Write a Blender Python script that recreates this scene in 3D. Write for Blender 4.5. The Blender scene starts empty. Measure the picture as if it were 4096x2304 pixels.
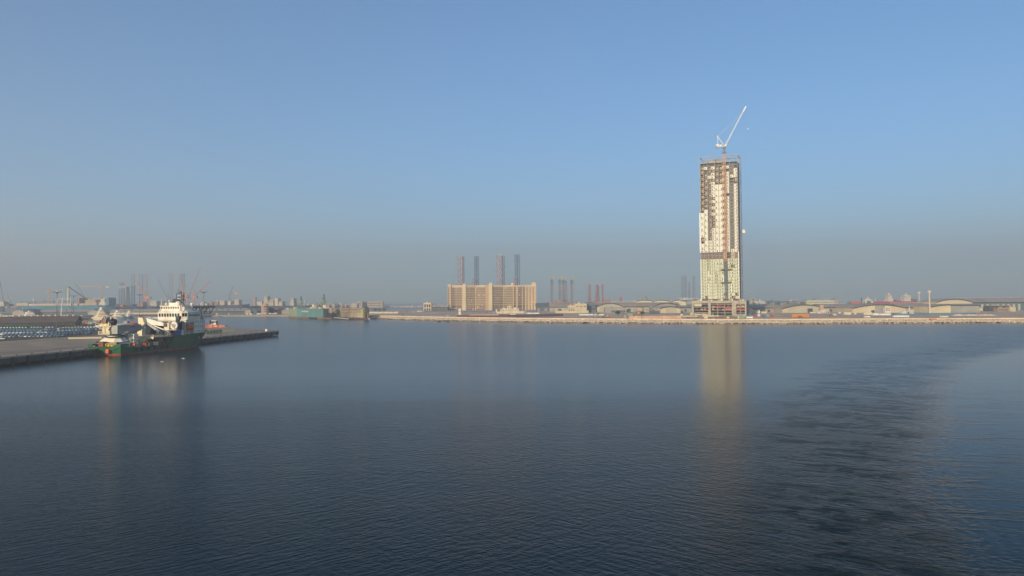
import bpy, math, random
from mathutils import Vector, Matrix
R = math.radians
random.seed(7)
scene = bpy.context.scene
col = scene.collection

# ---------------------------------------------------------------- camera
F, CX, CY, CAMZ = 3000.0, 2048.0, 1098.0, 27.0       # in pixels of the 4096 px wide photograph, metres
PIT, ROL = R(2.0), R(0.30)
cw = Vector((0, math.cos(PIT), math.sin(PIT)))
cu0 = Vector((0, -math.sin(PIT), math.cos(PIT)))
cr0 = Vector((1, 0, 0))
cr = cr0*math.cos(ROL) - cu0*math.sin(ROL)
cu = cu0*math.cos(ROL) + cr0*math.sin(ROL)
cd = bpy.data.cameras.new('camera')
cam = bpy.data.objects.new('camera', cd); col.objects.link(cam)
cam.matrix_world = Matrix(((cr.x, cu.x, -cw.x, 0), (cr.y, cu.y, -cw.y, 0), (cr.z, cu.z, -cw.z, CAMZ), (0, 0, 0, 1)))
cd.sensor_width = 36; cd.lens = 36*F/4096
cd.shift_y = -(1152-CY)/4096
cd.clip_start = 0.5; cd.clip_end = 40000
scene.camera = cam

# ---------------------------------------------------------------- sky, sun, exposure
SUN_EL, SUN_AZ = R(15), R(207)       # azimuth clockwise from +Y (the view direction): behind the camera, to the left
sund = Vector((math.sin(SUN_AZ)*math.cos(SUN_EL), math.cos(SUN_AZ)*math.cos(SUN_EL), math.sin(SUN_EL)))
w = bpy.data.worlds.new('World'); scene.world = w; w.use_nodes = True
nt = w.node_tree; bg = nt.nodes['Background']
sky = nt.nodes.new('ShaderNodeTexSky'); sky.sky_type = 'NISHITA'; sky.sun_disc = False
sky.sun_elevation = SUN_EL; sky.sun_rotation = SUN_AZ
sky.altitude = 0; sky.air_density = 0.9; sky.dust_density = 0.3; sky.ozone_density = 6.0
tint = nt.nodes.new('ShaderNodeMix'); tint.data_type = 'RGBA'; tint.blend_type = 'MULTIPLY'; tint.inputs[0].default_value = 1.0
tint.inputs[7].default_value = (0.90, 1.05, 0.97, 1)      # a slightly dusty, cyan sky
nt.links.new(sky.outputs[0], tint.inputs[6]); nt.links.new(tint.outputs[2], bg.inputs[0]); bg.inputs[1].default_value = 0.14
sl = bpy.data.lights.new('sun', 'SUN'); sl.energy = 5.0; sl.angle = R(0.6); sl.color = (1.0, 0.83, 0.58)
so = bpy.data.objects.new('sun', sl); col.objects.link(so)
so.rotation_euler = sund.to_track_quat('Z', 'Y').to_euler()
scene.view_settings.view_transform = 'Standard'; scene.view_settings.look = 'None'
scene.view_settings.exposure = 0.25; scene.view_settings.gamma = 1.0
scene.render.engine = 'CYCLES'
scene.cycles.max_bounces = 6; scene.cycles.volume_bounces = 1

# ---------------------------------------------------------------- where a pixel of the photograph lies
def ray(px, py): return cw*F + cr*(px-CX) + cu*(CY-py)
def P(px, py, z=0.0):
    d = ray(px, py); t = (z-CAMZ)/d.z
    return Vector((d.x*t, d.y*t, z))
def W(px, py, Y):
    d = ray(px, py); t = Y/d.y
    return Vector((d.x*t, Y, CAMZ+d.z*t))
def hz(px): return 1203 - (px-2048)*math.tan(ROL)
def DY(px, py, z): return P(px, py, z).y

# ---------------------------------------------------------------- materials
MATS = {}
def mat(name, c, rough=0.7, var=0.12, scale=0.5, metal=0.0, streak=0.0, spec=0.4, bump=0.0):
    if name in MATS: return MATS[name]
    m = bpy.data.materials.new(name); m.use_nodes = True; N = m.node_tree.nodes; L = m.node_tree.links
    b = N['Principled BSDF']; b.inputs['Roughness'].default_value = rough; b.inputs['Metallic'].default_value = metal
    b.inputs['Specular IOR Level'].default_value = spec
    tc = N.new('ShaderNodeTexCoord'); mp = N.new('ShaderNodeMapping')
    mp.inputs['Scale'].default_value = (1, 1, 1 if not streak else 0.15)
    L.new(tc.outputs['Object'], mp.inputs[0])
    n = N.new('ShaderNodeTexNoise'); n.inputs['Scale'].default_value = scale; n.inputs['Detail'].default_value = 5
    L.new(mp.outputs[0], n.inputs['Vector'])
    r = N.new('ShaderNodeValToRGB'); r.color_ramp.elements[0].position = 0.3; r.color_ramp.elements[1].position = 0.7
    lo = [x*(1-var*1.6) for x in c]; hi = [min(1, x*(1+var)) for x in c]
    if streak: lo = [lo[0]*1.0, lo[1]*0.85, lo[2]*0.72]
    r.color_ramp.elements[0].color = (*lo, 1); r.color_ramp.elements[1].color = (*hi, 1)
    L.new(n.outputs['Fac'], r.inputs[0]); L.new(r.outputs[0], b.inputs['Base Color'])
    if bump:
        bp = N.new('ShaderNodeBump'); bp.inputs['Distance'].default_value = bump
        L.new(n.outputs['Fac'], bp.inputs['Height']); L.new(bp.outputs[0], b.inputs['Normal'])
    MATS[name] = m
    return m

# ---------------------------------------------------------------- mesh helpers
class MB:
    def __init__(s): s.v = []; s.f = []; s.m = []
    def add(s, vs, fs, mi=0):
        o = len(s.v); s.v += [tuple(v) for v in vs]; s.f += [tuple(i+o for i in f) for f in fs]; s.m += [mi]*len(fs); return s
    def hexa(s, p, mi=0):      # 4 bottom then 4 top corners, counter-clockwise
        return s.add(p, [(3,2,1,0),(4,5,6,7),(0,1,5,4),(1,2,6,5),(2,3,7,6),(3,0,4,7)], mi)
    def box(s, x0, x1, y0, y1, z0, z1, mi=0):
        return s.hexa([(x0,y0,z0),(x1,y0,z0),(x1,y1,z0),(x0,y1,z0),(x0,y0,z1),(x1,y0,z1),(x1,y1,z1),(x0,y1,z1)], mi)
    def taper(s, x0, x1, y0, y1, z0, z1, kx, ky, mi=0, dx=0, dy=0):
        cx, cy = (x0+x1)/2+dx, (y0+y1)/2+dy; a, b = (x1-x0)/2*kx, (y1-y0)/2*ky
        return s.hexa([(x0,y0,z0),(x1,y0,z0),(x1,y1,z0),(x0,y1,z0),(cx-a,cy-b,z1),(cx+a,cy-b,z1),(cx+a,cy+b,z1),(cx-a,cy+b,z1)], mi)
    def beam(s, p, q, wd, wd2=None, mi=0):
        p, q = Vector(p), Vector(q); d = (q-p)
        if d.length < 1e-6: return s
        d.normalize(); up = Vector((0,0,1)) if abs(d.z) < 0.95 else Vector((0,1,0))
        a = d.cross(up).normalized(); b = a.cross(d).normalized()
        w2 = wd if wd2 is None else wd2
        r = []
        for c, k in ((p, wd/2), (q, w2/2)):
            r += [c-a*k-b*k, c+a*k-b*k, c+a*k+b*k, c-a*k+b*k]
        return s.hexa(r, mi)
    def cyl(s, p, q, r0, r1=None, n=10, mi=0):
        p, q = Vector(p), Vector(q); d = (q-p).normalized(); up = Vector((0,0,1)) if abs(d.z) < 0.95 else Vector((1,0,0))
        a = d.cross(up).normalized(); b = a.cross(d).normalized(); r1 = r0 if r1 is None else r1
        vs = [c + (a*math.cos(t)+b*math.sin(t))*k for c, k in ((p, r0), (q, r1)) for t in [2*math.pi*i/n for i in range(n)]]
        fs = [(i, (i+1)%n, n+(i+1)%n, n+i) for i in range(n)] + [tuple(range(n))[::-1], tuple(range(n, 2*n))]
        return s.add(vs, fs, mi)
    def ball(s, c, r, n=12, m=7, mi=0, sc=(1,1,1)):
        vs = []; fs = []
        for j in range(m+1):
            t = math.pi*j/m
            for i in range(n):
                a = 2*math.pi*i/n
                vs.append((c[0]+r*sc[0]*math.sin(t)*math.cos(a), c[1]+r*sc[1]*math.sin(t)*math.sin(a), c[2]+r*sc[2]*math.cos(t)))
        for j in range(m):
            for i in range(n):
                fs.append((j*n+i, (j+1)*n+i, (j+1)*n+(i+1)%n, j*n+(i+1)%n))
        return s.add(vs, fs, mi)
    def prism(s, pts, z0, z1, mi=0):
        n = len(pts); vs = [(x,y,z0) for x,y in pts]+[(x,y,z1) for x,y in pts]
        return s.add(vs, [(i,(i+1)%n,n+(i+1)%n,n+i) for i in range(n)]+[tuple(range(n))[::-1], tuple(range(n,2*n))], mi)
    def sect(s, pts, y0, y1, mi=0):      # (x,z) outline pushed along y
        n = len(pts); vs = [(x,y0,z) for x,z in pts]+[(x,y1,z) for x,z in pts]
        return s.add(vs, [((i+1)%n,i,n+i,n+(i+1)%n) for i in range(n)]+[tuple(range(n)), tuple(range(n,2*n))[::-1]], mi)
    def sectx(s, pts, x0, x1, mi=0):     # (y,z) outline pushed along x
        n = len(pts); vs = [(x0,y,z) for y,z in pts]+[(x1,y,z) for y,z in pts]
        return s.add(vs, [(i,(i+1)%n,n+(i+1)%n,n+i) for i in range(n)]+[tuple(range(n))[::-1], tuple(range(n,2*n))], mi)
    def loft(s, rings, mi=0, close=True):
        n = len(rings[0]); vs = [v for r in rings for v in r]; fs = []
        for j in range(len(rings)-1):
            for i in range(n if close else n-1):
                fs.append((j*n+i, j*n+(i+1)%n, (j+1)*n+(i+1)%n, (j+1)*n+i))
        if close: fs += [tuple(range(n))[::-1], tuple(range((len(rings)-1)*n, len(rings)*n))]
        return s.add(vs, fs, mi)
    def lattice(s, p, q, wd, seg, chord=0.2, brace=0.12, sides=4, mi=0, bmi=None, wd2=None, zig=False):
        p, q = Vector(p), Vector(q); d = (q-p).normalized(); up = Vector((0,0,1)) if abs(d.z) < 0.9 else Vector((0,1,0))
        a = d.cross(up).normalized(); b = a.cross(d).normalized(); w2 = wd if wd2 is None else wd2
        bm = mi if bmi is None else bmi
        if sides == 4: cs = [(-.5,-.5),(.5,-.5),(.5,.5),(-.5,.5)]
        else: cs = [(-.5,-.3),(.5,-.3),(0,.57)]
        L = (q-p).length; N = max(1, int(round(L/seg)))
        pt = lambda k, i: p+(q-p)*(i/N)+(a*cs[k][0]+b*cs[k][1])*(wd+(w2-wd)*i/N)
        for k in range(len(cs)):
            s.beam(pt(k,0), pt(k,N), chord, mi=mi); k2 = (k+1)%len(cs)
            for i in range(N):
                s.beam(pt(k,i), pt(k2,i), brace, mi=bm)
                if zig: 
                    s.beam(pt(k,i), pt(k2,i+1), brace, mi=bm) if i%2 else s.beam(pt(k2,i), pt(k,i+1), brace, mi=bm)
                else:
                    s.beam(pt(k,i), pt(k2,i+1), brace, mi=bm); s.beam(pt(k2,i), pt(k,i+1), brace, mi=bm)
            s.beam(pt(k,N), pt(k2,N), brace, mi=bm)
        return s
    def build(s, name, m, parent=None, label=None, smooth=False):
        me = bpy.data.meshes.new(name); me.from_pydata(s.v, [], s.f)
        for mm in (m if isinstance(m, (list, tuple)) else [m]): me.materials.append(mm)
        if any(s.m): me.polygons.foreach_set('material_index', s.m)
        if smooth: me.polygons.foreach_set('use_smooth', [True]*len(me.polygons))
        me.update()
        o = bpy.data.objects.new(name, me); col.objects.link(o)
        if parent: o.parent = parent
        if label: o['label'] = label
        return o
def thing(name, label, cat, loc, rz=0.0, group=None):
    o = bpy.data.objects.new(name, None); col.objects.link(o); o.empty_display_size = 1
    o.location = loc; o.rotation_euler = (0, 0, rz); o['label'] = label; o['category'] = cat
    if group: o['group'] = group
    return o
def tag(o, label, cat, loc=None, rz=0.0, group=None):
    o['label'] = label; o['category'] = cat
    if group: o['group'] = group
    if loc is not None: o.location = loc; o.rotation_euler = (0, 0, rz)
    return o
def struct(o, label=None):
    o['kind'] = 'structure'
    if label: o['label'] = label
    return o
def dup(root, loc, rz=None, label=None, sc=None):
    r = root.copy(); col.objects.link(r); r.location = loc
    if rz is not None: r.rotation_euler = (0, 0, rz)
    if label: r['label'] = label
    if sc: r.scale = sc
    for ch in root.children:
        c = ch.copy(); col.objects.link(c); c.parent = r
        for g in ch.children:
            d = g.copy(); col.objects.link(d); d.parent = c
    return r

# ================================================================ the setting
GZ, QZ, MZ = 5.0, 3.8, 3.0          # ground heights: building land, quay, far port
# --- water: ripples, a wake with ruffled band and a smooth slick
def water_material():
    m = bpy.data.materials.new('water'); m.use_nodes = True; N = m.node_tree.nodes; L = m.node_tree.links
    b = N['Principled BSDF']; b.inputs['IOR'].default_value = 1.20
    b.inputs['Base Color'].default_value = (0.0002, 0.014, 0.025, 1)
    b.inputs['Specular IOR Level'].default_value = 0.5
    tc = N.new('ShaderNodeTexCoord'); sp = N.new('ShaderNodeSeparateXYZ'); L.new(tc.outputs['Object'], sp.inputs[0])
    def M(op, a, bb=None, c=None, clamp=False):
        n = N.new('ShaderNodeMath'); n.operation = op; n.use_clamp = clamp
        for i, v in enumerate((a, bb, c)):
            if v is None: continue
            if hasattr(v, 'links'): L.new(v, n.inputs[i])
            else: n.inputs[i].default_value = v
        return n.outputs[0]
    def noise(scale, sx=1, sy=1, rot=0, det=3, rough=0.55, dist=0, vec=None):
        m0 = N.new('ShaderNodeMapping'); m0.inputs['Rotation'].default_value = (0, 0, R(-rot)); L.new(vec or tc.outputs['Object'], m0.inputs[0])
        mp = N.new('ShaderNodeMapping'); mp.inputs['Scale'].default_value = (sx, sy, 1)
        L.new(m0.outputs[0], mp.inputs[0])
        n = N.new('ShaderNodeTexNoise'); n.inputs['Scale'].default_value = scale; n.inputs['Detail'].default_value = det
        n.inputs['Roughness'].default_value = rough; n.inputs['Distortion'].default_value = dist
        L.new(mp.outputs[0], n.inputs['Vector']); return n.outputs['Fac']
    def smooth(v, lo, hi):
        n = N.new('ShaderNodeMapRange'); n.interpolation_type = 'SMOOTHSTEP'; n.inputs['From Min'].default_value = lo; n.inputs['From Max'].default_value = hi
        L.new(v, n.inputs['Value']); return n.outputs['Result']
    def curve(pts, ymax=800.0, xmax=600.0):      # world y -> world x
        fc = N.new('ShaderNodeFloatCurve'); L.new(M('DIVIDE', sp.outputs['Y'], ymax, clamp=True), fc.inputs['Value'])
        c = fc.mapping.curves[0]; fc.mapping.use_clip = False
        pts = sorted((y/ymax, x/xmax) for x, y in pts)
        c.points[0].location = pts[0]; c.points[1].location = pts[-1]
        for p_ in pts[1:-1]: c.points.new(*p_)
        for p_ in c.points: p_.handle_type = 'AUTO'
        fc.mapping.update(); return M('MULTIPLY', fc.outputs[0], xmax)
    edge = [(4096,1390),(3855,1435),(3724,1528),(3665,1633),(3658,1718),(3625,1800),(3645,1916),(3684,2047),(3737,2140),(3790,2298)]
    edge = [P(a, b_) for a, b_ in edge]; edge = [(e.x, e.y) for e in edge]+[(20, 0), (570, 800)]
    wid = noise(0.035, 1.0, 1.3, -20, 5, 0.6, 0.8); wid2 = noise(0.30, 1.0, 1.2, -20, 4, 0.65, 1.0)
    wob = M('ADD', M('MULTIPLY', M('SUBTRACT', wid, 0.5), 46), M('MULTIPLY', M('SUBTRACT', wid2, 0.5), 7))
    wob = M('MULTIPLY', wob, smooth(sp.outputs['Y'], 20, 260))
    dx = M('ADD', M('SUBTRACT', sp.outputs['X'], curve(edge)), wob)       # > 0 : inside the slick
    near = M('ADD', M('MULTIPLY', sp.outputs['Y'], 0.04), 1.5)
    slick = smooth(M('DIVIDE', dx, near), -0.8, 0.9)
    dx0 = M('SUBTRACT', sp.outputs['X'], curve(edge))
    bw = M('ADD', M('MULTIPLY', sp.outputs['Y'], 0.10), 10)               # width of the ruffled band
    t = M('DIVIDE', dx, bw)
    band = M('MULTIPLY', smooth(t, -1.5, -0.7), M('SUBTRACT', 1.0, slick))
    patch = smooth(noise(0.07, 0.8, 1.7, -25, 5, 0.65, 1.0), 0.45, 0.56)
    patch2 = smooth(noise(0.33, 0.6, 1.5, -30, 5, 0.68, 1.2), 0.44, 0.57)
    band = M('MULTIPLY', M('MULTIPLY', band, M('ADD', M('MULTIPLY', patch, 0.65), 0.35)), M('ADD', M('MULTIPLY', patch2, 0.75), 0.25))
    # ripples: two crossing wave sets, gusts, streaks of roughened water in the slick
    ra = noise(0.95, 0.42, 1.35, 38, 4, 0.55, 0.2)
    rb = noise(0.85, 0.42, 1.35, -42, 4, 0.55, 0.2)
    rc = noise(2.3, 0.7, 1.2, 5, 3, 0.6, 0.2)
    ri2 = noise(0.30, 0.5, 1.3, 12, 3, 0.5, 0.2)
    right = smooth(sp.outputs['X'], -25, 25)
    ri = M('ADD', M('MULTIPLY', ra, M('SUBTRACT', 1.15, M('MULTIPLY', right, 0.65))), M('MULTIPLY', rb, M('ADD', 0.5, M('MULTIPLY', right, 0.55))))
    sw = noise(0.05, 0.5, 1.6, 10, 3, 0.5)
    gust = smooth(noise(0.006, 0.35, 1.6, 4, 4, 0.6), 0.38, 0.66)
    streak = smooth(noise(0.16, 0.35, 1.6, -12, 5, 0.65, 1.2), 0.48, 0.72)
    amp = M('ADD', 0.72, M('MULTIPLY', gust, 0.5))
    calm = M('MULTIPLY', slick, M('SUBTRACT', 0.80, M('MULTIPLY', streak, 0.30)))
    amp = M('ADD', M('MULTIPLY', amp, M('SUBTRACT', 1.0, calm)), M('MULTIPLY', band, 0.5))
    h = M('ADD', M('ADD', M('MULTIPLY', ri, 0.19), M('MULTIPLY', rc, 0.06)), M('MULTIPLY', ri2, 0.07))
    h = M('MULTIPLY', h, M('MULTIPLY', amp, M('SUBTRACT', 1.0, M('MULTIPLY', smooth(sp.outputs['Y'], 80, 330), 0.95))))
    train = M('SINE', M('ADD', M('MULTIPLY', dx0, 2.6), M('MULTIPLY', wid2, 9.0)))
    train = M('MULTIPLY', train, M('SUBTRACT', 1.0, smooth(M('ABSOLUTE', dx0), 2, 14)))
    h = M('ADD', h, M('MULTIPLY', train, 0.03))
    h = M('ADD', h, M('MULTIPLY', sw, 0.02))
    bp = N.new('ShaderNodeBump'); bp.inputs['Distance'].default_value = 1.0; bp.inputs['Strength'].default_value = 1.0
    L.new(h, bp.inputs['Height']); L.new(bp.outputs[0], b.inputs['Normal'])
    far = smooth(sp.outputs['Y'], 60, 380)
    rg = M('ADD', 0.07, M('MULTIPLY', far, 0.135))
    rg = M('ADD', M('MULTIPLY', rg, M('SUBTRACT', 1.0, M('MULTIPLY', slick, 0.55))), M('MULTIPLY', band, 0.09))
    L.new(rg, b.inputs['Roughness'])
    L.new(M('SUBTRACT', M('ADD', 1.12, M('MULTIPLY', far, 0.145)), M('MULTIPLY', band, 0.085)), b.inputs['IOR'])
    return m
g = MB(); g.add([(-7500,-600,0),(7500,-600,0),(7500,9400,0),(-7500,9400,0)], [(0,1,2,3)])
struct(g.build('water', water_material()))

sand = mat('sand', (0.66,0.48,0.34), 0.95, 0.22, 0.03, spec=0.1)
berm_m = mat('berm_sand', (0.84,0.64,0.44), 0.95, 0.15, 0.1, spec=0.1)
rock = mat('rock', (0.86,0.66,0.46), 0.9, 0.3, 0.4, spec=0.1)
wetrock = mat('wet_rock', (0.05,0.045,0.04), 0.7, 0.3, 0.4)
conc = mat('concrete', (0.40,0.37,0.33), 0.9, 0.14, 0.2, spec=0.2)
apron = mat('apron_concrete', (0.34,0.27,0.21), 0.9, 0.16, 0.06, spec=0.15)
darkconc = mat('dark_concrete', (0.10,0.09,0.08), 0.9, 0.3, 0.3)
asph = mat('asphalt', (0.09,0.075,0.065), 0.95, 0.2, 0.1, spec=0.15)

# --- building land on the right
shore = [P(1475,1276), P(1600,1280), P(1800,1285), P(2000,1289), P(2200,1292), P(2550,1295), P(2900,1297), P(3200,1296.5), P(3500,1295), P(4096,1293), P(5400,1290)]
def inward(pts, d):
    out = []
    for i, p in enumerate(pts):
        a = pts[max(0,i-1)]; b = pts[min(len(pts)-1,i+1)]; t = (b-a).normalized(); n = Vector((-t.y, t.x, 0))
        out.append((p.x+n.x*d, p.y+n.y*d))
    return out
crest = inward(shore, 11)
lb = P(1402,1252,GZ-1.5)
poly = crest + [(crest[-1][0]+600, 1860), (W(2400,1200,1860).x, 1860), (W(1690,1200,1660).x, 1660), (P(1690,1243,0).x, P(1690,1243,0).y), (lb.x, lb.y), (crest[0][0]-30, crest[0][1]+20)]
g = MB(); g.prism(poly, -0.5, GZ-0.02)
struct(g.build('building_ground', sand))
g = MB(); o1 = inward(shore, 9.0); o2 = inward(shore, 22)
n = len(o1)
for i in range(n-1):
    g.hexa([(*o1[i],-.5),(*o1[i+1],-.5),(*o2[i+1],-.5),(*o2[i],-.5),(*o1[i],GZ+.5),(*o1[i+1],GZ+.5),(*o2[i+1],GZ+.15),(*o2[i],GZ+.15)])
struct(g.build('shore_path', berm_m))
# rock armour: countless stones
def stones(name, line, mats, w_in, z_top, step, size, label, nrow=8, seed=1):
    rnd = random.Random(seed); g = MB()
    for i in range(len(line)-1):
        a, b = line[i], line[i+1]; L_ = (b-a).length; t = (b-a)/L_; nn = Vector((-t.y, t.x, 0))
        k = int(L_/step)
        for j in range(k):
            for r_ in range(nrow):
                u = (r_+rnd.random()*.8)/nrow
                s_ = size*rnd.uniform(.55, 1.25)
                c = a+t*(j+rnd.random())*step+nn*(u*w_in); c.z = u*z_top-0.1
                vs = []
                for (x,y,z) in ((1,0,0),(0,1,0),(-1,0,0),(0,-1,0)):
                    vs.append((c.x+x*s_*rnd.uniform(.6,1.1)+rnd.uniform(-.3,.3)*s_, c.y+y*s_*rnd.uniform(.6,1.1), c.z+rnd.uniform(-.3,.3)*s_))
                    vs.append((c.x+(x+y)*s_*rnd.uniform(.3,.6), c.y+(y-x)*s_*rnd.uniform(.3,.6), c.z+s_*rnd.uniform(.35,.8)))
                top = (c.x+rnd.uniform(-.3,.3)*s_, c.y+rnd.uniform(-.3,.3)*s_, c.z+s_*rnd.uniform(.6,.95))
                vs.append(top)
                fs = []
                for q in range(4):
                    i0, i1, j0, j1 = 2*q, 2*q+1, (2*q+2)%8, (2*q+3)%8
                    fs += [(i0,j0,i1),(i1,j0,j1),(i1,j1,8)]
                g.add(vs, fs, 1 if u < 0.17 else 0)
    o = g.build(name, mats); o['kind'] = 'stuff'; o['label'] = label
    return o
stones('rock_armour', shore, [rock, wetrock], 10.5, GZ-1.0, 1.7, 1.5, 'pale boulders armouring the shoreline in front of the building site', 8)
g = MB(); o0 = inward(shore, -1.0); o1b = inward(shore, 9.2)
for i in range(n-1):
    g.hexa([(*o0[i],-.6),(*o0[i+1],-.6),(*o1b[i+1],-.6),(*o1b[i],-.6),(*o0[i],-.1),(*o0[i+1],-.1),(*o1b[i+1],GZ-.3),(*o1b[i],GZ-.3)])
struct(g.build('shore_slope', mat('slope_fill',(.60,.46,.32),.95,.3,.5)))

# --- quay in the left foreground
QA = P(-60,1437,QZ); QT = P(1115,1324,QZ)
qdir = (QT-QA); qdir.z = 0; qdir.normalize(); qn = Vector((-qdir.y, qdir.x, 0))      # away from the water
Q0 = QA - qdir*40
Qf = lambda s, t, z=QZ: Vector((Q0.x+qdir.x*s+qn.x*t, Q0.y+qdir.y*s+qn.y*t, z))
QL = (QT-Q0).length; QR = math.atan2(qdir.y, qdir.x)
back1 = P(905,1311.5,QZ); back2 = P(560,1303,QZ); back3 = P(300,1291,QZ); back4 = P(-500,1280,QZ)
pl = [(Q0.x,Q0.y),(QT.x,QT.y),(QT.x-8,QT.y+14),(back1.x,back1.y),(back2.x,back2.y),(back3.x,back3.y),(back4.x,back4.y),(-900,200)]
g = MB(); g.prism(pl, 0.9, QZ-.6)
struct(g.build('quay', darkconc))
g = MB(); g.prism([(Q0.x+.0,Q0.y),(QT.x+.3,QT.y),(QT.x-8,QT.y+14.4),(back1.x,back1.y),(back2.x,back2.y),(back3.x,back3.y),(back4.x,back4.y),(-900,200)], QZ-.597, QZ)
struct(g.build('quay_deck', apron))

# ================================================================ the green offshore ship at the quay
white = mat('ship_white', (0.80,0.77,0.68), 0.45, 0.06, 0.3, streak=1)
cream = mat('cream_paint', (0.74,0.66,0.47), 0.5, 0.08, 0.3, streak=1)
greyp = mat('grey_paint', (0.36,0.38,0.38), 0.5, 0.08, 0.3, streak=1)
darkg = mat('dark_metal', (0.03,0.032,0.035), 0.5, 0.2, 0.5)
green = mat('hull_green', (0.006,0.10,0.043), 0.38, 0.14, 0.15, streak=1)
redan = mat('hull_red', (0.30,0.085,0.05), 0.6, 0.25, 0.3, streak=1)
deckm = mat('deck_green', (0.05,0.09,0.05), 0.8, 0.4, 0.3)
glass = mat('dark_glass', (0.012,0.018,0.022), 0.12, 0.1, 1)
orange = mat('safety_orange', (0.72,0.12,0.03), 0.5, 0.1, 0.5)
redp = mat('red_paint', (0.55,0.05,0.03), 0.5, 0.15, 0.4)
yellow = mat('yellow_paint', (0.72,0.46,0.04), 0.5, 0.15, 0.4)
bluep = mat('blue_paint', (0.03,0.13,0.38), 0.5, 0.15, 0.4)
brown = mat('rope_brown', (0.33,0.14,0.06), 0.9, 0.15, 2)
rustm = mat('rusty_red', (0.30,0.09,0.05), 0.8, 0.3, 0.4)
SH = thing('offshore_ship', 'green and white offshore construction ship with cranes and a helideck moored at the quay', 'ship', (-207.8, 383, 0), -R(10))
st = [(1.6,8.2, .3,9.1, 0,9.3,4.6),(1.6,8.3,1.2,9.2,1.2,9.3,4.6),(6,9.0,5,9.3,5,9.3,4.5),(7,9.1,7,9.3,7,9.3,3.9),(20,9.1,20,9.3,20,9.3,3.7),(38,9.1,38,9.3,38,9.3,3.8),(42,9.1,42,9.3,42,9.3,4.4),(43,9.1,43,9.3,44,9.3,8.0),
      (54,8.9,55,9.1,55,9.3,8.2),(62,7.4,63,8.0,64,9.35,8.5),(68,5.2,69,6.0,71,9.2,9.0),(73,3.1,74,3.9,77,8.0,9.4),(76.5,1.5,77.5,2.1,83,5.2,9.8),(78.5,.4,79.5,.7,87.5,2.0,10.1),(79,.06,80.2,.12,89.3,.3,10.2)]
g = MB(); rings = []
for yb,hb,ym,hm,yt,ht,zt in st:
    kx = ht-(ht-hm)*.35
    rings.append([(-ht,yt,zt),(-kx,ym+(yt-ym)*.55,1.7+(zt-1.7)*.55),(-hm,ym,1.1),(-hb,yb,-1.5),(hb,yb,-1.5),(hm,ym,1.1),(kx,ym+(yt-ym)*.55,1.7+(zt-1.7)*.55),(ht,yt,zt)])
base = len(g.v)
for r_ in rings: g.v += r_
mi = [0,0,1,1,1,0,0,2]
for j in range(len(rings)-1):
    for i in range(8):
        a, b_ = j*8+i, j*8+(i+1)%8
        g.f.append((a, b_, b_+8, a+8)); g.m.append(mi[i])
g.f += [(0,1,2,5,6,7),(2,3,4,5)]; g.m += [0,1]
hull = g.build('hull', [green, redan, deckm], SH)
g = MB()       # stern details: rubbing bar, raised corners
g.box(-9.35,-6.6,-.25,4,4.6,6.0); g.box(5.6,9.35,-.25,6,4.6,5.9); g.beam((-7,-.4,3.3),(6,-.4,3.3),.5)
g.beam((-9,-.2,4.6),(-6.8,-.4,3.3),.4); g.beam((8.4,-.2,4.6),(5.8,-.4,3.3),.4)
g.build('stern_bulwark', green, SH)
g = MB(); g.cyl((1.9,-.7,2.5),(3.6,-.7,2.5),1.0,n=14); g.box(2.0,3.5,-1.6,-.1,1.5,3.4)
g.build('stern_roller', orange, SH)
for y_ in (12,17,22,27,33,38):
    g = MB(); g.cyl((9.35,y_,2.6),(10.0,y_,2.6),1.0,n=10); g.build('fender', darkg, SH)
g = MB()       # crane pedestal of the big aft crane
g.prism([(-8,5),(2.4,5),(4.6,8),(4.6,13),(-8,13)], 5.0, 6.6); 
g.loft([[(-7.6,5,6.6),(1.4,5,6.6),(4.2,8,6.6),(4.2,13,6.6),(-7.6,13,6.6)],[(-5.2,7,9.2),(.6,7,9.2),(2.2,8.6,9.2),(2.2,12,9.2),(-5.2,12,9.2)]])
ped = g.build('crane_pedestal', white, SH)
g = MB(); g.cyl((-1.6,9.4,9.2),(-1.6,9.4,10.2),3.0,2.7,16); g.build('pedestal_neck', cream, ped)
g = MB(); g.cyl((-1.6,9.4,9.2),(-1.6,9.4,9.45),5.1,5.1,18); g.cyl((-1.6,9.4,10.1),(-1.6,9.4,10.55),3.8,3.4,18); g.box(-8,5,4.9,13,6.5,6.7); g.build('pedestal_ring', darkg, ped)
KC = thing('knuckle_boom_crane', 'grey knuckle boom crane with a big rope drum on the stern of the green ship', 'crane', (-207.8,383,0), -R(10))
g = MB()       # crane house, platforms, columns
g.box(-8.4,-1.6,5.8,12,10.6,10.9); g.box(-10.4,-1.2,6.0,12,14.7,15.0)
for x_ in (-8.2,-1.9):
    for y_ in (6.1,11.6): g.beam((x_,y_,10.8),(x_,y_,12.1),.35)
for x_ in (-10.2,-8.2,-6,-3.8,-1.5): g.beam((x_,6.1,15.0),(x_,6.1,16.1),.14)
for x_ in (-8.2,-6.6,-5,-3.4,-1.8): g.beam((x_,5.9,10.9),(x_,5.9,12.2),.14)
g.beam((-10.3,6.1,16.1),(-1.4,6.1,16.1),.14); g.beam((-8.3,5.9,12.2),(-1.7,5.9,12.2),.16); g.beam((-8.3,5.9,11.5),(-1.7,5.9,11.5),.12)
g.beam((-10,6.2,14.8),(-6.3,7.4,12.8),.3); g.beam((-1.6,6.2,14.8),(-4,7.4,12.8),.3); g.beam((-5.4,6.2,14.8),(-5.4,7.4,10.9),.3)
g.box(-7.2,-3.4,7.4,11,10.9,14.7)
g.loft([[(-8.4,6.4,15.0),(-2.6,6.4,15.0),(-2.6,7.0,15.0),(-8.4,7.0,15.0)],[(-7.9,6.4,16.2),(-3.0,6.4,16.2),(-3.0,7.0,16.2),(-7.9,7.0,16.2)]])
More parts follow.
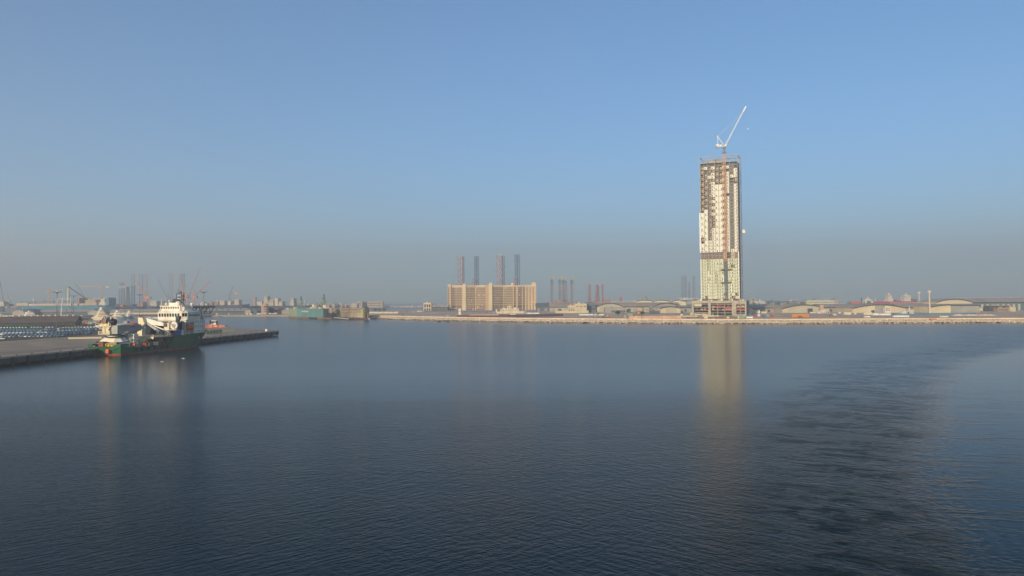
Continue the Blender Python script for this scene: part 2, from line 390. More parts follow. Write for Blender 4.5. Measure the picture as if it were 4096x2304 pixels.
for x_ in (-7.5,-3.6):
    g.hexa([(x_-.22,6.4,15),(x_+.22,6.4,15),(x_+.22,11.4,15),(x_-.22,11.4,15),(x_+.38,8.4,19.4),(x_+.82,8.4,19.4),(x_+.82,10.2,19.4),(x_+.38,10.2,19.4)])
kh = g.build('crane_house', cream, KC)
g = MB(); g.box(-1.6,1.9,7,12,10.8,15.2); g.build('side_cabin', greyp, KC)
g = MB(); g.cyl((-7.2,9.2,17.4),(-5.2,9.2,17.4),1.9,n=18); drum = g.build('rope_drum', brown, KC)
for x_ in (-7.4,-5.2):
    g = MB(); g.cyl((x_,9.2,17.4),(x_+.22,9.2,17.4),2.35,n=20); g.build('drum_flange', greyp, drum)
for k in range(5):
    g = MB(); g.cyl((-4.0+.62*k,9.2,16.9),(-3.65+.62*k,9.2,16.9),2.1-.12*k,n=14); g.build('winch_disc', darkg, KC)
g = MB(); g.cyl((-9.3,9.2,16.6),(-7.7,9.2,16.6),1.5,n=12); g.build('winch', darkg, KC)
g = MB()       # main boom, pivot and folded jib
def boomseg(g, a, b_, h0, h1, wd):
    a, b_ = Vector(a), Vector(b_); up = Vector((0,0,1)); d = (b_-a).normalized(); sd = d.cross(up).normalized(); n_ = sd.cross(d)
    r_ = []
    for c_, h_ in ((a,h0),(b_,h1)): r_ += [c_-sd*wd/2-n_*h_/2, c_+sd*wd/2-n_*h_/2, c_+sd*wd/2+n_*h_/2, c_-sd*wd/2+n_*h_/2]
    g.hexa(r_)
boomseg(g,(.2,10,13.4),(2.0,24.5,13.6),3.6,3.4,2.0); g.beam((.6,10.5,15.2),(1.8,23,15.9),.3); bo = g.build('boom', greyp, KC)
g = MB(); g.box(1.55,1.66,14.4,18.2,14.0,14.7); bo2 = g.build('boom_name_plate', redp, bo); bo2.rotation_euler=(0,0,-R(2.2)); bo2.location=(1.05,.6,0)
g = MB(); boomseg(g,(2.3,25.2,14.2),(-1.0,18.3,9.7),2.6,1.9,1.6); g.hexa([(-2.3,17.2,7.6),(-.9,17.2,7.6),(-.9,18.4,7.6),(-2.3,18.4,7.6),(-2.0,17.2,10.2),(.2,17.2,10.2),(.2,18.4,10.2),(-2.0,18.4,10.2)]); g.build('jib', greyp, KC)
g = MB(); g.beam((-1.6,17,9.6),(-3.6,16,9.6),.6); g.beam((-3.6,16,9.8),(-3.8,15.9,8.2),.55); g.build('hook_block', darkg, KC)
g = MB()       # lattice tower on the deck
g.lattice((3.6,17,3.8),(3.6,17,10.2),3.2,1.6,.34,.24,4,zig=True); tag(g.build('lattice_tower', white), 'white lattice tower standing on the deck of the green ship', 'tower', (-207.8,383,0), -R(10))
# portal with hangar under the second crane
g = MB(); g.box(-3,9.2,26,42.5,8.0,8.5); g.box(-3,9.2,25.8,26.2,7.2,8.5); g.box(-3,0,26,30,4,8)
for x_,y_ in ((1.2,26.2),(5.2,26.2)): g.beam((x_,y_,3.8),(x_,y_,8),.5)
for x_ in range(-3,10,2): g.beam((x_,26,8.5),(x_,26,9.5),.1)
g.beam((-3,26,9.5),(9.2,26,9.5),.12); g.beam((9.1,26,9.5),(9.1,42,9.5),.12)
for y_ in range(26,43,2): g.beam((9.1,y_,8.5),(9.1,y_,9.5),.1)
g.build('portal_deck', cream, SH)
g = MB(); g.sect([(1.0,7.9),(5.4,7.9),(5.0,5.8),(1.4,5.8)], 25.2, 27.5); g.box(.8,5.6,24.8,27.6,8.5,8.9); g.build('portal_bracket', cream, SH)
g = MB(); g.box(3.4,8.3,35.5,41.8,4.9,8.0); cab = g.build('deck_cabin', greyp, SH)
g = MB(); g.box(8.3,9.3,35.8,41.5,5.2,7.8); g.build('cabin_window', darkg, cab)
g = MB(); g.box(-8.8,8.2,42.3,43.9,3.8,8.1); g.box(-8.8,-3,30,43,3.8,8); g.build('hangar_wall', greyp, SH)
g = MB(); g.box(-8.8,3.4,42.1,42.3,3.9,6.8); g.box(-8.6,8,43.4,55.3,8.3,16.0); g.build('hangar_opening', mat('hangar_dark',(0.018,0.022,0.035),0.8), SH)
# the white crane amidships: column, boom, pedestal, drum
WC = thing('white_deck_crane', 'white knuckle boom crane with a round cable drum amidships on the green ship', 'crane', (-207.8,383,0), -R(10))
g = MB(); g.loft([[(-7.2,34.9,8.5),(-4.4,34.9,8.5),(-4.4,37.1,8.5),(-7.2,37.1,8.5)],[(-7.3,34.9,13),(-4.4,34.9,13),(-4.4,37.1,13),(-7.3,37.1,13)],[(-6.4,34.9,14.4),(-4.2,34.9,14.4),(-4.2,37.1,14.4),(-6.4,37.1,14.4)],[(-6.9,34.9,16.6),(-3.0,34.9,15.0),(-3.0,37.1,15.0),(-6.9,37.1,16.6)],[(-6.9,34.9,18.8),(-4.2,34.9,18.6),(-4.2,37.1,18.6),(-6.9,37.1,18.8)]])
g.build('crane_column', cream, WC)
g = MB(); g.sect([(-4.9,18.7),(7.2,15.6),(7.2,13.9),(-.2,14.6),(-4.0,16.9)], 37.2, 38.8); g.build('main_boom', white, WC)
g = MB(); g.beam((-.2,38,14.5),(6.0,39.4,11.8),.6); g.build('luffing_ram', white, WC)
g = MB(); g.beam((-5,38.2,19.4),(7,38.6,16.4),.14); g.build('hoist_cable', greyp, WC)
for x_ in (-6.3,-5.3):
    g = MB(); g.beam((x_,36,18.7),(x_-.6,36,20.2),.25); g.build('sheave_arm', darkg, WC)
g = MB(); g.hexa([(-3.9,36.9,15.6),(3.2,36.9,10.9),(3.2,37.8,10.9),(-3.9,37.8,15.6),(-3.1,36.9,16.4),(4.0,36.9,12.0),(4.0,37.8,12.0),(-3.1,37.8,16.4)]); g.sect([(3.0,11.9),(5.0,11.3),(4.8,10.6),(3.9,9.6),(3.4,9.9)],36.8,37.9); g.build('folded_jib', greyp, WC)
g = MB(); g.cyl((7.2,41,8.5),(7.2,41,11.2),1.75,n=16); g.cyl((7.2,41,11.2),(7.2,41,11.6),2.0,n=16); g.build('pedestal', greyp, WC)
g = MB(); g.loft([[(5.6,39.6,11.6),(9,39.6,11.6),(9,42.4,11.6),(5.6,42.4,11.6)],[(6.4,39.6,15.6),(8.8,39.6,15.6),(8.8,42.4,15.6),(6.4,42.4,15.6)]]); g.box(8.6,9.0,39.8,42.2,11.6,16.4); g.box(8.4,13.2,40,42.6,11.5,11.8); g.build('crane_cab', cream, WC)
g = MB(); g.cyl((11.2,40.6,14.1),(11.2,41.6,14.1),2.2,n=22); d_ = g.build('cable_drum', white, WC)
g = MB(); g.cyl((11.2,40.3,14.1),(11.2,40.6,14.1),1.1,n=14); g.beam((9.2,40.2,15.6),(12.4,40.2,12.0),.3); g.build('drum_hub', greyp, d_)
g = MB(); g.cyl((9.9,46,16.2),(10.4,46,17.8),1.15,n=10); g.box(9.3,11.5,45,47,17.3,19.3); g.box(8.7,12.0,45,47,15.4,15.9); g.beam((11.4,46,15.6),(12.7,46,16.6),.3); g.beam((9.8,46,16),(9.8,46,15.5),1.2)
tag(g.build('hydraulic_grab', darkg), 'black hydraulic grab hanging beside the white superstructure of the green ship', 'grab', (-207.8,383,0), -R(10))
# forecastle fittings and boat bay
g = MB(); g.box(-9,8.9,55,64,15.4,15.8); g.box(6.2,8.9,63.4,64,8.4,15.4); g.box(5.9,6.3,55,64,8.4,15.4)
for y_ in (55.4,59.5): g.beam((8.6,y_,8.3),(8.6,y_,15.4),.4)
g.build('boat_deck', white, SH)
g = MB(); g.cyl((7.3,54.4,8.2),(7.3,54.4,15.4),1.5,n=12); g.build('exhaust_trunk', greyp, SH)
LBt = thing('lifeboat', 'enclosed orange red lifeboat in the side bay of the green ship', 'lifeboat', (-207.8,383,0), -R(10))
g = MB(); rr = []
for k in range(9):
    u = -1+k/4; q = math.sqrt(max(0.0,1-abs(u)**3))*0.98+.02
    rr.append([(8.1+1.45*q*math.cos(a), 60+3.9*u, 12.1+1.55*q*math.sin(a)) for a in [2*math.pi*i/10 for i in range(10)]])
g.loft(rr); g.build('boat_hull', orange, LBt, smooth=True)
g = MB(); g.box(7.5,8.7,56.9,58.3,13.2,14.2); g.build('canopy', orange, LBt)
g = MB(); g.box(6.6,9.1,44.6,50.4,8.2,11.6); tag(g.build('blue_container', bluep), 'blue container on the foredeck of the green ship beside orange drums', 'container', (-207.8,383,0), -R(10))
for k in range(4):
    g = MB(); g.cyl((9.0-.02*k,43.0+.8*k-2.2,8.5),(9.0-.02*k,43.0+.8*k-2.2,9.7),.32,n=8); tag(g.build('drum', orange), 'small orange drum beside the blue container on the green ship', 'drum', (-207.8,383,0), -R(10), 'orange drums beside the blue container')
g = MB(); g.box(7.4,9.2,51,53,8.2,11.2); g.build('ventilator', white, SH)
# accommodation block
g = MB(); g.box(-9,9.05,64,74.2,8.8,16.5); g.box(-9,5.9,57.5,64,8.2,16.5)
g.loft([[(-9,74.2,9),(9.05,74.2,9),(7.5,77.5,9.3),(-7.5,77.5,9.3)],[(-9,74.2,16.5),(9.05,74.2,16.5),(8.0,76,16.5),(-8,76,16.5)]])
ab = g.build('accommodation_block', white, SH)
for z_,ys in ((15.6,(65.2,67.6,70,72)),(12.6,(65.2,67.6,70,72)),(9.9,(66.4,68.6,71.4,73.6))):
    for y_ in ys:
        g = MB(); g.box(9.05,9.10,y_-.25,y_+.25,z_-.4,z_+.4); g.build('window', glass, ab)
g = MB()      # bridge: lower and upper wheelhouse
g.box(-9,8.8,55.3,70,17.3,17.7); g.box(-9,8.4,56.5,69,16,17.3)
g.loft([[(-9,55.2,17.7),(6.2,55.2,17.7),(8.8,57.0,17.7),(8.8,70,17.7),(-9,70,17.7)],[(-9,55.2,19.4),(6.2,55.2,19.4),(8.8,57.0,19.4),(8.8,70,19.4),(-9,70,19.4)],[(-9,54.9,22),(6.6,54.9,22),(9.2,56.8,22),(9.2,70,22),(-9,70,22)],[(-8,56.2,23.0),(6,56.2,23.0),(7.6,57.6,23.0),(7.6,69,23.0),(-8,69,23.0)]])
br = g.build('bridge', white, SH)
for k in range(8):
    x_ = -7.7+1.72*k; g = MB(); g.add([(x_-.62,55.12,19.5),(x_+.5,55.12,19.5),(x_+.5,54.88,21.4),(x_-.62,54.88,21.4),(x_-.62,55.4,19.5),(x_+.5,55.4,19.5),(x_+.5,55.3,21.4),(x_-.62,55.3,21.4)],[(0,1,2,3),(5,4,7,6),(4,0,3,7),(1,5,6,2),(3,2,6,7),(4,5,1,0)]); g.build('bridge_window', glass, br)
for (xa,ya,xb,yb) in ((6.45,55.25,7.4,55.9),(7.65,56.1,8.6,56.75)):
    g = MB(); g.add([(xa,ya-.06,19.6),(xb,yb-.06,19.6),(xb+.3,yb-.2,21.6),(xa+.3,ya-.25,21.6),(xa-.2,ya+.3,19.6),(xb-.2,yb+.3,19.6),(xb-.1,yb+.3,21.6),(xa-.1,ya+.3,21.6)],[(0,1,2,3),(5,4,7,6),(4,0,3,7),(1,5,6,2),(3,2,6,7),(4,5,1,0)]); g.build('bridge_window', glass, br)
g = MB()
for k in range(9): g.box(8.75,9.0,58.4+1.2*k,59.1+1.2*k,19.8,21)
g.build('side_window', glass, br)
g = MB(); g.box(-8.2,4.6,56.2,66,23.0,25.6); g.box(4.6,6.6,57.6,66,23,25.4); g.box(-8.6,5.0,55.9,66.4,25.6,25.9)
for x_ in (-9,6.9): g.beam((x_,55.5,22.6),(x_+(1.2 if x_<0 else -1.2),56,24.0),.35); g.beam((x_+(1.2 if x_<0 else -1.2),56,24.0),(x_+(1.2 if x_<0 else -1.2),56,26.4),.35)
for y_ in range(58,70,2): g.beam((8.0,y_,23),(8.0,y_,24.1),.12)
g.beam((8,57,24.1),(8,70,24.1),.12)
ub = g.build('upper_wheelhouse', white, SH)
for k in range(8):
    x_ = -7.2+1.5*k; g = MB(); g.box(x_-.45,x_+.45,56.13,56.2,24.2,25.1); g.build('window', glass, ub)
g = MB(); g.box(-3.6,1.0,58,63,25.9,27.6); fn = g.build('funnel_base', white, SH)
g = MB(); g.loft([[(-3.0,59,27.6),(.8,59,27.6),(.8,62,27.6),(-3.0,62,27.6)],[(-1.9,59,29.9),(.8,59,29.4),(.8,62,29.4),(-1.9,62,29.9)]]); g.build('funnel', darkg, SH)
for (x_,y_,z_,r_) in ((2.0,58.2,26.8,1.85),(-5.6,58,26.9,.75),(-4.4,59,28.9,.5),(6.9,64,26.7,.85)):
    g = MB(); g.ball((x_,y_,z_),r_,16,9); o = g.build('radome', white, SH, smooth=True)
    g = MB(); g.cyl((x_,y_,25.4),(x_,y_,z_-r_*.6),max(.25,r_*.4),n=8); g.build('radome_stand', white, o)
g = MB()       # mast
for x_ in (-.4,2.6):
    for y_ in (60,62.4): g.beam((x_,y_,27.4),(x_+.1,y_,33.2),.26)
for z_ in (28.8,30.6,33.1):
    for y_ in (60,62.4): g.beam((-1.1,y_,z_),(3.9,y_,z_),.2)
    g.beam((-.4,60,z_),(-.4,62.4,z_),.2); g.beam((2.6,60,z_),(2.6,62.4,z_),.2)
for x_,h_ in ((0,36.0),(1.4,34.8),(2.2,35.4),(3.6,34.4)): g.beam((x_,61,33),(x_,61,h_),.12)
g.box(.8,1.9,60.6,61.6,33.4,34.1); g.box(2.9,3.9,60.4,61.4,30.9,32.3); g.box(3.0,3.8,60.4,61.4,29,30.2); g.beam((2.7,61,28),(4.6,61,25.6),.3); g.box(.3,2,60.5,62,27.6,28.2)
ms = g.build('mast', darkg, SH)
for z_,a_ in ((31.9,.6),(29.9,.3)):
    g = MB(); g.beam((a_,59.8,z_),(a_+1.9,59.8,z_),.3); g.build('radar', white, ms)
g = MB()       # helideck
pts = [(9.0*math.cos(R(22.5+45*k)), 83.5+9.0*math.sin(R(22.5+45*k))) for k in range(8)]
g.prism(pts, 25.2, 25.7); hd = g.build('helideck', mat('helideck_green',(0.03,0.045,0.04),0.8), SH)
g = MB(); pts2 = [(10.3*math.cos(R(22.5+45*k)), 83.5+10.3*math.sin(R(22.5+45*k))) for k in range(8)]
for k in range(8):
    a, b_ = pts[k], pts[(k+1)%8]; c_, d_ = pts2[k], pts2[(k+1)%8]
    g.beam((*a,25.3),(*c_,25.6),.14); g.beam((*c_,25.6),(*d_,25.6),.14); g.beam(((a[0]+b_[0])/2,(a[1]+b_[1])/2,25.3),((c_[0]+d_[0])/2,(c_[1]+d_[1])/2,25.6),.14)
g.build('safety_net', darkg, hd)
g = MB()
for x_ in (-6,-2,2,6): g.beam((x_,76,25.2),(x_,91,25.2),.4); g.beam((x_,77,21.2),(x_,86,21.2),.35); g.beam((x_,86,21.2),(x_,90.5,25),.4); g.beam((x_,76,17.4),(x_,78,25),.4)
for y_ in (77,80,83,86): g.beam((-6,y_,21.2),(6,y_,21.2),.3); g.beam((-6,y_,21.2),(-6,y_-1.5,25.1),.25); g.beam((6,y_,21.2),(6,y_-1.5,25.1),.25); g.beam((2,y_,21.2),(2,y_+1.5,25.1),.25); g.beam((-2,y_,21.2),(-2,y_+1.5,25.1),.25)
g.build('helideck_truss', greyp, hd)
g = MB()
for y_ in range(70,78,1): g.beam((8.4,y_,17.3),(8.4,y_,18.5),.12)
g.beam((8.4,65,18.5),(8.4,77,18.5),.12); g.box(5,7.4,72,75,17.3,19.6); g.cyl((6,76,17.3),(6,76,19),.8,n=8); g.build('foredeck_railing', greyp, SH)
g = MB(); g.box(9.38,9.46,67.0,68.0,5.0,6.9); pl_ = g.build('hull_mark', redp, SH)
g = MB(); g.box(9.47,9.52,67.15,67.85,5.1,6.8); g.build('mark_field', mat('mark_white',(.7,.7,.68),.6), pl_)
for z_ in (5.3,6.1):
    g = MB(); g.box(9.53,9.58,67.35,67.65,z_,z_+.45); g.build('mark_square', redp, pl_)
for o_ in (br, ub, fn, hd, ms): o_.location.z -= .8
for o_ in SH.children:
    if o_.name.startswith(('radome','funnel','foredeck_railing')) and o_ is not fn: o_.location.z -= .8
hd.location.z -= .4; hd.location.y -= 1.5
# deck cargo and deck machinery, each lying on the deck
def on_ship(b_, nm, m_, label, cat, group=None): return tag(b_.build(nm, m_), label, cat, (-207.8,383,0), -R(10), group)
g = MB(); g.box(-4.6,-1.8,1.4,4.2,4.3,7.0)
for k in range(6): g.box(-4.5+.5*k,-4.3+.5*k,1.34,1.4,4.4,6.9)
on_ship(g,'deck_container',rustm,'rust red container on the stern deck of the green ship','container')
g = MB(); g.box(-1.5,3.4,4.6,6,4.3,6.3); on_ship(g,'dark_container',mat('maroon',(.10,.03,.035),.6),'dark maroon container under the crane pedestal of the green ship','container')
for (x_,y_) in ((.2,1.6),(2.2,1.6),(4.4,1.6)):
    g = MB(); g.beam((x_-.8,y_,4.3),(x_-.8,y_,6.0),.2); g.beam((x_+.8,y_,4.3),(x_+.8,y_,6.0),.2); g.beam((x_-.8,y_,6),(x_+1.2,y_,6),.3); g.beam((x_-.8,y_,5.2),(x_+1.2,y_+1,5.2),.25); g.cyl((x_,y_+.6,4.9),(x_+1,y_+.6,4.9),.45,n=8)
    on_ship(g,'pipe_frame',yellow,'yellow pipe frame standing along the stern rail of the green ship','frame','yellow pipe frames on the stern')
g = MB(); g.cyl((-6.9,.8,4.6),(-6.1,.8,4.6),.7,n=10); on_ship(g,'mooring_winch',yellow,'small yellow mooring winch at the port stern corner of the green ship','winch')
g = MB(); g.loft([[(-10.5+2.6,5.2,5.2),(-5.4,5.2,5.2),(-5.4,7,5.2),(-7.9,7,5.2)],[(-8.9,4.8,7.0),(-4.6,4.8,7.0),(-4.6,7.4,7.0),(-8.9,7.4,7.0)]]); on_ship(g,'cable_chute',darkg,'dark flared cable chute on the port stern deck of the green ship','chute')
g = MB(); g.box(-7.6,-6.2,12,13.4,4.2,12-2.4); g.box(-7.9,-5.9,11.8,13.6,9.4,10.1); on_ship(g,'gangway_tower',cream,'small cream gangway tower with a red roof beside the stern of the green ship','tower')
g = MB(); g.cyl((1.6,15,3.8),(1.6,15,7.2),.25,n=8); g.cyl((1.6,15,5.6),(1.6,15,7.8),.75,n=10); on_ship(g,'yellow_tank',yellow,'upright yellow gas tank on the deck of the green ship','tank')
rnd = random.Random(3)
items = [(redp,'red deck box','box'),(yellow,'yellow tool basket','basket'),(orange,'orange cable reel','reel'),(greyp,'grey pump unit','pump'),(white,'white deck locker','locker')]
for k in range(26):
    x_ = rnd.uniform(2.5,8.6); y_ = 8+k*1.25+rnd.uniform(-.4,.4); m_, l_, c_ = items[(k*3+k//5)%5]; s_ = rnd.uniform(.45,.95)
    g = MB()
    if c_ == 'reel': g.cyl((x_-.5,y_,4.0+s_),(x_+.5,y_,4.0+s_),s_,n=10); g.cyl((x_-.6,y_,4+s_),(x_-.5,y_,4+s_),s_*1.2,n=10); g.cyl((x_+.5,y_,4+s_),(x_+.6,y_,4+s_),s_*1.2,n=10)
    elif c_ == 'basket':
        for a_ in (-s_,s_):
            for b_ in (-s_,s_): g.beam((x_+a_,y_+b_,3.8),(x_+a_,y_+b_,4.9+s_),.2)
        g.box(x_-s_,x_+s_,y_-s_,y_+s_,4.0,4.2)
        for z_ in (4.3,4.9+s_): g.beam((x_-s_,y_-s_,z_),(x_+s_,y_-s_,z_),.2); g.beam((x_-s_,y_+s_,z_),(x_+s_,y_+s_,z_),.2)
    elif c_ == 'pump': g.box(x_-s_,x_+s_,y_-s_,y_+s_,3.8,4.6); g.cyl((x_-s_,y_,5),(x_+s_,y_,5),.4,n=8)
    else: g.box(x_-s_,x_+s_,y_-s_,y_+s_,3.8,4.8+s_*.6); g.box(x_-s_-.06,x_+s_+.06,y_-s_-.06,y_+s_+.06,4.8+s_*.6,4.9+s_*.6)
    on_ship(g, 'deck_'+c_, m_, l_+' on the starboard deck of the green ship', c_, 'pieces of gear along the starboard deck')
g = MB(); g.box(4.8,8.6,30.5,32.5,5.8,6.1); g.box(4.8,8.6,30.5,32.5,4.8,5.0)
for x_ in (5,6.6,8.4): g.beam((x_,30.6,3.8),(x_,30.6,6.1),.25); g.beam((x_,32.3,3.8),(x_,32.3,6.1),.25)
on_ship(g,'orange_rack',orange,'orange open rack under the grey cabin on the green ship','rack')
g = MB(); g.box(2.6,5.2,33,36,3.8,5.9); on_ship(g,'red_skip',redp,'large red skip in front of the dark hangar on the green ship','skip')
g = MB()
for y_ in range(8,42,2): g.beam((9.15,y_,3.8),(9.15,y_,4.9),.1)
g.beam((9.15,7,4.9),(9.15,42,4.9),.1); g.build('deck_rail', mat('rail_yellowgreen',(.22,.2,.06),.7), SH)

# ================================================================ helpers for things on the far shore
def XP(px, Y): return W(px, 1200, Y).x
def ZP(px, py, Y): return W(px, py, Y).z
SIGN = mat('white_lettering', (0.75,0.75,0.72), 0.6)

# ================================================================ the unfinished tower
tconc = mat('raw_concrete', (0.42,0.37,0.31), 0.9, 0.15, 0.15, spec=0.2)
tdark = mat('raw_concrete_brown_shade', (0.20,0.15,0.13), 0.9, 0.2, 0.15, spec=0.2)
tan = mat('tan_board', (0.55,0.37,0.21), 0.85, 0.18, 0.3)
inner = mat('bare_interior', (0.17,0.145,0.13), 0.9, 0.3, 0.3)
pwhite = mat('panel_white', (0.82,0.76,0.60), 0.6, 0.06, 0.2)
pgreen = mat('panel_film_green', (0.66,0.66,0.42), 0.55, 0.10, 0.08)
pstrip = mat('strip_white', (0.90,0.90,0.88), 0.5, 0.03, 0.2)
slot = mat('slot_window', (0.03,0.033,0.038), 0.6, 0.1, 0.3, spec=0.15)
roomglass = mat('room_glass', (0.15,0.14,0.145), 0.5, 0.2, 0.3, spec=0.2)
TA = R(22); TR = W(2957, 1195, 1045)
kk = (2806-2048)/3000*1.0
TW = (TR.x-kk*TR.y)/(math.cos(TA)+kk*math.sin(TA))
TL = Vector((TR.x-TW*math.cos(TA), TR.y+TW*math.sin(TA), 0))
T = thing('tower_under_construction', 'very tall unfinished tower block with pale panels and bare concrete floors on the far shore', 'tower', (TL.x, TL.y, 25.6), -TA)
NB, NR, HT, TD = 10, 43, 4.37, 30.0
BW = TW/NB; Z0 = 0.0; ZR = Z0+NR*HT+2.4
g = MB(); g.box(3.2, TW-1.6, 3.4, TD-.8, 0, ZR+4); g.build('core', inner, T)
g = MB()
for r_ in range(NR+1):
    z_ = r_*HT+2.4; g.box(-.15, TW+.15, -.15, TD, z_-.42, z_+.12)
g.box(-.15, TW+.15, -.15, TD, ZR+4.6, ZR+5.1)
g.build('floor_slab', tconc, T, 'stack of bare concrete floor slabs')
g = MB()
for c_ in range(NB+1):
    for y_ in (0, TD-.7):
        g.box(c_*BW-.3, c_*BW+.3, y_, y_+.7, 0, ZR+4.8 if c_%2 == 0 else ZR)
for y_ in range(5, 28, 6):
    for x_ in (-.05, TW-.65): g.box(x_, x_+.7, y_-.4, y_+.4, 0, ZR+4.8)
g.build('column', tconc, T)
ZF = ZR+5.1
g = MB()       # open frame on the roof
for c_ in range(0, NB+1, 2):
    for y_ in (0, TD-.8): g.box(c_*BW-.35, c_*BW+.35, y_, y_+.7, ZF, ZF+9)
for z_ in (ZF+8.4,):
    g.box(-.6, TW+.6, -.1, .75, z_, z_+.9); g.box(-.6, TW+.6, TD-.9, TD-.1, z_, z_+.9); g.box(-.6, .1, 0, TD, z_+.05, z_+.85); g.box(TW-.1, TW+.6, 0, TD, z_+.05, z_+.85)
g.box(2*BW, 6.6*BW, 9, 20, ZF, ZF+3.6); g.box(3.2*BW, 5*BW, 10, 19, ZF+3.6, ZF+5.5)
g.beam((1.6*BW,1,ZF),(1.9*BW,1,ZF+6),.5); g.beam((8.6*BW,12,ZF+8),(9.8*BW,12,ZF+4.5),.5); g.beam((1,6,ZF+5.5),(TW-1,12,ZF+6.5),.45)
g.build('roof_frame', tconc, T)
big, rest = [], MB(); rwin = MB(); rw2 = []
rnd = random.Random(11); drk = MB(); tanb = MB(); glz = MB(); tb_ = []
def panel(c0, c1, r0, r1, mat_, big_=False, win=1, side=0):
    x0, x1 = c0*BW+.38, c1*BW-.38; z0, z1 = (NR-1-r1)*HT+2.6, (NR-1-r0)*HT+2.4+HT-.34
    ya = .25 if r1 == r0 else -.30
    b_ = (x0, x1, ya, ya+.13 if r1 > r0 else .55, z0, z1, mat_, win, side); rw2.append((b_, (x1-x0)*(z1-z0)))
def room(c, r0, r1, kind):
    x0, x1 = c*BW+.35, (c+1)*BW-.35; z0, z1 = (NR-1-r1)*HT+2.5, (NR-1-r0)*HT+2.4+HT-.3
    if kind == 't': tb_.append((x0+(x1-x0)*.32, x1-.3, 1.3, 1.6, z0+.28*(z1-z0), z1-.05*(z1-z0)*rnd.uniform(1,4)))
    if kind == 'g':
        glz.box(x0, x1, 1.0, 1.15, z0, z1)
        for q in range(1,4): drk.box(x0+(x1-x0)*q/4-.07, x0+(x1-x0)*q/4+.07, .85, 1.0, z0, z1)
        if rnd.random() < .5: tb_.append((x1-1.3, x1-.2, .8, 1.0, z0, z0+1.6))
# columns of the facade, row 0 at the top
for (c, start) in ((0,1),(1,0)):
    r_ = start
    if start: room(c, 0, 0, 't')
    while r_ < 28:
        r2 = min(27, r_+1)
        if r_ < 14 or (c == 0 and r_ in (23,24)): room(c, r_, r2, 't') if not (c == 1 and r_ == 0) else panel(c, c+1, 0, 0, 1)
        else: panel(c, c+1, r_, r2, 1)
        r_ = r2+1
for r_ in range(28):
    if r_ in (3,) or r_ >= 24: panel(2, 3, r_, r_, 1)
    else: room(2, r_, r_, 'g' if r_%2 == 0 else 't')
    if r_ in (0,2,3,5,6,7,8,9,11,13,15,20,21,22,23,24,25,26,27): panel(3, 4, r_, r_, 1)
    else: room(3, r_, r_, 't')
    if r_%2 == 0: panel(6, 7, r_, r_, 1)
    else: room(6, r_, r_, 'g')
    if r_ not in (1,9): panel(7, 8-.15, r_, r_, 1)
    if r_ in (3,) or r_ > 26: panel(8, 9, r_, r_, 1)
    elif r_ not in (4,5): room(8, r_, r_, 'g')
    if r_ not in (0,4,5): panel(9, 10, r_, r_, 1, side=1)
    elif r_ == 4: room(9, 4, 5, 't')
for r_ in range(0, 28, 2):
    for c in (4, 5):
        if r_ < 6: room(c, r_, r_+1, 't')
        else: panel(c, c+1, r_, r_+1, 1, side=c-4)
for r_ in range(30, NR):
    for c in range(10):
        if c == 6 and (r_ < 38 or r_ == 41): room(6, r_, r_, 'g'); continue
        if (c, r_) in ((8,32),(1,42),(8,42),(9,41)): room(c, r_, r_, 't'); continue
        if c in (4,5) and r_ < 33:
            if r_ == 30: panel(c, c+1, 30, 31, 0)
            elif r_ == 32: panel(c, c+1, 32, 32, 0, win=0)
            continue
        panel(c, c+1, r_, r_, 0, win=0 if (c in (2,3) and r_ > 37) or rnd.random() < .08 else 1, side=c%2)
rw2.sort(key=lambda t_: -t_[1]*(2 if t_[0][6] else 1))
def slotbox(g_, b_):
    x0,x1,ya,_,z0,z1,_,win,side = b_
    w_ = (x1-x0)*.24; xs = x0+(x1-x0)*(.22 if not side else .62)+rnd.uniform(-.3,.3); h_ = min(z1-z0, HT)
    g_.box(xs, xs+w_, ya-.09, ya, z0+h_*.10, z0+h_*.66)
for i, (b_, _) in enumerate(rw2):
    if i < 100:
        g = MB(); g.box(*b_[:6]); p_ = g.build('facade_panel', [pgreen, pwhite][b_[6]], T)
        if b_[7]: g = MB(); slotbox(g, b_); g.build('window', slot, p_)
    else:
        rest.box(*b_[:6], mi=b_[6])
        if b_[7]: slotbox(rwin, b_)
o = rest.build('facade_panel', [pgreen, pwhite], T); o['kind'] = 'stuff'
o = rwin.build('window', slot, T); o['kind'] = 'stuff'
drk.build('window_mullion', tdark, T); 
tb_.sort(key=lambda t_: -(t_[1]-t_[0])*(t_[5]-t_[4]))
for b_ in tb_[:100]: g = MB(); g.box(*b_); g.build('board_partition', tan, T)
for b_ in tb_[100:]: tanb.box(*b_)
if tanb.v: o = tanb.build('board_partition', tan, T); o['kind'] = 'stuff'
glz.build('room_glazing', roomglass, T)
g = MB(); zb0, zb1 = (NR-30)*HT+2.5, (NR-28)*HT+2.3
g.box(.2, 6*BW, .3, .8, zb0, zb1); 
for c in range(7): g.box(c*BW-.2, c*BW+.2, .05, .3, zb0+.8, zb1-.8)
g.box(-1.6, 6.1*BW, -1.0, -.2, zb1-.3, zb1+.3); g.box(-1.6, 6.1*BW, -1.0, -.2, zb0-.6, zb0)
g.build('mechanical_band', mat('brown_louvre',(0.22,0.15,0.13),.8,.2,.5), T)
g = MB(); g.box(6*BW+.3, 7*BW-.3, .3, .8, zb0, zb1); g.box(8*BW+.1, 9*BW-.3, .3, .8, zb0, zb1); g.build('blank_wall', mat('beige_render',(.50,.42,.28),.85), T)
g = MB(); g.box(9*BW+.2, 10*BW-.4, .3, .8, zb0, zb1); g.box(9*BW+.4,10*BW-.4,.3,.8,2.7,6.4); g.build('brick_infill', mat('brick_brown',(.36,.18,.12),.85), T)
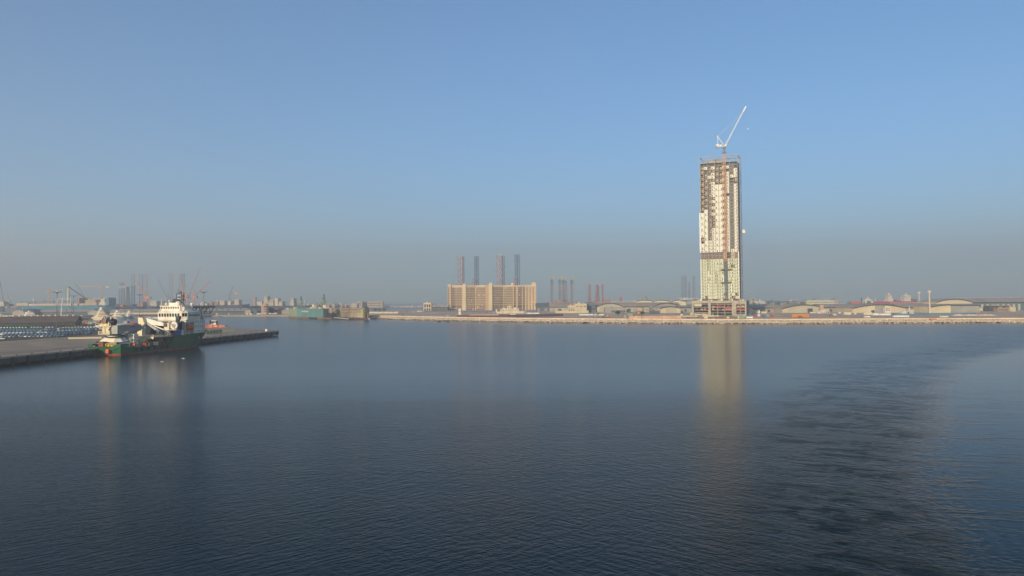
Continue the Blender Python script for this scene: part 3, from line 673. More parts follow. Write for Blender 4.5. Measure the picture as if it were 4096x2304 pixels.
for (x_, ra, rb, wd) in ((-.9,15,28,1.5),(TW+.1,28,43,1.0),(-.5,30,43,1.0),(1.95*BW,34,36,1.1),(1.95*BW,38,43,.9),(3.95*BW,31,34,.8),(3.95*BW,38,43,.5),(5.95*BW,35.5,38,1.1),(7.95*BW,34,36,1.0),(7.95*BW,38,41,1.0),(5.95*BW,38.5,41,.5)):
    g = MB(); g.box(x_-wd/2, x_+wd/2, -.45, -.16, (NR-rb)*HT+2.4, (NR-ra)*HT+2.4); g.build('white_strip', pstrip, T)
g = MB(); g.box(TW-.62, TW-.3, .8, TD-.9, 0, ZR+2); g.build('side_wall', tdark, T)  # flank away from the sun: its shade is put into the darker concrete
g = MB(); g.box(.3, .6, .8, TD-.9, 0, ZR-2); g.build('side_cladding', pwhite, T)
g = MB(); g.box(1, TW-1, TD-.65, TD-.3, 0, ZR-2); g.build('rear_cladding', pgreen, T)
for r_ in range(NR):
    if rnd.random() < .05: continue
    z_ = r_*HT+2.5; g = MB(); n_ = 8
    g.prism([(TW+.1, .6)]+[(TW+.1+2.3*math.sin(math.pi*i/n_), 3.0-2.4*math.cos(math.pi*i/n_)) for i in range(n_+1)]+[(TW+.1,5.4)], z_, z_+1.5+(.9 if rnd.random()<.3 else 0))
    g.build('balcony', mat('balcony_dark',(.10,.085,.085),.8), T)

# --- podium
PR = W(2985, 1200, 1035); kp = (2766-2048)/3000
PW = (PR.x-kp*PR.y)/(math.cos(TA)+kp*math.sin(TA))
PL = Vector((PR.x-PW*math.cos(TA), PR.y+PW*math.sin(TA), GZ))
PO = thing('parking_podium', 'broad concrete podium under the tall tower with goods on its open floors', 'building', PL, -TA)
PH = 25.6-GZ
pconc = mat('podium_concrete', (0.47,0.41,0.30), 0.9, 0.15, 0.12, spec=0.2)
bx = [0, 2.6, 22.5, 26.0, 54.5, 60.5, 72.0, PW]
g = MB()
for a, b_ in ((0,2.6),(22.5,26.0),(54.5,60.5),(72.0,PW)): g.box(a, b_, 0, 2.0, 0, PH)
for a, b_ in ((2.6,22.5),(26,54.5),(60.5,72)): g.box(a, b_, .02, 1.9, PH-(3.8 if a != 60.5 else 4.6), PH-.02)
g.box(60.5,72,.02,1.9,0,1.6)
for x_ in (35.5,45.0,66.2): g.box(x_-.35,x_+.35,.3,1.2,0,PH-3.8)
g.build('front_frame', pconc, PO)
g = MB()
for z_ in (3.4,7.2,11.1,15.0): g.box(.5, PW-.2, 1.0, 49, z_-.25, z_+.25)
g.box(.3, PW-.3, 2.0, 49.5, PH-.5, PH-.03)
g.build('floor_deck', mat('deck_concrete',(.5,.42,.36),.9,.15,.2), PO)
g = MB(); g.box(PW-.6, PW, 2.0, 50, 0, PH-.02); g.box(0, .6, 2.0, 50, 0, PH-.02); g.box(.6, PW-.6, 49.5, 50, 0, PH-.5); g.build('side_wall', mat('podium_side',(.24,.23,.22),.9,.15,.1), PO)
g = MB(); g.box(.7, PW-.7, 11, 11.5, 0, PH-.6); g.build('inner_wall', inner, PO)
g = MB(); g.box(3.2, 13.5, 1.2, 1.7, 12.6, 16.4); g.build('board_panel', mat('podium_board',(.66,.58,.40),.8), PO)
def on_pod(x, z, y=3.0): 
    c, s_ = math.cos(-TA), math.sin(-TA); return (PL.x+x*c-y*s_, PL.y+x*s_+y*c, GZ+z)
salmon = mat('salmon_goods', (.62,.20,.14), .8, .2, .5); pinkred = mat('red_goods', (.62,.055,.055), .7, .2, .5); tangoods = mat('tan_goods', (.62,.42,.24), .8, .2, .5); darkgoods = mat('dark_goods', (.16,.10,.08), .8, .2, .5)
gcol = {'red': pinkred, 'salmon': salmon, 'tan': tangoods, 'brown': darkgoods}
side = lambda x: 'left' if x < 24 else ('middle' if x < 57 else 'right')
for (x, z, l_, h_, cn) in ((29,11.35,4,1.6,'tan'),(33,11.35,3.6,1.8,'red'),(38.5,11.35,4.6,2.4,'red'),(43,11.35,2.4,1.8,'salmon'),(49.5,11.35,4.4,2.2,'red'),(63,11.35,4,2.2,'tan'),(69,11.35,4.6,2.4,'tan'),(8,11.35,6,2,'brown'),(18,11.35,4,1.6,'brown'),
                           (29,7.45,3,2.2,'tan'),(33,7.45,2.4,1.6,'brown'),(38,7.45,3,2,'brown'),(42.5,7.45,2.4,1.6,'tan'),(49.8,7.45,8,2.9,'salmon'),(63,7.45,4.4,2.4,'red'),(69.4,7.45,4.6,2.2,'red'),(13.5,7.45,3.4,2.4,'tan'),(18,7.45,3.4,2.6,'salmon'),(7,7.45,4,2.2,'brown'),(40,15.25,6,1,'brown'),(50,15.25,5,1,'brown')):
    g = MB(); n_ = max(2, int(l_/1.3))
    for q in range(n_):
        hh = h_*rnd.uniform(.6,1); g.box(-l_/2+q*l_/n_, -l_/2+(q+.93)*l_/n_, 0, 3, 0, hh); g.box(-l_/2+(q+.1)*l_/n_, -l_/2+(q+.8)*l_/n_, .3, 2.6, hh, hh+.25)
    fl = {11.35:'upper', 7.45:'lower', 15.25:'top'}[z]
    tag(g.build('stored_goods', gcol[cn]), f'{cn} bundle of goods on the {fl} podium floor, {side(x)} bay', 'goods', on_pod(x, z), -TA, 'goods stored in the podium')
tcol = {'grey': greyp, 'rust': rustm, 'white': white, 'brown': darkgoods}
for q in range(20):
    x = 2+q*3.55; cn = ['brown','rust','grey','white'][q%4]; h_ = rnd.uniform(1.0,2.6); l_ = rnd.uniform(1.6,3)
    g = MB(); g.box(-l_/2, l_/2, 0, 2, 0, h_*.6); g.box(-l_/2+.2, l_/2-.3, .3, 1.8, h_*.6, h_); g.beam((-l_/2,.2,0),(-l_/2,.2,h_+1),.18); g.beam((-l_/2,.2,h_+1),(l_/2,.2,h_+1),.18); g.beam((l_/2,.2,0),(l_/2,.2,h_+1),.18)
    tag(g.build('site_material', tcol[cn]), f'{cn} pile of site material on the podium roof at the foot of the tower, number of the row hidden by no other', 'material', on_pod(x, PH, 1.2), -TA, 'site material along the podium roof edge')
    o = col.objects[-1]; 
for i, o in enumerate([o for o in col.objects if o.name.startswith('site_material')]):
    o['label'] = f"{['brown','rust red','grey','white'][i%4]} pile of framed site material on the podium roof edge"

# --- luffing crane on the tower
Yc = 1052.0; XCr = XP(2905, Yc); CB = 25.6
KR = thing('tower_crane', 'white luffing crane with an orange mast climbing the front of the tall tower', 'crane', (XCr, Yc, CB), -R(10))
cz = lambda py: ZP(2905, py, Yc)-CB
omast = mat('crane_orange', (.76,.38,.18), .6, .12, .3); gmast = mat('crane_bluegrey', (.20,.24,.26), .6, .1, .3); cwhite = mat('crane_white', (.82,.78,.70), .5, .08, .4)
g = MB(); g.lattice((0,-3.2,0),(0,-3.2,cz(1046)),2.6,3.0,.42,.26); g.build('lower_mast', gmast, KR)
g = MB(); g.lattice((0,-3.2,cz(1046)),(0,-3.2,cz(613)),2.4,4.2,.42,.22)
for q in range(0, 150, 6): g.box(-.8,.8,-3.9,-2.5,cz(1046)+q,cz(1046)+q+.3)
g.build('mast', omast, KR)
g = MB(); g.lattice((0,-3.2,cz(613)),(0,-3.2,cz(592)),2.6,2.4,.42,.26); g.cyl((0,-3.2,cz(614)),(0,-3.2,cz(611)),3.0,n=12); g.cyl((0,-3.2,cz(595)),(0,-3.2,cz(591)),2.2,n=12); g.build('slewing_ring', gmast, KR)
for py in (1078, 1130):
    g = MB(); g.box(-7,7,-5.5,.5,cz(py)-.5,cz(py)+.4); g.box(-2.2,2.2,-5.6,-.4,cz(py)+.4,cz(py)+2.4); g.build('mast_collar', tdark, KR)
zt = cz(588)
g = MB(); g.box(-11.5,2.6,-4.9,-1.5,zt-.2,zt+.5); g.box(-11.2,-7.0,-4.8,-1.6,zt+.5,zt+3.4); g.box(-6.2,-3,-4.6,-1.8,zt+.5,zt+2.6); g.build('machinery_deck', cwhite, KR)
g = MB(); g.box(-11.6,-9.4,-5.1,-1.3,zt-2.0,zt+1.5); g.build('counterweight', greyp, KR)
g = MB(); g.loft([[(1.2,-5.6,zt+.4),(3.0,-5.6,zt+.4),(3.0,-4.9,zt+.4),(1.2,-4.9,zt+.4)],[(1.0,-5.8,zt+2.6),(3.4,-5.8,zt+2.6),(3.4,-4.9,zt+2.6),(1.0,-4.9,zt+2.6)]]); g.build('cab', cwhite, KR)
g = MB()
for y_ in (-4.4,-2.0): g.beam((.8,y_,zt+.3),(-8.8,y_,cz(549)),.6); g.beam((-8.6,y_,zt+.3),(-8.8,y_,cz(549)),.4)
g.beam((-8.8,-4.4,cz(549)),(-8.8,-2,cz(549)),1.0); g.box(-9.6,-8.0,-4,-2.4,cz(549),cz(549)+1.6); g.build('a_frame', cwhite, KR)
tip = Vector(((2989-2905)/3000*Yc*1.015, -3.2, cz(434)))
g = MB(); g.lattice((1.5,-3.2,zt+1),tip*1.0,1.7,2.4,.26,.15,3,wd2=1.3); jb = g.build('jib', cwhite, KR)
g = MB(); d_ = (tip-Vector((1.5,-3.2,zt+1))).normalized(); g.beam(tip-d_*8, tip+d_*1.0, 1.7); g.build('jib_head', cwhite, jb)
g = MB(); g.beam((-8.8,-3.2,cz(549)+.6),tip-d_*9,.16); g.build('pendant_cable', cwhite, KR)
g = MB(); g.beam(tip+Vector((.8,0,0)),(tip.x+1.4,-3.2,cz(492)),.09); g.beam((tip.x+1.4,-3.2,cz(492)),(tip.x+2.4,-3.2,cz(520)),.3); g.build('hoist_rope', gmast, KR)
g = MB(); g.box(tip.x+1.8,tip.x+3.0,-3.8,-2.6,cz(524),cz(519)); g.build('hook', cwhite, KR)
# --- passenger hoist on the right flank
Yh = 1062.0; hx = XP(2971, Yh)
HM = thing('site_hoist', 'slender lattice hoist mast standing clear of the right flank of the tall tower', 'hoist', (hx, Yh, CB), -TA)
g = MB(); zt_ = ZP(2971,622,Yh)-CB; g.lattice((0,0,0),(0,0,zt_),1.3,3.0,.24,.14,4); g.build('mast', mat('hoist_rust',(.36,.24,.20),.7), HM)
for z_ in range(12, int(zt_)-4, 13):
    g = MB(); g.beam((0,0,z_),(-5.5,0,z_+.3),.2); g.beam((0,0,z_),(-5.5,1.5,z_+.3),.2); g.build('tie_bar', gmast, HM)
zc = ZP(2975,930,Yh)-CB; g = MB(); g.box(-2,-.9,-1.4,1.4,zc,zc+3.4); g.box(.9,5.0,-1.6,1.6,zc-1,zc+3.0); g.box(.7,5.2,-1.8,1.8,zc+3.0,zc+3.3); g.box(2,3,-.6,.6,zc+3.3,zc+4.6); g.build('hoist_cage', cwhite, HM)

# ================================================================ the long hotel-like block
Yb = 1590.0
HO = thing('apartment_block', 'wide beige block of many storeys with stair shafts, rows of small dark windows', 'building', (XP(1790,Yb), Yb, GZ))
hx0 = HO.location.x
hX = lambda px: XP(px, Yb)-hx0
hZ = lambda py: ZP(1970, py, Yb)-GZ
hb = mat('beige_render_wall', (0.62,0.44,0.27), 0.9, 0.07, 0.05, spec=0.15)
hb2 = mat('beige_render_pale', (0.72,0.57,0.36), 0.9, 0.06, 0.05, spec=0.15)
hwin = mat('block_window', (0.035,0.03,0.03), 0.5, 0.2, 0.5, spec=0.25)
front = [(1790,5),(1803,5),(1803,8),(1848,0),(1848,-1),(1865,-1),(1865,1),(1902,7),(1942,-1),(1955,1),(1955,-1.5),(1970,-1.5),(1970,1),(2012,8),(2052,4),(2100,9),(2118,9),(2145,3)]
pts = [(hX(p_), y_*1.15) for p_, y_ in front]
g = MB(); ztop = hZ(1143)
g.prism(pts+[(hX(2145),34),(0,34)], 0, ztop); hw = g.build('wall', hb, HO)
g = MB()
for (a, b_, y0, y1, zt_) in ((1790,1803,7,20,1137),(1851,1863,-1.8,10,1134),(1955.5,1969.5,-2.6,10,1131),(2045,2054,8,20,1132),(2128,2144,8,24,1131)):
    g = MB(); g.box(hX(a)+.05, hX(b_)-.05, y0, y1, 1, hZ(zt_)); g.build('stair_shaft', hb2, HO)
g = MB()
for i in range(len(pts)-1):
    (x0,y0),(x1,y1) = pts[i], pts[i+1]
    if x1-x0 > 2: g.hexa([(x0,y0-.25,ztop-.2),(x1,y1-.25,ztop-.2),(x1,y1+.5,ztop-.2),(x0,y0+.5,ztop-.2),(x0,y0-.25,ztop+1.2),(x1,y1-.25,ztop+1.2),(x1,y1+.5,ztop+1.2),(x0,y0+.5,ztop+1.2)])
g.build('parapet', hb2, HO)
rows = 13; rz = [hZ(1152)-k*(hZ(1152)-hZ(1222))/(rows-3) for k in range(rows-2)]+[hZ(1229)+.5, hZ(1238)+.5]
wins = []; balc = MB()
def facade_pt(px):
    for i in range(len(front)-1):
        (a,ya),(b_,yb) = front[i], front[i+1]
        if a <= px < b_: return hX(px), 1.15*(ya+(yb-ya)*(px-a)/(b_-a)), math.atan2(1.15*(yb-ya), hX(b_)-hX(a))
segs = [(1807,1816,3),(1817,1822,2),(1824.5,1847,5),(1793,1795,1),(1868,1899,6),(1903.5,1937,7),(1938,1941,1),(1972,2051,15),(2056,2063,2),(2072,2088,4),(2093,2099,2),(2107,2110,1),(2119,2123,1),(2131,2135,1)]
for (a, b_, n_) in segs:
    for q in range(n_):
        px = a+(b_-a)*(q+.5)/n_
        for k, z_ in enumerate(rz):
            if rnd.random() < .02: continue
            X_, Y_, an = facade_pt(px); big_ = k >= 11
            wins.append((X_, Y_, an, z_, .95 if not (1972<=a<2052) else 1.15, 1.2 if not big_ else 1.8))
for (px0, px1) in ((1866,1901),(1971,2011.5),(2012.5,2051.5)):
    xa, ya, _ = facade_pt(px0); xb, yb, _ = facade_pt(px1)
    for k, z_ in enumerate(rz[2:11]): balc.hexa([(xa,ya-1.4,z_-1.7),(xb,yb-1.4,z_-1.7),(xb,yb,z_-1.7),(xa,ya,z_-1.7),(xa,ya-1.4,z_-.9),(xb,yb-1.4,z_-.9),(xb,yb,z_-.9),(xa,ya,z_-.9)])
balc.build('balcony', hb2, HO)
rest = MB()
wins.sort(key=lambda t_: -t_[3])
for i, (x_, y_, an, z_, w_, h_) in enumerate(wins):
    g = MB() if i < 100 else rest; c_, s_ = math.cos(an), math.sin(an)
    P4 = [(x_-w_*c_-.05*-s_, y_-w_*s_-.06), (x_+w_*c_, y_+w_*s_-.06), (x_+w_*c_-.4*s_, y_+w_*s_+.4), (x_-w_*c_-.4*s_, y_-w_*s_+.4)]
    g.hexa([(a, b_, z_-h_) for a, b_ in P4]+[(a, b_, z_+h_) for a, b_ in P4])
    if i < 100: g.build('window', hwin, HO)
o = rest.build('window', hwin, HO); o['kind'] = 'stuff'

# ================================================================ builders for low buildings
shed_wall = mat('shed_wall', (0.50,0.45,0.33), 0.85, 0.08, 0.06, spec=0.2)
shed_wall2 = mat('shed_wall_cream', (0.66,0.55,0.36), 0.85, 0.08, 0.06, spec=0.2)
shed_roof = mat('shed_roof', (0.46,0.37,0.29), 0.8, 0.10, 0.05, spec=0.2)
roof_cream = mat('roof_cream', (0.72,0.62,0.42), 0.8, 0.06, 0.05, spec=0.2)
trim = mat('dark_trim', (0.07,0.07,0.075), 0.7, 0.2, 0.2)
gconc = mat('grey_wall', (0.36,0.34,0.30), 0.85, 0.10, 0.08, spec=0.2)
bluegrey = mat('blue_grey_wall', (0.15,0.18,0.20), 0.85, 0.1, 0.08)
def bldg(label, px0, px1, ptop, Y, depth=20, m=None, roof=None, win=None, gz=GZ, name='building', cat='building', door=None, pbase=None, rz=0, sill=None):
    x0, x1 = XP(px0, Y), XP(px1, Y); h = ZP((px0+px1)/2, ptop, Y)-gz; w_ = x1-x0
    t = thing(name, label, cat, (x0, Y, gz), rz)
    g = MB(); g.box(0, w_, 0, depth, 0, h); g.build('wall', m or shed_wall, t)
    g = MB(); g.box(-.3, w_+.3, -.3, depth+.3, h+.003, h+.5); g.box(w_*.3, w_*.3+min(4,w_*.2), depth*.3, depth*.6, h+.5, h+2.2); g.build('roof', roof or m or shed_roof, t)
    if win:
        for (u0, u1, n, v0, v1) in win:       # fractions of the front, number, heights
            for q in range(n):
                a = w_*(u0+(u1-u0)*(q+.18)/n); b_ = w_*(u0+(u1-u0)*(q+.82)/n)
                g = MB(); g.box(a, b_, -.08, .2, h*v0, h*v1); g.build('window', hwin, t)
    if door:
        for (u0, u1, v1) in door: g = MB(); g.box(w_*u0, w_*u1, -.1, .2, 0, h*v1); g.build('door', trim, t)
    return t
def arch(label, px0, px1, pcrown, peave, Y, depth, m=None, rm=None, gz=GZ, half=None, doors=(), wallcut=None, name='arched_shed', pnl=()):
    x0, x1 = XP(px0, Y), XP(px1, Y); pm = (px0+px1)/2; hc = ZP(pm, pcrown, Y)-gz; he = ZP(pm, peave, Y)-gz; w_ = x1-x0
    t = thing(name, label, 'shed', (x0, Y, gz))
    n = 16; f = [(w_*i/n, he+(hc-he)*(1-abs(2*i/n-1)**2.0)) for i in range(n+1)]
    if half == 'l': f = [(w_*i/n, he+(hc-he)*math.sin(math.pi/2*i/n)) for i in range(n+1)]
    g = MB(); g.sect([(0,0),(w_,0)]+f[::-1], 0, depth); g.build('wall', m or shed_wall, t)
    g = MB()
    for i in range(n):
        (a,za),(b_,zb) = f[i], f[i+1]; th = 1.3
        g.hexa([(a,-1,za+.02),(b_,-1,zb+.02),(b_,depth+.5,zb+.02),(a,depth+.5,za+.02),(a,-1,za+th),(b_,-1,zb+th),(b_,depth+.5,zb+th),(a,depth+.5,za+th)])
    ro = g.build('roof', rm or shed_roof, t)
    g = MB()
    for i in range(n):
        (a,za),(b_,zb) = f[i], f[i+1]; g.hexa([(a,-1.3,za-.5),(b_,-1.3,zb-.5),(b_,-1.02,zb-.5),(a,-1.02,za-.5),(a,-1.3,za+1.1),(b_,-1.3,zb+1.1),(b_,-1.02,zb+1.1),(a,-1.02,za+1.1)])
    g.build('edge_trim', trim, ro)
    for (u0, u1, v, mm) in doors: g = MB(); g.box(w_*u0, w_*u1, -.12, .3, 0, v); g.build('door', mm, t)
    for (u0, u1, v0, v1, mm) in pnl: g = MB(); g.box(w_*u0, w_*u1, -.10, .3, v0, v1); g.build('wall_panel', mm, t)
    return t
def long_shed(label, px0, px1, pridge, peave, Y, depth, m=None, rm=None, gz=GZ, vents=0, openings=0, name='long_shed', Yr=None, awning=False):
    x0, x1 = XP(px0, Y), XP(px1, Y); pm = (px0+px1)/2; he = ZP(pm, peave, Y)-gz; w_ = x1-x0
    hr = ZP(pm, pridge, Y+depth/2)-gz
    t = thing(name, label, 'shed', (x0, Y, gz))
    g = MB(); g.box(0, w_, 0, depth, 0, he); g.sectx([(0,he),(depth,he),(depth/2,hr)], .2, w_-.2); g.build('wall', m or shed_wall, t)
    g = MB(); s_ = (hr-he)/(depth/2); n = 6
    prof = []
    for k in range(n+1):
        u = k/n; prof.append((-1.5+(depth/2+1.5)*u, he+.05+(hr-he)*math.sin(u*math.pi/2)))
    prof = prof+[(depth-y_, z_) for y_, z_ in prof[-2::-1]]
    for k in range(len(prof)-1):
        (ya,za),(yb,zb) = prof[k], prof[k+1]
        g.hexa([(-1,ya,za+.05),(w_+1,ya,za+.05),(w_+1,yb,zb+.05),(-1,yb,zb+.05),(-1,ya,za+.6),(w_+1,ya,za+.6),(w_+1,yb,zb+.6),(-1,yb,zb+.6)])
    ro = g.build('roof', rm or shed_roof, t)
    if vents:
        for q in range(vents):
            x_ = w_*(q+.5)/vents; g = MB(); g.cyl((x_,depth/2,hr),(x_,depth/2,hr+1.1),.7,n=7); g.cyl((x_,depth/2,hr+1.1),(x_,depth/2,hr+1.8),1.1,.6,7); g.build('roof_vent', white, ro)
    g = MB(); g.box(-.9, w_+.9, -1.75, -1.52, he-.9, he+.4); g.build('gutter', trim, ro)
    for q in range(openings):
        a = w_*(q+.2)/openings; b_ = w_*(q+.75)/openings; g = MB(); g.box(a, b_, -.1, .3, he*.12 if q%3 else 0, he*.6); g.build('opening', trim if q%2 else gconc, t)
    return t

# --- right-hand shore, from the left
bldg('low unfinished frame annex beside the left end of the wide beige block', 1694, 1725, 1212, 1570, 20, hb2, win=[(0.05,.95,3,.1,.38),(.05,.95,3,.5,.85)])
t = thing('unfinished_wing', 'open concrete frame between the annex and the wide beige block', 'frame', (XP(1727,1572),1572,GZ))
g = MB(); w_ = XP(1789,1572)-XP(1727,1572)
for z_ in (0,5,9.5): g.box(0,w_,0,18,z_,z_+.7)
for q in range(9):
    for y_ in (0,17): g.box(w_*q/8.3,w_*q/8.3+.8,y_+.02,y_+.9,.7,9.5+(6.5 if q%2==0 else 0))
g.build('frame', tconc, t)
g = MB(); g.box(.5,w_-.5,9,9.5,.7,9.5); g.build('rear_wall', inner, t)
g = MB()
for z_ in (15.5,): g.beam((-4,0,z_),(w_,0,z_),.35); g.beam((0,17,z_-.5),(w_,17,z_-.3),.35)
g.build('top_beam', tconc, t)
# blue hoarding along the block
g = MB(); a_, b_ = XP(1695,1540), XP(2230,1540)
n_ = 60
for q in range(n_): g.box(a_+(b_-a_)*q/n_+.1, a_+(b_-a_)*(q+1)/n_-.1, 1540, 1540.3, GZ, GZ+2.6)
tag(g.build('blue_hoarding', mat('hoarding_blue',(.10,.16,.26),.7,.15,.1)), 'long blue hoarding in front of the wide beige block', 'fence')
# beached white vessel, white hut tower, barge
def hull_mesh(L_, B_, D_, bow=.14, stern=.06, sheer=.12, rake=.5, both=False):
    g = MB(); rr = []; n = 14
    for k in range(n+1):
        u = k/n
        wf = min(1, (max(0,u)/stern)**.6 if u < stern else 1, (max(0,1-u)/bow)**.55 if u > 1-bow else 1); wf = max(wf, .03 if u > .5 else .55)
        if both and u < bow: wf = max(.05,(u/bow)**.55)
        sh = D_*(1+sheer*max(0,(u-.6)/.4)**2)
        dx = L_*(u-.5); rk = (u-.5)*rake*D_
        b2 = B_/2*wf
        rr.append([(dx+rk,-b2,sh),(dx,-b2*.92,-.6),(dx,b2*.92,-.6),(dx+rk,b2,sh)])
    g.loft(rr); return g
def ship(label, px0, px1, pdeck, Y, hm, blocks, B_=24, pwl=None, name='ship', cat='ship', gz=0.0, flip=False, extra=None, rz=0, boot=None):
    x0, x1 = XP(px0, Y), XP(px1, Y); L_ = (x1-x0); D_ = ZP((px0+px1)/2, pdeck, Y)-gz
    t = thing(name, label, cat, ((x0+x1)/2, Y, gz), math.pi if flip else rz)
    hull_mesh(L_*.97, B_, D_).build('hull', hm, t)
    sg = -1 if flip else 1
    if boot: bb = hull_mesh(L_*.968, B_+.3, boot); bb.build('boot_stripe', redan, t)
    for (a, b_, pt, mm, nm) in blocks:
        xa, xb = sorted((sg*(XP(a,Y)-(x0+x1)/2), sg*(XP(b_,Y)-(x0+x1)/2))); h = ZP((a+b_)/2, pt, Y)-gz
        g = MB()
        if nm == 'mast' or nm == 'post':
            xm = (xa+xb)/2; g.cyl((xm,0,D_-.5),(xm,0,h),max(.4,(xb-xa)/2),max(.3,(xb-xa)/3.5),8)
            if nm == 'mast': g.box(xm-2.2,xm+2.2,-.3,.3,h-(h-D_)*.3,h-(h-D_)*.3+.6); g.box(xm-1.4,xm+1.4,-.5,.5,h-(h-D_)*.15,h-(h-D_)*.15+.5)
            g.build('mast', mm, t); continue
        if nm == 'super':
            n = max(1, min(7, int(round((h-D_)/3.4)))); H_ = (h-D_)/n; rs = random.Random(int(px0*7+a)); ws = []
            la, lb, lw = xa, xb, B_*.42
            for k in range(n):
                if k and k < n-1 and rs.random() < .6: la += (xb-xa)*rs.uniform(.0,.10); lb -= (xb-xa)*rs.uniform(0,.10); lw -= .5
                if k == n-1: lw += 1.6
                ws.append((la, lb, lw))
                g.box(la, lb, -lw, lw, D_+k*H_-.02, D_+(k+1)*H_-.4); g.box(la-.6, lb+.6, -lw-.5, lw+.5, D_+(k+1)*H_-.4, D_+(k+1)*H_-.02)
            for q in range(3): xx = la+(lb-la)*(.1+.3*q); g.box(xx, xx+(lb-la)*.16, -lw*.4+q, lw*.2+q, h-.02, h+rs.uniform(.8,2.6))
            g.beam(((la+lb)/2,0,h),((la+lb)/2,0,h+6),.5)
            for q in range(4): xx = xa-1.5-rs.uniform(0,5)*q*.5; g.box(xx-1.2, xx+1.2, -B_*.3, B_*.3, D_-.02, D_+rs.uniform(.8,4))
            so_ = g.build('superstructure', mm, t)
            g = MB()
            for k in range(n):
                la, lb, lw = ws[k]; m_ = max(2, int((lb-la)/3.0))
                for q in range(m_):
                    xx = la+.6+(lb-la-1.2)*(q+.25)/m_; g.box(xx, xx+(lb-la)/m_*.4, -lw-.06, -lw+.1, D_+k*H_+H_*.3, D_+k*H_+H_*.62); g.box(xx, xx+(lb-la)/m_*.4, lw-.1, lw+.06, D_+k*H_+H_*.3, D_+k*H_+H_*.62)
            g.build('window_row', hwin, so_)
        elif nm == 'lattice': g.lattice(((xa+xb)/2,0,D_),((xa+xb)/2,0,h),abs(xb-xa),abs(xb-xa)*1.2,.5,.3,wd2=abs(xb-xa)*.4); g.build('derrick', mm, t)
        elif nm == 'dark': g.loft([[(xa,-4,D_),(xb,-4,D_),(xb,4,D_),(xa,4,D_)],[(xa+.6,-3,h),(xb-.2,-3,h),(xb-.2,3,h),(xa+.6,3,h)]]); g.build('funnel', mm, t)
        else:
            g.box(xa, xb, -B_*.4, B_*.4, D_-.02, h); 
            for q in range(int((xb-xa)/6)): g.box(xa+3+q*6, xa+3.5+q*6, -B_*.4-.3, B_*.4+.3, D_, h+.4)
            g.build('deck_house', mm, t)
    return t
maroon = mat('hull_maroon', (0.16,0.055,0.055), 0.7, 0.25, 0.2)
ship('maroon beached barge with a cream side in front of the beige block', 1826, 2068, 1260.5, 1036, maroon, [(1880,1995,1258.5,hb2,'deck')], 14, gz=GZ, name='barge', cat='barge')
ship('white beached vessel with stepped cabins standing behind the maroon barge', 1985, 2112, 1245, 1300, cream, [(2003,2075,1235,cream,'super'),(2028,2046,1226,cream,'super')], 16, gz=GZ, name='vessel', cat='vessel')
bldg('narrow white hut tower in front of the left part of the beige block', 1834, 1843, 1236.5, 1200, 4, white, win=[(.3,.8,1,.55,.7)], name='hut_tower', cat='tower')
# corrugated dark fence
g = MB(); a_, b_ = P(2066,1270,GZ), P(2252,1264,GZ); d_ = (b_-a_); n_ = 80; L_ = d_.length; d_.normalize()
for q in range(n_):
    p0 = a_+d_*(L_*q/n_); p1 = a_+d_*(L_*(q+.8)/n_); g.hexa([(p0.x,p0.y,GZ),(p1.x,p1.y-.2,GZ),(p1.x,p1.y+.4,GZ),(p0.x,p0.y+.5,GZ),(p0.x,p0.y,GZ+3.6),(p1.x,p1.y-.2,GZ+3.6),(p1.x,p1.y+.4,GZ+3.6),(p0.x,p0.y+.5,GZ+3.6)])
tag(g.build('corrugated_fence', maroon), 'dark corrugated steel fence on the sand right of the beached barge', 'fence')

# big sheds left of the tower
long_shed('blue grey shed right beside the beige block, in shade', 2147, 2205, 1213, 1226, 1500, 60, bluegrey, bluegrey, vents=5, openings=4)  # the shed's shade is put into its blue-grey wall and roof colour
long_shed('long shed with a brown curved roof right of the beige block', 2200, 2330, 1211, 1228, 1470, 80, shed_wall, shed_roof, vents=8, openings=5)
bldg('tall cream building with small upper windows in front of the brown roofed shed', 2299, 2347, 1215, 1330, 30, shed_wall2, win=[(.1,.35,1,.66,.74),(.4,.65,1,.66,.74),(.7,.95,1,.66,.74)])
bldg('lower cream wing left of the tall cream building', 2273, 2299, 1223, 1335, 24, shed_wall2, win=[(.05,.95,3,.25,.45),(.05,.95,3,.62,.7)])
bldg('low cream boundary building in front of the cream wing', 2222, 2354, 1244, 1300, 8, shed_wall2)
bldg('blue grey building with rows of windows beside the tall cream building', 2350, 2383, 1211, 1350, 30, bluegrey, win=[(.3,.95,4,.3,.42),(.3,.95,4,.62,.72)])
long_shed('very long shed with a grey brown roof behind the two small arched fronts', 2383, 2722, 1211.5, 1226, 1390, 70, shed_wall, shed_roof, vents=26, openings=14)
arch('arched shed front with pale doors, second wide arch left of the tower', 2386, 2492, 1213.5, 1227, 1355, 60, pnl=[(.02,.12,2,9,shed_wall2)], doors=[(.52,.56,8,gconc)])
arch('arched shed front closest to the left side of the tower', 2612, 2722, 1212.5, 1228, 1350, 60, gconc)
arch('low arched shed with a big double door left of the tower podium', 2641, 2722, 1227.5, 1234, 1260, 50, shed_wall2, doors=[(.28,.55,9,shed_wall),(.56,.83,9,shed_wall)])
long_shed('low flat shed with a white edge running into the tower podium', 2722, 2790, 1223, 1229, 1300, 40, gconc, gconc, openings=5)
for i, (a, b_, pt, pe) in enumerate(((2544,2612,1201,1206),(2612,2680,1201,1207),(2680,2748,1200.5,1210))):
    arch(['cream arched roof, left one of the three behind the long shed','cream arched roof, middle one of the three behind the long shed','cream arched roof, right one of the three behind the long shed'][i], a, b_, pt, pe, 1700, 60, roof_cream, roof_cream)
long_shed('low cream shed left of the three cream arched roofs', 2452, 2545, 1207, 1210, 1710, 40, roof_cream, roof_cream, vents=12)
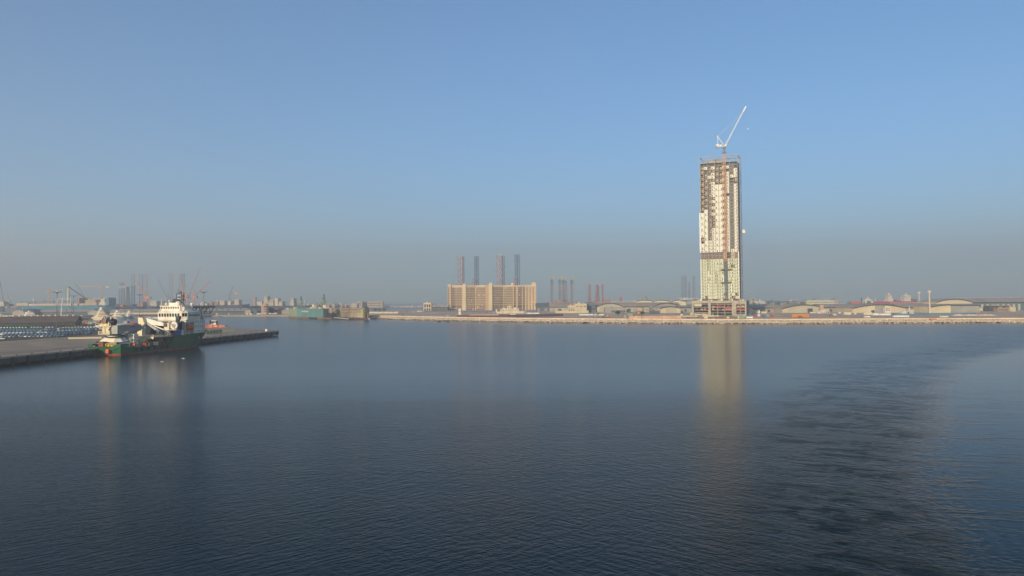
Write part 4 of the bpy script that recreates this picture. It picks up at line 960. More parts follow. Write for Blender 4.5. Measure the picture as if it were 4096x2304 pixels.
bldg('grey building with white rooftop letters just left of the tower', 2748, 2772, 1204, 1690, 40, gconc, win=[(.0,1,5,.5,.62)])
t = bldg('flat canopy building with grey roof in front of the left arched front', 2420, 2505, 1231, 1290, 20, gconc, win=[(.3,.95,8,.1,.5)])
bldg('two storey grey site office behind the palms', 2601, 2639, 1245, 1180, 12, bluegrey, win=[(.05,.95,4,.1,.4),(.05,.95,4,.6,.85)], name='site_office')
def text(s_, size, loc, rz, m_, label, cat='sign', ext=.25, name='lettering'):
    cu_ = bpy.data.curves.new(name, 'FONT'); cu_.body = s_; cu_.size = size; cu_.extrude = ext; cu_.align_x = 'CENTER'
    o = bpy.data.objects.new(name, cu_); col.objects.link(o)
    dg = bpy.context.evaluated_depsgraph_get(); me = bpy.data.meshes.new_from_object(o.evaluated_get(dg)); bpy.data.objects.remove(o)
    o = bpy.data.objects.new(name, me); col.objects.link(o); me.materials.clear(); me.materials.append(m_)
    o.location = loc; o.rotation_euler = (R(90), 0, rz); 
    if label: o['label'] = label; o['category'] = cat
    return o
text('CORPORATE', 7.0, (XP(2754,1688), 1688, ZP(2754,1199.5,1688)), 0, SIGN, 'row of white letters standing on the grey building roof left of the tower')

# containers, trailers and site walls
cont_cols = {'cream': mat('cont_cream',(.70,.61,.42),.7,.1,.3), 'white': mat('cont_white',(.75,.74,.68),.6,.08,.3), 'red': mat('cont_red',(.45,.07,.05),.6,.15,.3), 'orange': mat('cont_orange',(.62,.17,.06),.6,.12,.3), 'grey': mat('cont_grey',(.33,.35,.35),.6,.12,.3), 'olive': mat('cont_olive',(.36,.38,.10),.6,.12,.3), 'blue': mat('cont_blue',(.08,.20,.36),.6,.12,.3), 'green': mat('cont_green',(.27,.36,.24),.6,.12,.3), 'brown': mat('cont_brown',(.20,.14,.11),.6,.15,.3)}
cm = {}
def container_mesh(L_, H_, B_, cname, win=False, ribs=True):
    key = (round(L_,1), round(H_,1), cname, win)
    if key in cm: return cm[key]
    g = MB(); g.box(0, L_, 0, B_, .15, H_)
    n = max(2, int(L_/1.2))
    if ribs:
        for q in range(n): g.box(L_*(q+.3)/n, L_*(q+.6)/n, -.07, 0, .3, H_-.15)
    for x_ in (0, L_-.15): g.box(x_-.02, x_+.17, -.1, B_+.02, 0, H_+.06)
    g.box(-.02, L_+.02, -.09, B_+.02, H_-.02, H_+.1)
    me = bpy.data.meshes.new('container'); me.from_pydata(g.v, [], g.f); me.materials.append(cont_cols[cname]); cm[key] = me
    return me
def container(px0, px1, pbase, cname, label, ptop=None, gz=GZ, name='container', cat='container', group=None, level=0, Yf=None, B_=2.5):
    Y = Yf or DY((px0+px1)/2, pbase, gz); x0, x1 = XP(px0,Y), XP(px1,Y)
    H_ = ZP((px0+px1)/2, ptop, Y)-gz if ptop else 2.7
    if level: H_ = 2.7
    o = bpy.data.objects.new(name, container_mesh(x1-x0, H_, B_, cname)); col.objects.link(o); o.location = (x0, Y, gz+level*2.85)
    o['label'] = label; o['category'] = cat
    if group: o['group'] = group
    return o
i = 0
for (a, b_, bs, tp, cn, lb) in ((2762,2806,1261,1250.5,'cream','long cream site trailer at the left end in front of the podium'),(2808,2855,1261,1250.5,'cream','long cream site trailer left of the small square one in front of the podium'),(2858,2873,1260,1251,'cream','small square cream cabin between the long trailers in front of the podium'),(2875,2920,1260,1249.5,'cream','long cream site trailer with pipes on its roof, right one in front of the podium'),
      (2730,2764,1267,1263.5,'cream','low cream trailer at the far left of the lower row by the shore path'),(2766,2790,1267,1263.5,'cream','low cream trailer second in the lower row by the shore path'),(2810,2855,1267,1262,'cream','low cream trailer under the long trailers by the shore path'),(2858,2874,1266,1262,'cream','low cream trailer beneath the square cabin by the shore path'),
      (2985,3010,1273.5,1267,'white','white ribbed container right of the podium by the shore path'),(2930,2960,1267,1262,'green','green container pile in front of the podium right corner'),(2962,2982,1268,1262,'green','second green container in front of the podium right corner'),
      (2744,2762,1274,1268,'brown','dark open crate left of the trailers by the shore path'),(2787,2812,1274,1268.5,'brown','dark open crate under the low trailers by the shore path'),(2833,2852,1274,1268.5,'brown','dark open crate right of the middle by the shore path'),(2862,2880,1274,1268,'brown','dark crate beneath the square cabin by the shore path'),(2884,2905,1274,1268,'brown','dark crate under the right trailer by the shore path'),(2918,2950,1274,1268,'brown','dark crate in front of the green container pile'),(2956,2976,1274,1268,'green','dull green crate near the white ribbed container'),
      (2816,2830,1274,1267.5,'cream','small cream cabin between two dark crates by the shore path'),(2906,2916,1274,1267,'cream','upright cream cabin at the foot of the podium right bay'),(2950,2956,1274,1266,'cream','narrow cream cabin beside the green containers')):
    container(a, b_, bs, cn, lb, tp)
# white container rows along the sand
for k in range(5): container(2316+k*20, 2334+k*20, 1262, 'white', ['first','second','third','fourth','fifth'][k]+' from the left in the row of white containers behind the thin palms', 1256.5, group='white container row left of the orange wall')
for (a,b_,bs,tp,cn,lb) in ((2106,2130,1256,1251,'white','white container left in the row behind the corrugated fence'),(2132,2157,1256,1251,'white','white container right in the row behind the corrugated fence'),(2508,2530,1263,1255,'green','pale green container left of the dark hut and orange wall'),(2533,2554,1263,1255,'brown','black hut container beside the pale green container'),
      (3020,3040,1254,1242,'white','white container group left of the shed doors right of the podium'),(3045,3066,1254,1246,'cream','cream cabin right of the white containers behind the podium'),(3240,3250,1253,1248,'white','small white container in front of the wide arched shed'),(3252,3263,1253,1248,'cream','small cream container in front of the wide arched shed'),(3270,3284,1254,1248,'white','white container beside the brick chimney block'),(3354,3362,1254,1249,'white','lone white container right of the lattice frames'),
      (3376,3404,1259,1249,'cream','cream cabin with a flat roof in front of the third arched shed'),(3416,3424,1258,1250,'cream','narrow cream cabin in front of the third arched shed'),(3455,3489,1260,1250,'cream','long cream trailer left of the blue hull'),(3490,3514,1262,1253,'white','white cabin with a window left of the blue hull'),(3516,3562,1262,1254,'white','long white cabin with two windows beside the blue hull'),
      (3457,3480,1270,1264.5,'white','white panel container lying on the sand at lower right'),(3573,3635,1269,1262,'white','long white ribbed container in front of the blue hull'),(2040,2062,1262,1257,'white','white stacked cabin near the beached vessel'),(3887,3901,1246,1236,'white','white cube kiosk in front of the grey end wall at right'),(3918,3940,1244,1231,'cream','cream square cabin right of the grey end wall'),
      (2722,2730,1264,1257,'white','white cabin at the left end of the trailers')):
    container(a, b_, bs, cn, lb, tp)
# orange site wall: one wall of panels
t = thing('orange_site_wall', 'long salmon orange panel wall behind the rock shore left of the trailers', 'wall', (XP(2514,DY(2514,1275,GZ)), DY(2514,1275,GZ), GZ))
Yw = t.location.y; n_ = 11; w_ = XP(2725,Yw)-XP(2514,Yw); hh = ZP(2600,1263.5,Yw)-GZ
g = MB()
for q in range(n_): g.box(w_*q/n_+.12, w_*(q+1)/n_-.12, .02*(q%2), .35, 0, hh*(1+.06*math.sin(q*2.1)))
g.build('wall_panel', mat('salmon_panel',(.62,.38,.26),.8,.1,.2), t)
g = MB()
for q in range(n_+1): g.box(w_*q/n_-.12, w_*q/n_+.12, -.2, .5, 0, hh*1.12)
g.build('post', mat('salmon_post',(.42,.22,.15),.8), t)
t = thing('barrier', 'red and white striped barrier at the foot of the orange wall', 'barrier', (XP(2502,DY(2512,1281,GZ)), DY(2512,1281,GZ)-1.0, GZ))
g = MB(); g2 = MB()
for q in range(8): (g if q%2 else g2).box(q*.95, q*.95+.93, 0, .4, .2, 1.6)
g.build('red_board', redp, t); g2.build('white_board', white, t)
for lb, a, b_, bs, pt in (('small grey box shelter at the left end of the orange wall',2496,2504,1272,1262),):
    bldg(lb, a, b_, pt, DY(a,bs,GZ), 3, gconc, name='shelter', cat='shelter')
# tank and brick chimney block
t = thing('storage_tank', 'round tan storage tank behind the orange wall', 'tank', (XP(2561,1210), 1210, GZ))
g = MB(); g.cyl((0,0,0),(0,0,ZP(2561,1231,1210)-GZ),5.4,n=18); g.build('shell', mat('tank_tan',(.55,.40,.26),.8), t)
g = MB(); zz = ZP(2561,1231,1210)-GZ; g.cyl((0,0,zz),(0,0,zz+.9),5.6,1.0,18); g.build('roof', mat('tank_tan',(.5,.4,.26)), t)
t = thing('chimney_block', 'square tan brick block on legs rising over the wide arched shed', 'chimney', (XP(3280,1140), 1140, GZ))
w_ = XP(3294,1140)-XP(3280,1140); zz = ZP(3287,1220,1140)-GZ
g = MB(); g.box(0,w_,0,5,zz*.35,zz); g.build('shaft', mat('brick_tan',(.58,.38,.24),.85,.15,.5), t)
g = MB(); g.box(-.2,w_+.2,-.2,5.2,zz*.22,zz*.35); g.box(0,.5,0,.5,0,zz*.22); g.box(w_-.5,w_,0,.5,0,zz*.22); g.box(0,w_,4,5,0,zz*.22); g.build('base', white, t)

# --- sheds right of the tower
arch('cream half hidden arched shed just behind the right end of the podium', 2940, 3018, 1224, 1239, 1180, 60, shed_wall2, half=None)
long_shed('long brown roofed shed between the podium and the wide arched front', 2990, 3130, 1218, 1231, 1240, 70, gconc, shed_roof, vents=12, openings=9)
arch('wide arched shed front with a dark doorway, first right of the tower', 3127, 3305, 1220, 1236, 1200, 60, shed_wall, pnl=[(.02,.14,2,8,shed_wall2),(.86,.98,0,8.5,shed_wall2)], doors=[(.575,.69,7,trim)])
long_shed('long brown roofed shed between the wide arched fronts right of the tower', 3300, 3425, 1217, 1229, 1250, 70, gconc, shed_roof, vents=12, openings=8)
arch('cream arched shed front, middle of the three right of the tower', 3408, 3625, 1219.5, 1234, 1180, 60, shed_wall2, pnl=[(.02,.22,1,7.5,shed_wall2),(.42,.60,0,11.5,gconc)], doors=[(.35,.41,4,trim)])
t = bldg('small lattice tower cabin in front of the middle cream arched shed', 3540, 3562, 1231, 1165, 6, white, win=[(.1,.9,2,.4,.6),(.1,.9,2,.75,.92)], name='stair_cabin', cat='cabin')
long_shed('brown roofed shed with a red side wall near the tall floodlight masts', 3600, 3725, 1214, 1229, 1250, 70, gconc, shed_roof, vents=11, openings=5)
g = MB(); g.box(0,(XP(3717,1249)-XP(3689,1249)),0,.5,1,8.5); tag(g.build('red_screen', mat('screen_red',(.50,.08,.09),.7)), 'dark red screen wall behind the tallest floodlight mast', 'screen', (XP(3689,1249),1248.0,GZ))
arch('half arched shed with a cream end and long grey wall at far right', 3722, 3802, 1220, 1228, 1150, 50, shed_wall2, half='l', pnl=[(.4,.52,9.5,11,white)])
t = long_shed('grey metal wall continuing the half arched shed at far right', 3802, 3917, 1216.5, 1220, 1155, 50, gconc, gconc, vents=10)
arch('large cream arched shed end at far right behind the half arched one', 3746, 3889, 1197.5, 1209, 1330, 60, shed_wall2)
long_shed('very long pale roofed shed running out of the right edge of the view', 3885, 4150, 1193.5, 1208, 1340, 90, mat('shed_teal',(.10,.17,.19),.8), shed_roof, vents=20, openings=0)
for q in range(8):
    px = 3925+q*21; g = MB(); g.box(0,(XP(px+10,1338)-XP(px,1338)),0,.6,0,11.5); tag(g.build('wall_bay', shed_wall), ['first','second','third','fourth','fifth','sixth','seventh','eighth'][q]+' grey bay from the left along the dark wall of the long pale roofed shed', 'wall panel', (XP(px,1338),1338.6,GZ), 0, 'grey bays on the long shed')
bldg('low dark canopy in front of the long pale roofed shed', 3955, 4045, 1223, 1270, 15, trim, shed_roof)
bldg('brown low building under the dark canopy at far right', 3990, 4037, 1232, 1240, 12, mat('brick_low',(.40,.28,.18),.85), win=[(.05,.95,4,.3,.6)])
bldg('cream low building at the right edge of the view', 4040, 4062, 1230, 1235, 12, shed_wall2)
# buildings and ships behind the sheds on the right
bldg('long cream office block with rows of windows behind the sheds', 3227, 3338, 1200, 1760, 25, mat('office_cream',(.56,.52,.38),.85), bluegrey, win=[(.03,.45,12,.70,.76),(.5,.97,12,.70,.76),(.03,.97,16,.35,.42)])
bldg('grey tower end of the long cream office block', 3338, 3360, 1197, 1765, 25, gconc, win=[(.5,.95,1,.5,.56),(.5,.95,1,.7,.76)])
for i, px in enumerate((3301,3315,3329)):
    g = MB(); zb = ZP(px,1199,1775)-GZ; g.cyl((0,0,0),(0,0,ZP(px,1178,1775)-GZ),.45,.25,6); g.box(-.8,.8,-.8,.8,0,.6); tag(g.build('antenna_mast', white), ['left','middle','right'][i]+' one of three thin white masts rising over the cream office block', 'mast', (XP(px,1778),1795,GZ), 0, 'three thin masts')
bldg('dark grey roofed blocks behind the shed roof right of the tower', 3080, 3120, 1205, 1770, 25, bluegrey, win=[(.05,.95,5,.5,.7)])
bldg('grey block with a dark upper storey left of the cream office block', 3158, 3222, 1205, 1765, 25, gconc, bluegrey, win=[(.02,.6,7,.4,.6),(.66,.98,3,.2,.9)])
ship('white motor yacht with stacked decks rising behind the shed roof just right of the tower', 2998, 3032, 1216, 1950, white, [(3000,3027,1205,white,'super'),(3006,3020,1197,cream,'super')], 16, name='yacht', cat='yacht')
ship('long low white motor yacht beyond the shed roof right of the tower', 3020, 3068, 1217, 1960, white, [(3024,3058,1208,white,'super'),(3038,3041,1196,white,'mast')], 14, name='yacht', cat='yacht')
ship('grey patrol ship with a dark pointed mast behind the sheds', 3110, 3190, 1212, 2000, gconc, [(3155,3180,1203,white,'super'),(3161,3165,1190,greyp,'mast'),(3122,3150,1206,bluegrey,'deck')], 16)
ship('white round bridged cruise boat behind the sheds left of the red ships', 3395, 3492, 1213, 2000, bluegrey, [(3400,3440,1207,orange,'deck'),(3455,3488,1200,white,'super'),(3462,3478,1194,white,'super'),(3443,3448,1190,trim,'post'),(3470,3472,1187,white,'mast')], 18)
g = MB(); g.cyl((0,0,0),(0,0,ZP(3000,1180,1900)),1.2,.8,8); g.cyl((0,0,ZP(3000,1180,1900)),(0,0,ZP(3000,1174,1900)),3,3,10); g.box(-4,4,-.6,.6,ZP(3000,1190,1900),ZP(3000,1190,1900)+1.4)
tag(g.build('radar_mast', gconc), 'grey radar mast with a pale round head right beside the tower', 'mast', (XP(3000,1900),1900,0))
rship = mat('hull_crimson', (0.45,0.06,0.09), 0.6, 0.12, 0.1)
ship('crimson tanker with a slim white bridge tower behind the shed roofs', 3488, 3600, 1206, 2100, rship, [(3546,3565,1178,white,'super'),(3550,3558,1173,white,'mast'),(3500,3502,1190,white,'mast'),(3570,3580,1199,rship,'deck'),(3572,3596,1203,rship,'deck')], 26)
ship('crimson tanker with a cream bridge and yellow funnel behind the shed roofs', 3560, 3662, 1205, 2200, rship, [(3609,3636,1183,white,'super'),(3625,3628,1171,white,'mast'),(3629,3639,1180,mat('funnel_yellow',(.65,.45,.10),.6),'dark'),(3640,3660,1196,rustm,'deck')], 28)
ship('dark teal work barge with a long orange gangway right of the crimson tankers', 3648, 3735, 1212, 2050, mat('hull_teal',(.06,.12,.11),.7), [(3672,3715,1208,cream,'deck'),(3711,3712.5,1190,rustm,'post')], 20, name='barge', cat='barge')
polem = mat('pole_metal', (.13,.12,.11), .6)
# floodlight masts on the right
def mast(label, px, ptop, Y, gz=GZ, wd=.6, head=2.2, box_=False, name='floodlight_mast', mm=None):
    t = thing(name, label, 'light mast', (XP(px,Y), Y, gz)); h = ZP(px, ptop, Y)-gz
    g = MB(); g.cyl((0,0,0),(0,0,h),wd,wd*.6,8); g.build('pole', mm or polem, t)
    g = MB()
    if box_: g.box(-head,head,-head*.5,head*.5,h-3,h+.8)
    else:
        g.cyl((0,0,h-1.2),(0,0,h),.45,n=8)
        for a in range(6):
            an = R(60*a+20); c_, s_ = math.cos(an)*head, math.sin(an)*head; g.beam((0,0,h-.5),(c_,s_,h),.13); g.beam((c_*.8,s_*.8,h+.1),(c_*1.15,s_*1.15,h-.2+.3*(a%2)),.30)
    g.build('lamp_head', trim if not box_ else cream, t)
    return t
mast('tallest cream floodlight mast with a square head on the right shore', 3718, 1164, 1140, wd=1.3, head=1.9, box_=True, mm=cream)
mast('shorter pale floodlight mast left of the tallest one on the right shore', 3677, 1169, 1420, wd=1.1, head=2.0, box_=True, mm=cream)
# long blue hull strip lying on the yard
Yk = DY(3700,1260,GZ); 
ship('very long blue barge hull lying on the yard at far right', 3570, 3905, 1253.5, Yk+8, mat('hull_lightblue',(.10,.24,.36),.6,.1,.05), [(3632,3642,1241,white,'super')], 12, gz=GZ, name='barge', cat='barge')
# lattice frames near the chimney block
for i, px in enumerate((3303,3311)):
    g = MB(); Y_ = 1120; h = ZP(px,1232,Y_)-GZ
    g.beam((-1.2,0,0),(0,0,h),.4); g.beam((2.4,0,0),(0,0,h),.4); g.beam((-.6,0,h*.5),(1.2,0,h*.5),.3); g.beam((0,0,h),(0,4,0),.4)
    tag(g.build('braced_trestle', white), ['left','right'][i]+' white braced frame standing beside the brick chimney block', 'frame', (XP(px,Y_),Y_,GZ), 0, 'white braced frames')
# orange stacks
for q in range(10):
    px = 3167+q*7; Y_ = DY(px,1269,GZ)+3; g = MB(); w_ = XP(px+5.5,Y_)-XP(px,Y_)
    for k in range(3): g.box(0,w_,0,2,k*1.25,k*1.25+1.05); g.box(.1,w_-.1,.1,1.9,k*1.25+1.05,k*1.25+1.25)
    tag(g.build('formwork_stack', mat('formwork_orange',(.72,.28,.06),.7,.2,.8)), 'orange formwork stack on the sand right of the podium', 'stack', (XP(px,Y_),Y_,GZ), 0, 'orange formwork stacks')
for (px, bs, cn, lb) in ((3022,1266,'red','red pallet stack right of the podium'),(3035,1265,'white','white pallet stack right of the podium'),(3050,1267,'brown','brown timber stack right of the podium'),(3070,1266,'grey','grey pipe stack right of the podium'),(3088,1268,'red','red timber stack left of the orange stacks'),(3202,1272,'brown','brown rubble stack in front of the orange stacks'),(3325,1265,'brown','brown timber stack under the white braced frames'),(3338,1262,'cream','cream sheet stack under the white braced frames'),(3000,1262,'blue','blue skip beside the podium corner'),(3060,1272,'blue','small blue skip near the shore path')):
    Y_ = DY(px,bs,GZ); g = MB()
    for k in range(4): g.box(-2.6+.3*(k%2),2.4,0,2.2,k*.5,k*.5+.42)
    g.box(-1.6,1.0,.3,1.8,2.0,2.6); tag(g.build('material_stack', cont_cols[cn]), lb, 'stack', (XP(px,Y_),Y_,GZ))
# sand mounds and an orange skip near the shore at right
for i, (px, w_) in enumerate(((3822,5),(3834,5.5),(3846,5),(3860,6),(3874,6),(3890,7),(3905,6),(3920,7),(3938,8),(3958,8))):
    Y_ = DY(px,1263,GZ)+6; g = MB(); rr = []
    for k, (r_, z_) in enumerate(((1,0),(.6,.9),(.2,1.6),(.02,1.75))): rr.append([(w_*r_*math.cos(a)*(1+.15*math.sin(3*a+i)), w_*.7*r_*math.sin(a), z_*(1+.2*math.sin(i*1.7))) for a in [2*math.pi*j/10 for j in range(10)]])
    g.loft(rr); tag(g.build('sand_mound', berm_m), f"{['1st','2nd','3rd','4th','5th','6th','7th','8th','9th','10th'][i]} sand mound from the left in the line in front of the blue barge hull", 'mound', (XP(px,Y_),Y_,GZ), 0, 'sand mounds')
container(3720,3746,1280,'orange','open orange skip at the top of the rock shore at right',1275, name='skip', cat='skip')
container(3760,3792,1270,'cream','pale concrete blocks in a row on the sand at right',1264, name='concrete_blocks', cat='blocks')
# trees and palms on the right shore
bark = mat('bark', (0.13,0.09,0.06), 0.9); leaf = mat('leaf_dark', (0.045,0.075,0.03), 0.8, 0.4, 0.8, spec=.2); leaf2 = mat('palm_leaf', (0.07,0.09,0.035), 0.8, 0.3, 0.8, spec=.2)
def tree(label, x, y, gz, h, r, name='tree', group=None, seed=0, n=420):
    rn = random.Random(seed); t = thing(name, label, 'tree', (x, y, gz), 0, group)
    g = MB(); g.cyl((0,0,0),(0,0,h*.5),r*.09,r*.06,7)
    for k in range(5):
        a = 2*math.pi*k/5+rn.random(); g.beam((0,0,h*.38),(math.cos(a)*r*.6,math.sin(a)*r*.6,h*(.6+.15*rn.random())),r*.07,r*.03)
    g.build('trunk', bark, t)
    g = MB(); cl = [(rn.uniform(-.55,.55)*r, rn.uniform(-.55,.55)*r, h*rn.uniform(.45,.85), r*rn.uniform(.35,.55)) for _ in range(9)]
    for k in range(n):
        c_ = rn.choice(cl); v = Vector((rn.gauss(0,1),rn.gauss(0,1),rn.gauss(0,1))).normalized()*c_[3]*rn.uniform(.5,1.08)
        p_ = Vector((c_[0],c_[1],c_[2]))+Vector((v.x,v.y,v.z*.75)); s_ = r*rn.uniform(.06,.13)
        a = Vector((rn.gauss(0,1),rn.gauss(0,1),rn.gauss(0,1))).normalized()*s_; b_ = a.cross(Vector((rn.gauss(0,1),rn.gauss(0,1),rn.gauss(0,1)))).normalized()*s_
        g.add([p_-a,p_+b_,p_+a,p_-b_],[(0,1,2,3)])
    g.build('crown', leaf, t); return t
def palm(label, x, y, gz, h, r=3.0, group=None, seed=0):
    rn = random.Random(seed); t = thing('palm_tree', label, 'palm', (x, y, gz), 0, group)
    g = MB(); g.cyl((0,0,0),(.2,0,h),.28,.2,7); g.build('trunk', bark, t)
    g = MB()
    for k in range(16):
        a = 2*math.pi*k/16+rn.random()*.3; el = rn.uniform(-.1,1.0); prev = Vector((.2,0,h)); d = Vector((math.cos(a)*math.cos(el),math.sin(a)*math.cos(el),math.sin(el)))
        for q in range(4):
            nx = prev+d*r*.3; sd = d.cross(Vector((0,0,1))).normalized()*r*.11*(1.2-.25*q)
            g.add([prev-sd,prev+sd,nx+sd*.8,nx-sd*.8],[(0,1,2,3)]); prev = nx; d = (d+Vector((0,0,-.35))).normalized()
    g.build('crown', leaf2, t); return t
Y_ = DY(2471,1263,GZ); tree('round dark green tree on the sand left of the orange wall', XP(2471,Y_), Y_, GZ, 7.6, 4.2, seed=5)
Y_ = DY(2570,1263,GZ)+12; tree('loose green bush tree behind the orange wall', XP(2568,Y_), Y_, GZ, 6.6, 3.4, seed=8, n=260); tree('small yellowish green tree right of the tank', XP(2576,Y_+14), Y_+14, GZ, 6, 2.4, seed=9, n=160)
for i, (px, pt, bs) in enumerate(((2373,1255,1271),(2394,1252,1271),(2388,1256,1268),(2556,1243,1266),(2547,1246,1266),(2562,1248,1266),(2494,1252,1264),(2566,1252,1275))):
    Y_ = DY(px,bs,GZ); palm(['thin palm with a small crown, left of the white container row','thin tall palm in front of the white container row','short palm between the two thin palms','tallest palm behind the orange wall','palm on the left of the three behind the orange wall','palm on the right of the three behind the orange wall','palm beside the black hut','small palm in front of the orange wall'][i], XP(px,Y_), Y_, GZ, ZP(px,pt,Y_)-GZ-.5, 2.4, seed=i)
for i, (px, pt, bs) in enumerate(((2382,1238,1272),(2173,1246,1268),(3092,1218,1262),(2800,1262,1275))):
    Y_ = DY(px,bs,GZ); g = MB(); g.cyl((0,0,0),(0,0,ZP(px,pt,Y_)-GZ),.14,.1,6); g.beam((0,0,ZP(px,pt,Y_)-GZ),(1.6,0,ZP(px,pt,Y_)-GZ+.2),.15); tag(g.build('lamp_post', greyp), ['thin grey lamp post beside the thin palms','thin grey lamp post in front of the corrugated fence','thin grey lamp post right of the podium','thin lamp post among the crates by the shore path'][i], 'lamp post', (XP(px,Y_),Y_,GZ))
# red mobile crane and its truck
t = thing('mobile_crane', 'small red and white mobile crane with its boom up on the sand', 'crane', (XP(2432,DY(2432,1271,GZ)), DY(2432,1271,GZ), GZ))
g = MB(); g.box(-1.6,2.6,-1.1,1.1,.5,1.3); g.box(1.2,2.6,-1.1,1.1,1.3,2.4); g.build('chassis', redp, t)
for x_ in (-1,.6,2):
    for y_ in (-1,1): g = MB(); g.cyl((x_,y_-.15,.5),(x_,y_+.15,.5),.5,n=10); g.build('wheel', darkg, t)
g = MB(); g.beam((-.4,0,1.3),(-.9,0,4.6),.45,.3); g.build('boom', white, t)
g = MB(); g.cyl((0,0,0),(0,0,1.6),.6,n=8); g.box(-3,-1,-.8,.8,.4,1.4); g.box(-3.2,-2,-.8,.8,1.4,2); tag(g.build('excavator', darkg), 'small dark excavator left of the red mobile crane', 'excavator', (XP(2418,DY(2418,1271,GZ)), DY(2418,1271,GZ), GZ))

NTH = lambda k: f"{k}{'th' if 10 <= k % 100 <= 20 else {1:'st',2:'nd',3:'rd'}.get(k % 10, 'th')}"
nth = lambda k: NTH(k+1)
# ================================================================ script sign beside the letters
g = MB()
for (a, w_, h0, h1) in ((0,3.4,0,.8),(1.2,.7,.8,2.6),(5.2,1.0,0,1.0),(8.0,3.0,0,.8),(8.2,.6,.8,3.0),(12.0,3.2,.2,1.6),(16.5,.8,-1.2,3.6),(17.3,2.4,-.2,.7),(20.6,2.6,0,.7),(22.4,.7,.7,2.4)): g.box(a, a+w_, 0, .3, h0, h1)
tag(g.build('script_sign', SIGN), 'row of small white script letters above the right cream arched roof', 'sign', (XP(2710,1699), 1699, ZP(2722,1199.5,1699)))

# ================================================================ far port land and breakwaters
pg = mat('port_ground', (0.30,0.26,0.21), 0.95, 0.2, 0.02, spec=.1)
def land(name, pts, z, m=pg):
    g = MB(); g.prism([(p_.x, p_.y) for p_ in pts], -.5, z); return struct(g.build(name, m))
q_ = lambda px, Y: Vector((XP(px,Y), Y, 0))
land('marina_ground', [P(-700,1268), P(0,1268.5), P(330,1272), P(640,1272), P(845,1266.5), P(1000,1265.5), P(1160,1266), q_(1160,1500), q_(1040,1760), q_(-1000,1760)], MZ)
land('port_ground', [q_(-900,2060), q_(500,2060), q_(1000,2250), q_(1190,2600), q_(1560,2900), q_(1560,4600), q_(-900,4600)], MZ)
land('far_port_ground', [q_(2100,2500), q_(4800,2500), q_(4800,4600), q_(2100,4600)], MZ)
wavewall = mat('breakwater_concrete', (0.56,0.46,0.34), .9, .12, .2)
g = MB(); a_, b_ = P(845,1267), P(1155,1267); n_ = 50
for k in range(n_):
    p0 = a_.lerp(b_, k/n_); p1 = a_.lerp(b_, (k+.55)/n_); g.hexa([(p0.x,p0.y-1.5,-.5),(p1.x,p1.y-1.5,-.5),(p1.x+1,p1.y+4,-.5),(p0.x+1,p0.y+4,-.5),(p0.x+1.2,p0.y+.5,MZ+.7),(p1.x+1.2,p1.y+.5,MZ+.7),(p1.x+1,p1.y+4,MZ+.7),(p0.x+1,p0.y+4,MZ+.7)])
tag(g.build('breakwater_wall', wavewall), 'pale ribbed breakwater wall along the water left of the floating dock', 'breakwater')
bwl = [P(1560,1230.5), P(1700,1229.5), P(1800,1229)]
stones('far_breakwater', bwl[::-1][:0]+bwl, [rock, rock], 9, 5, 6, 4.5, 'faint rock breakwater on the horizon left of the beige block', 3, 21)
stones('marina_breakwater', [P(250,1277), P(355,1277.5)], [mat('rock_dark',(.20,.17,.15),.9,.3,.4), wetrock], 12, 4.5, 2.6, 2.4, 'dark rock breakwater in the marina behind the brown roofed warehouse', 6, 31)
stones('marina_breakwater', [P(545,1272), P(622,1272)], [mat('rock_dark',(.20,.17,.15),.9,.3,.4), wetrock], 12, 4.5, 2.6, 2.4, 'dark rock mound behind the white crane of the green ship', 6, 32)
stones('marina_breakwater', [P(820,1268.5), P(846,1268.5)], [mat('rock_dark',(.20,.17,.15),.9,.3,.4), wetrock], 12, 4.5, 2.6, 2.4, 'dark rock end of the breakwater right of the green ship', 6, 33)

# ================================================================ marina sheds and buildings
sroof = mat('marina_roof', (0.42,0.38,0.33), .8, .06, .05); shade_blue = mat('shade_wall', (0.12,0.15,0.17), .85)  # shade on the shed fronts is put into this dark wall colour
def gable_front(label, px0, px1, pridge, peave, Y, depth, m, rm, door=None):
    x0, x1 = XP(px0,Y), XP(px1,Y); w_ = x1-x0; hr = ZP(px0,pridge,Y)-MZ; he = ZP(px0,peave,Y)-MZ
    t = thing('gabled_shed', label, 'shed', (x0, Y, MZ))
    g = MB(); g.sect([(0,0),(w_,0),(w_,he),(w_/2,hr),(0,he)], 0, depth); g.build('wall', m, t)
    g = MB()
    for (a,za,b_,zb) in ((-1,he-.3,w_/2,hr+.1),(w_/2,hr+.1,w_+1,he-.3)): g.hexa([(a,-1,za),(b_,-1,zb),(b_,depth,zb),(a,depth,za),(a,-1,za+.5),(b_,-1,zb+.5),(b_,depth,zb+.5),(a,depth,za+.5)])
    g.build('roof', rm, t)
    g = MB(); g.sect([(w_*.38,hr*.80),(w_*.62,hr*.80),(w_*.56,hr*.90),(w_*.5,hr*.94),(w_*.44,hr*.90)], -.1, .2); g.build('gable_vent', trim, t)
    if door: g = MB(); g.box(w_*door[0], w_*door[1], -.15, .2, 0, he*.6); g.build('door', shed_wall2, t)
    return t
long_shed('long grey shed with a pale wall band behind the brown roofed warehouse', 132, 352, 1238.5, 1248, 1540, 50, shed_wall2, sroof, gz=MZ, vents=0, openings=0)
g = MB(); a_ = XP(138,1536); b_ = XP(350,1536); g.box(a_, b_, 1535.6, 1536.4, MZ, MZ+4.2); tag(g.build('shade_sheet', shade_blue), 'dark sheet for the shade under the pale band of the long marina shed', 'front')  # dark sheet stands in for the shade below the band
gable_front('grey gabled shed end with a pale door left of the gold yacht', 352, 394, 1237, 1249, 1520, 60, sroof, sroof, (.35,.6))
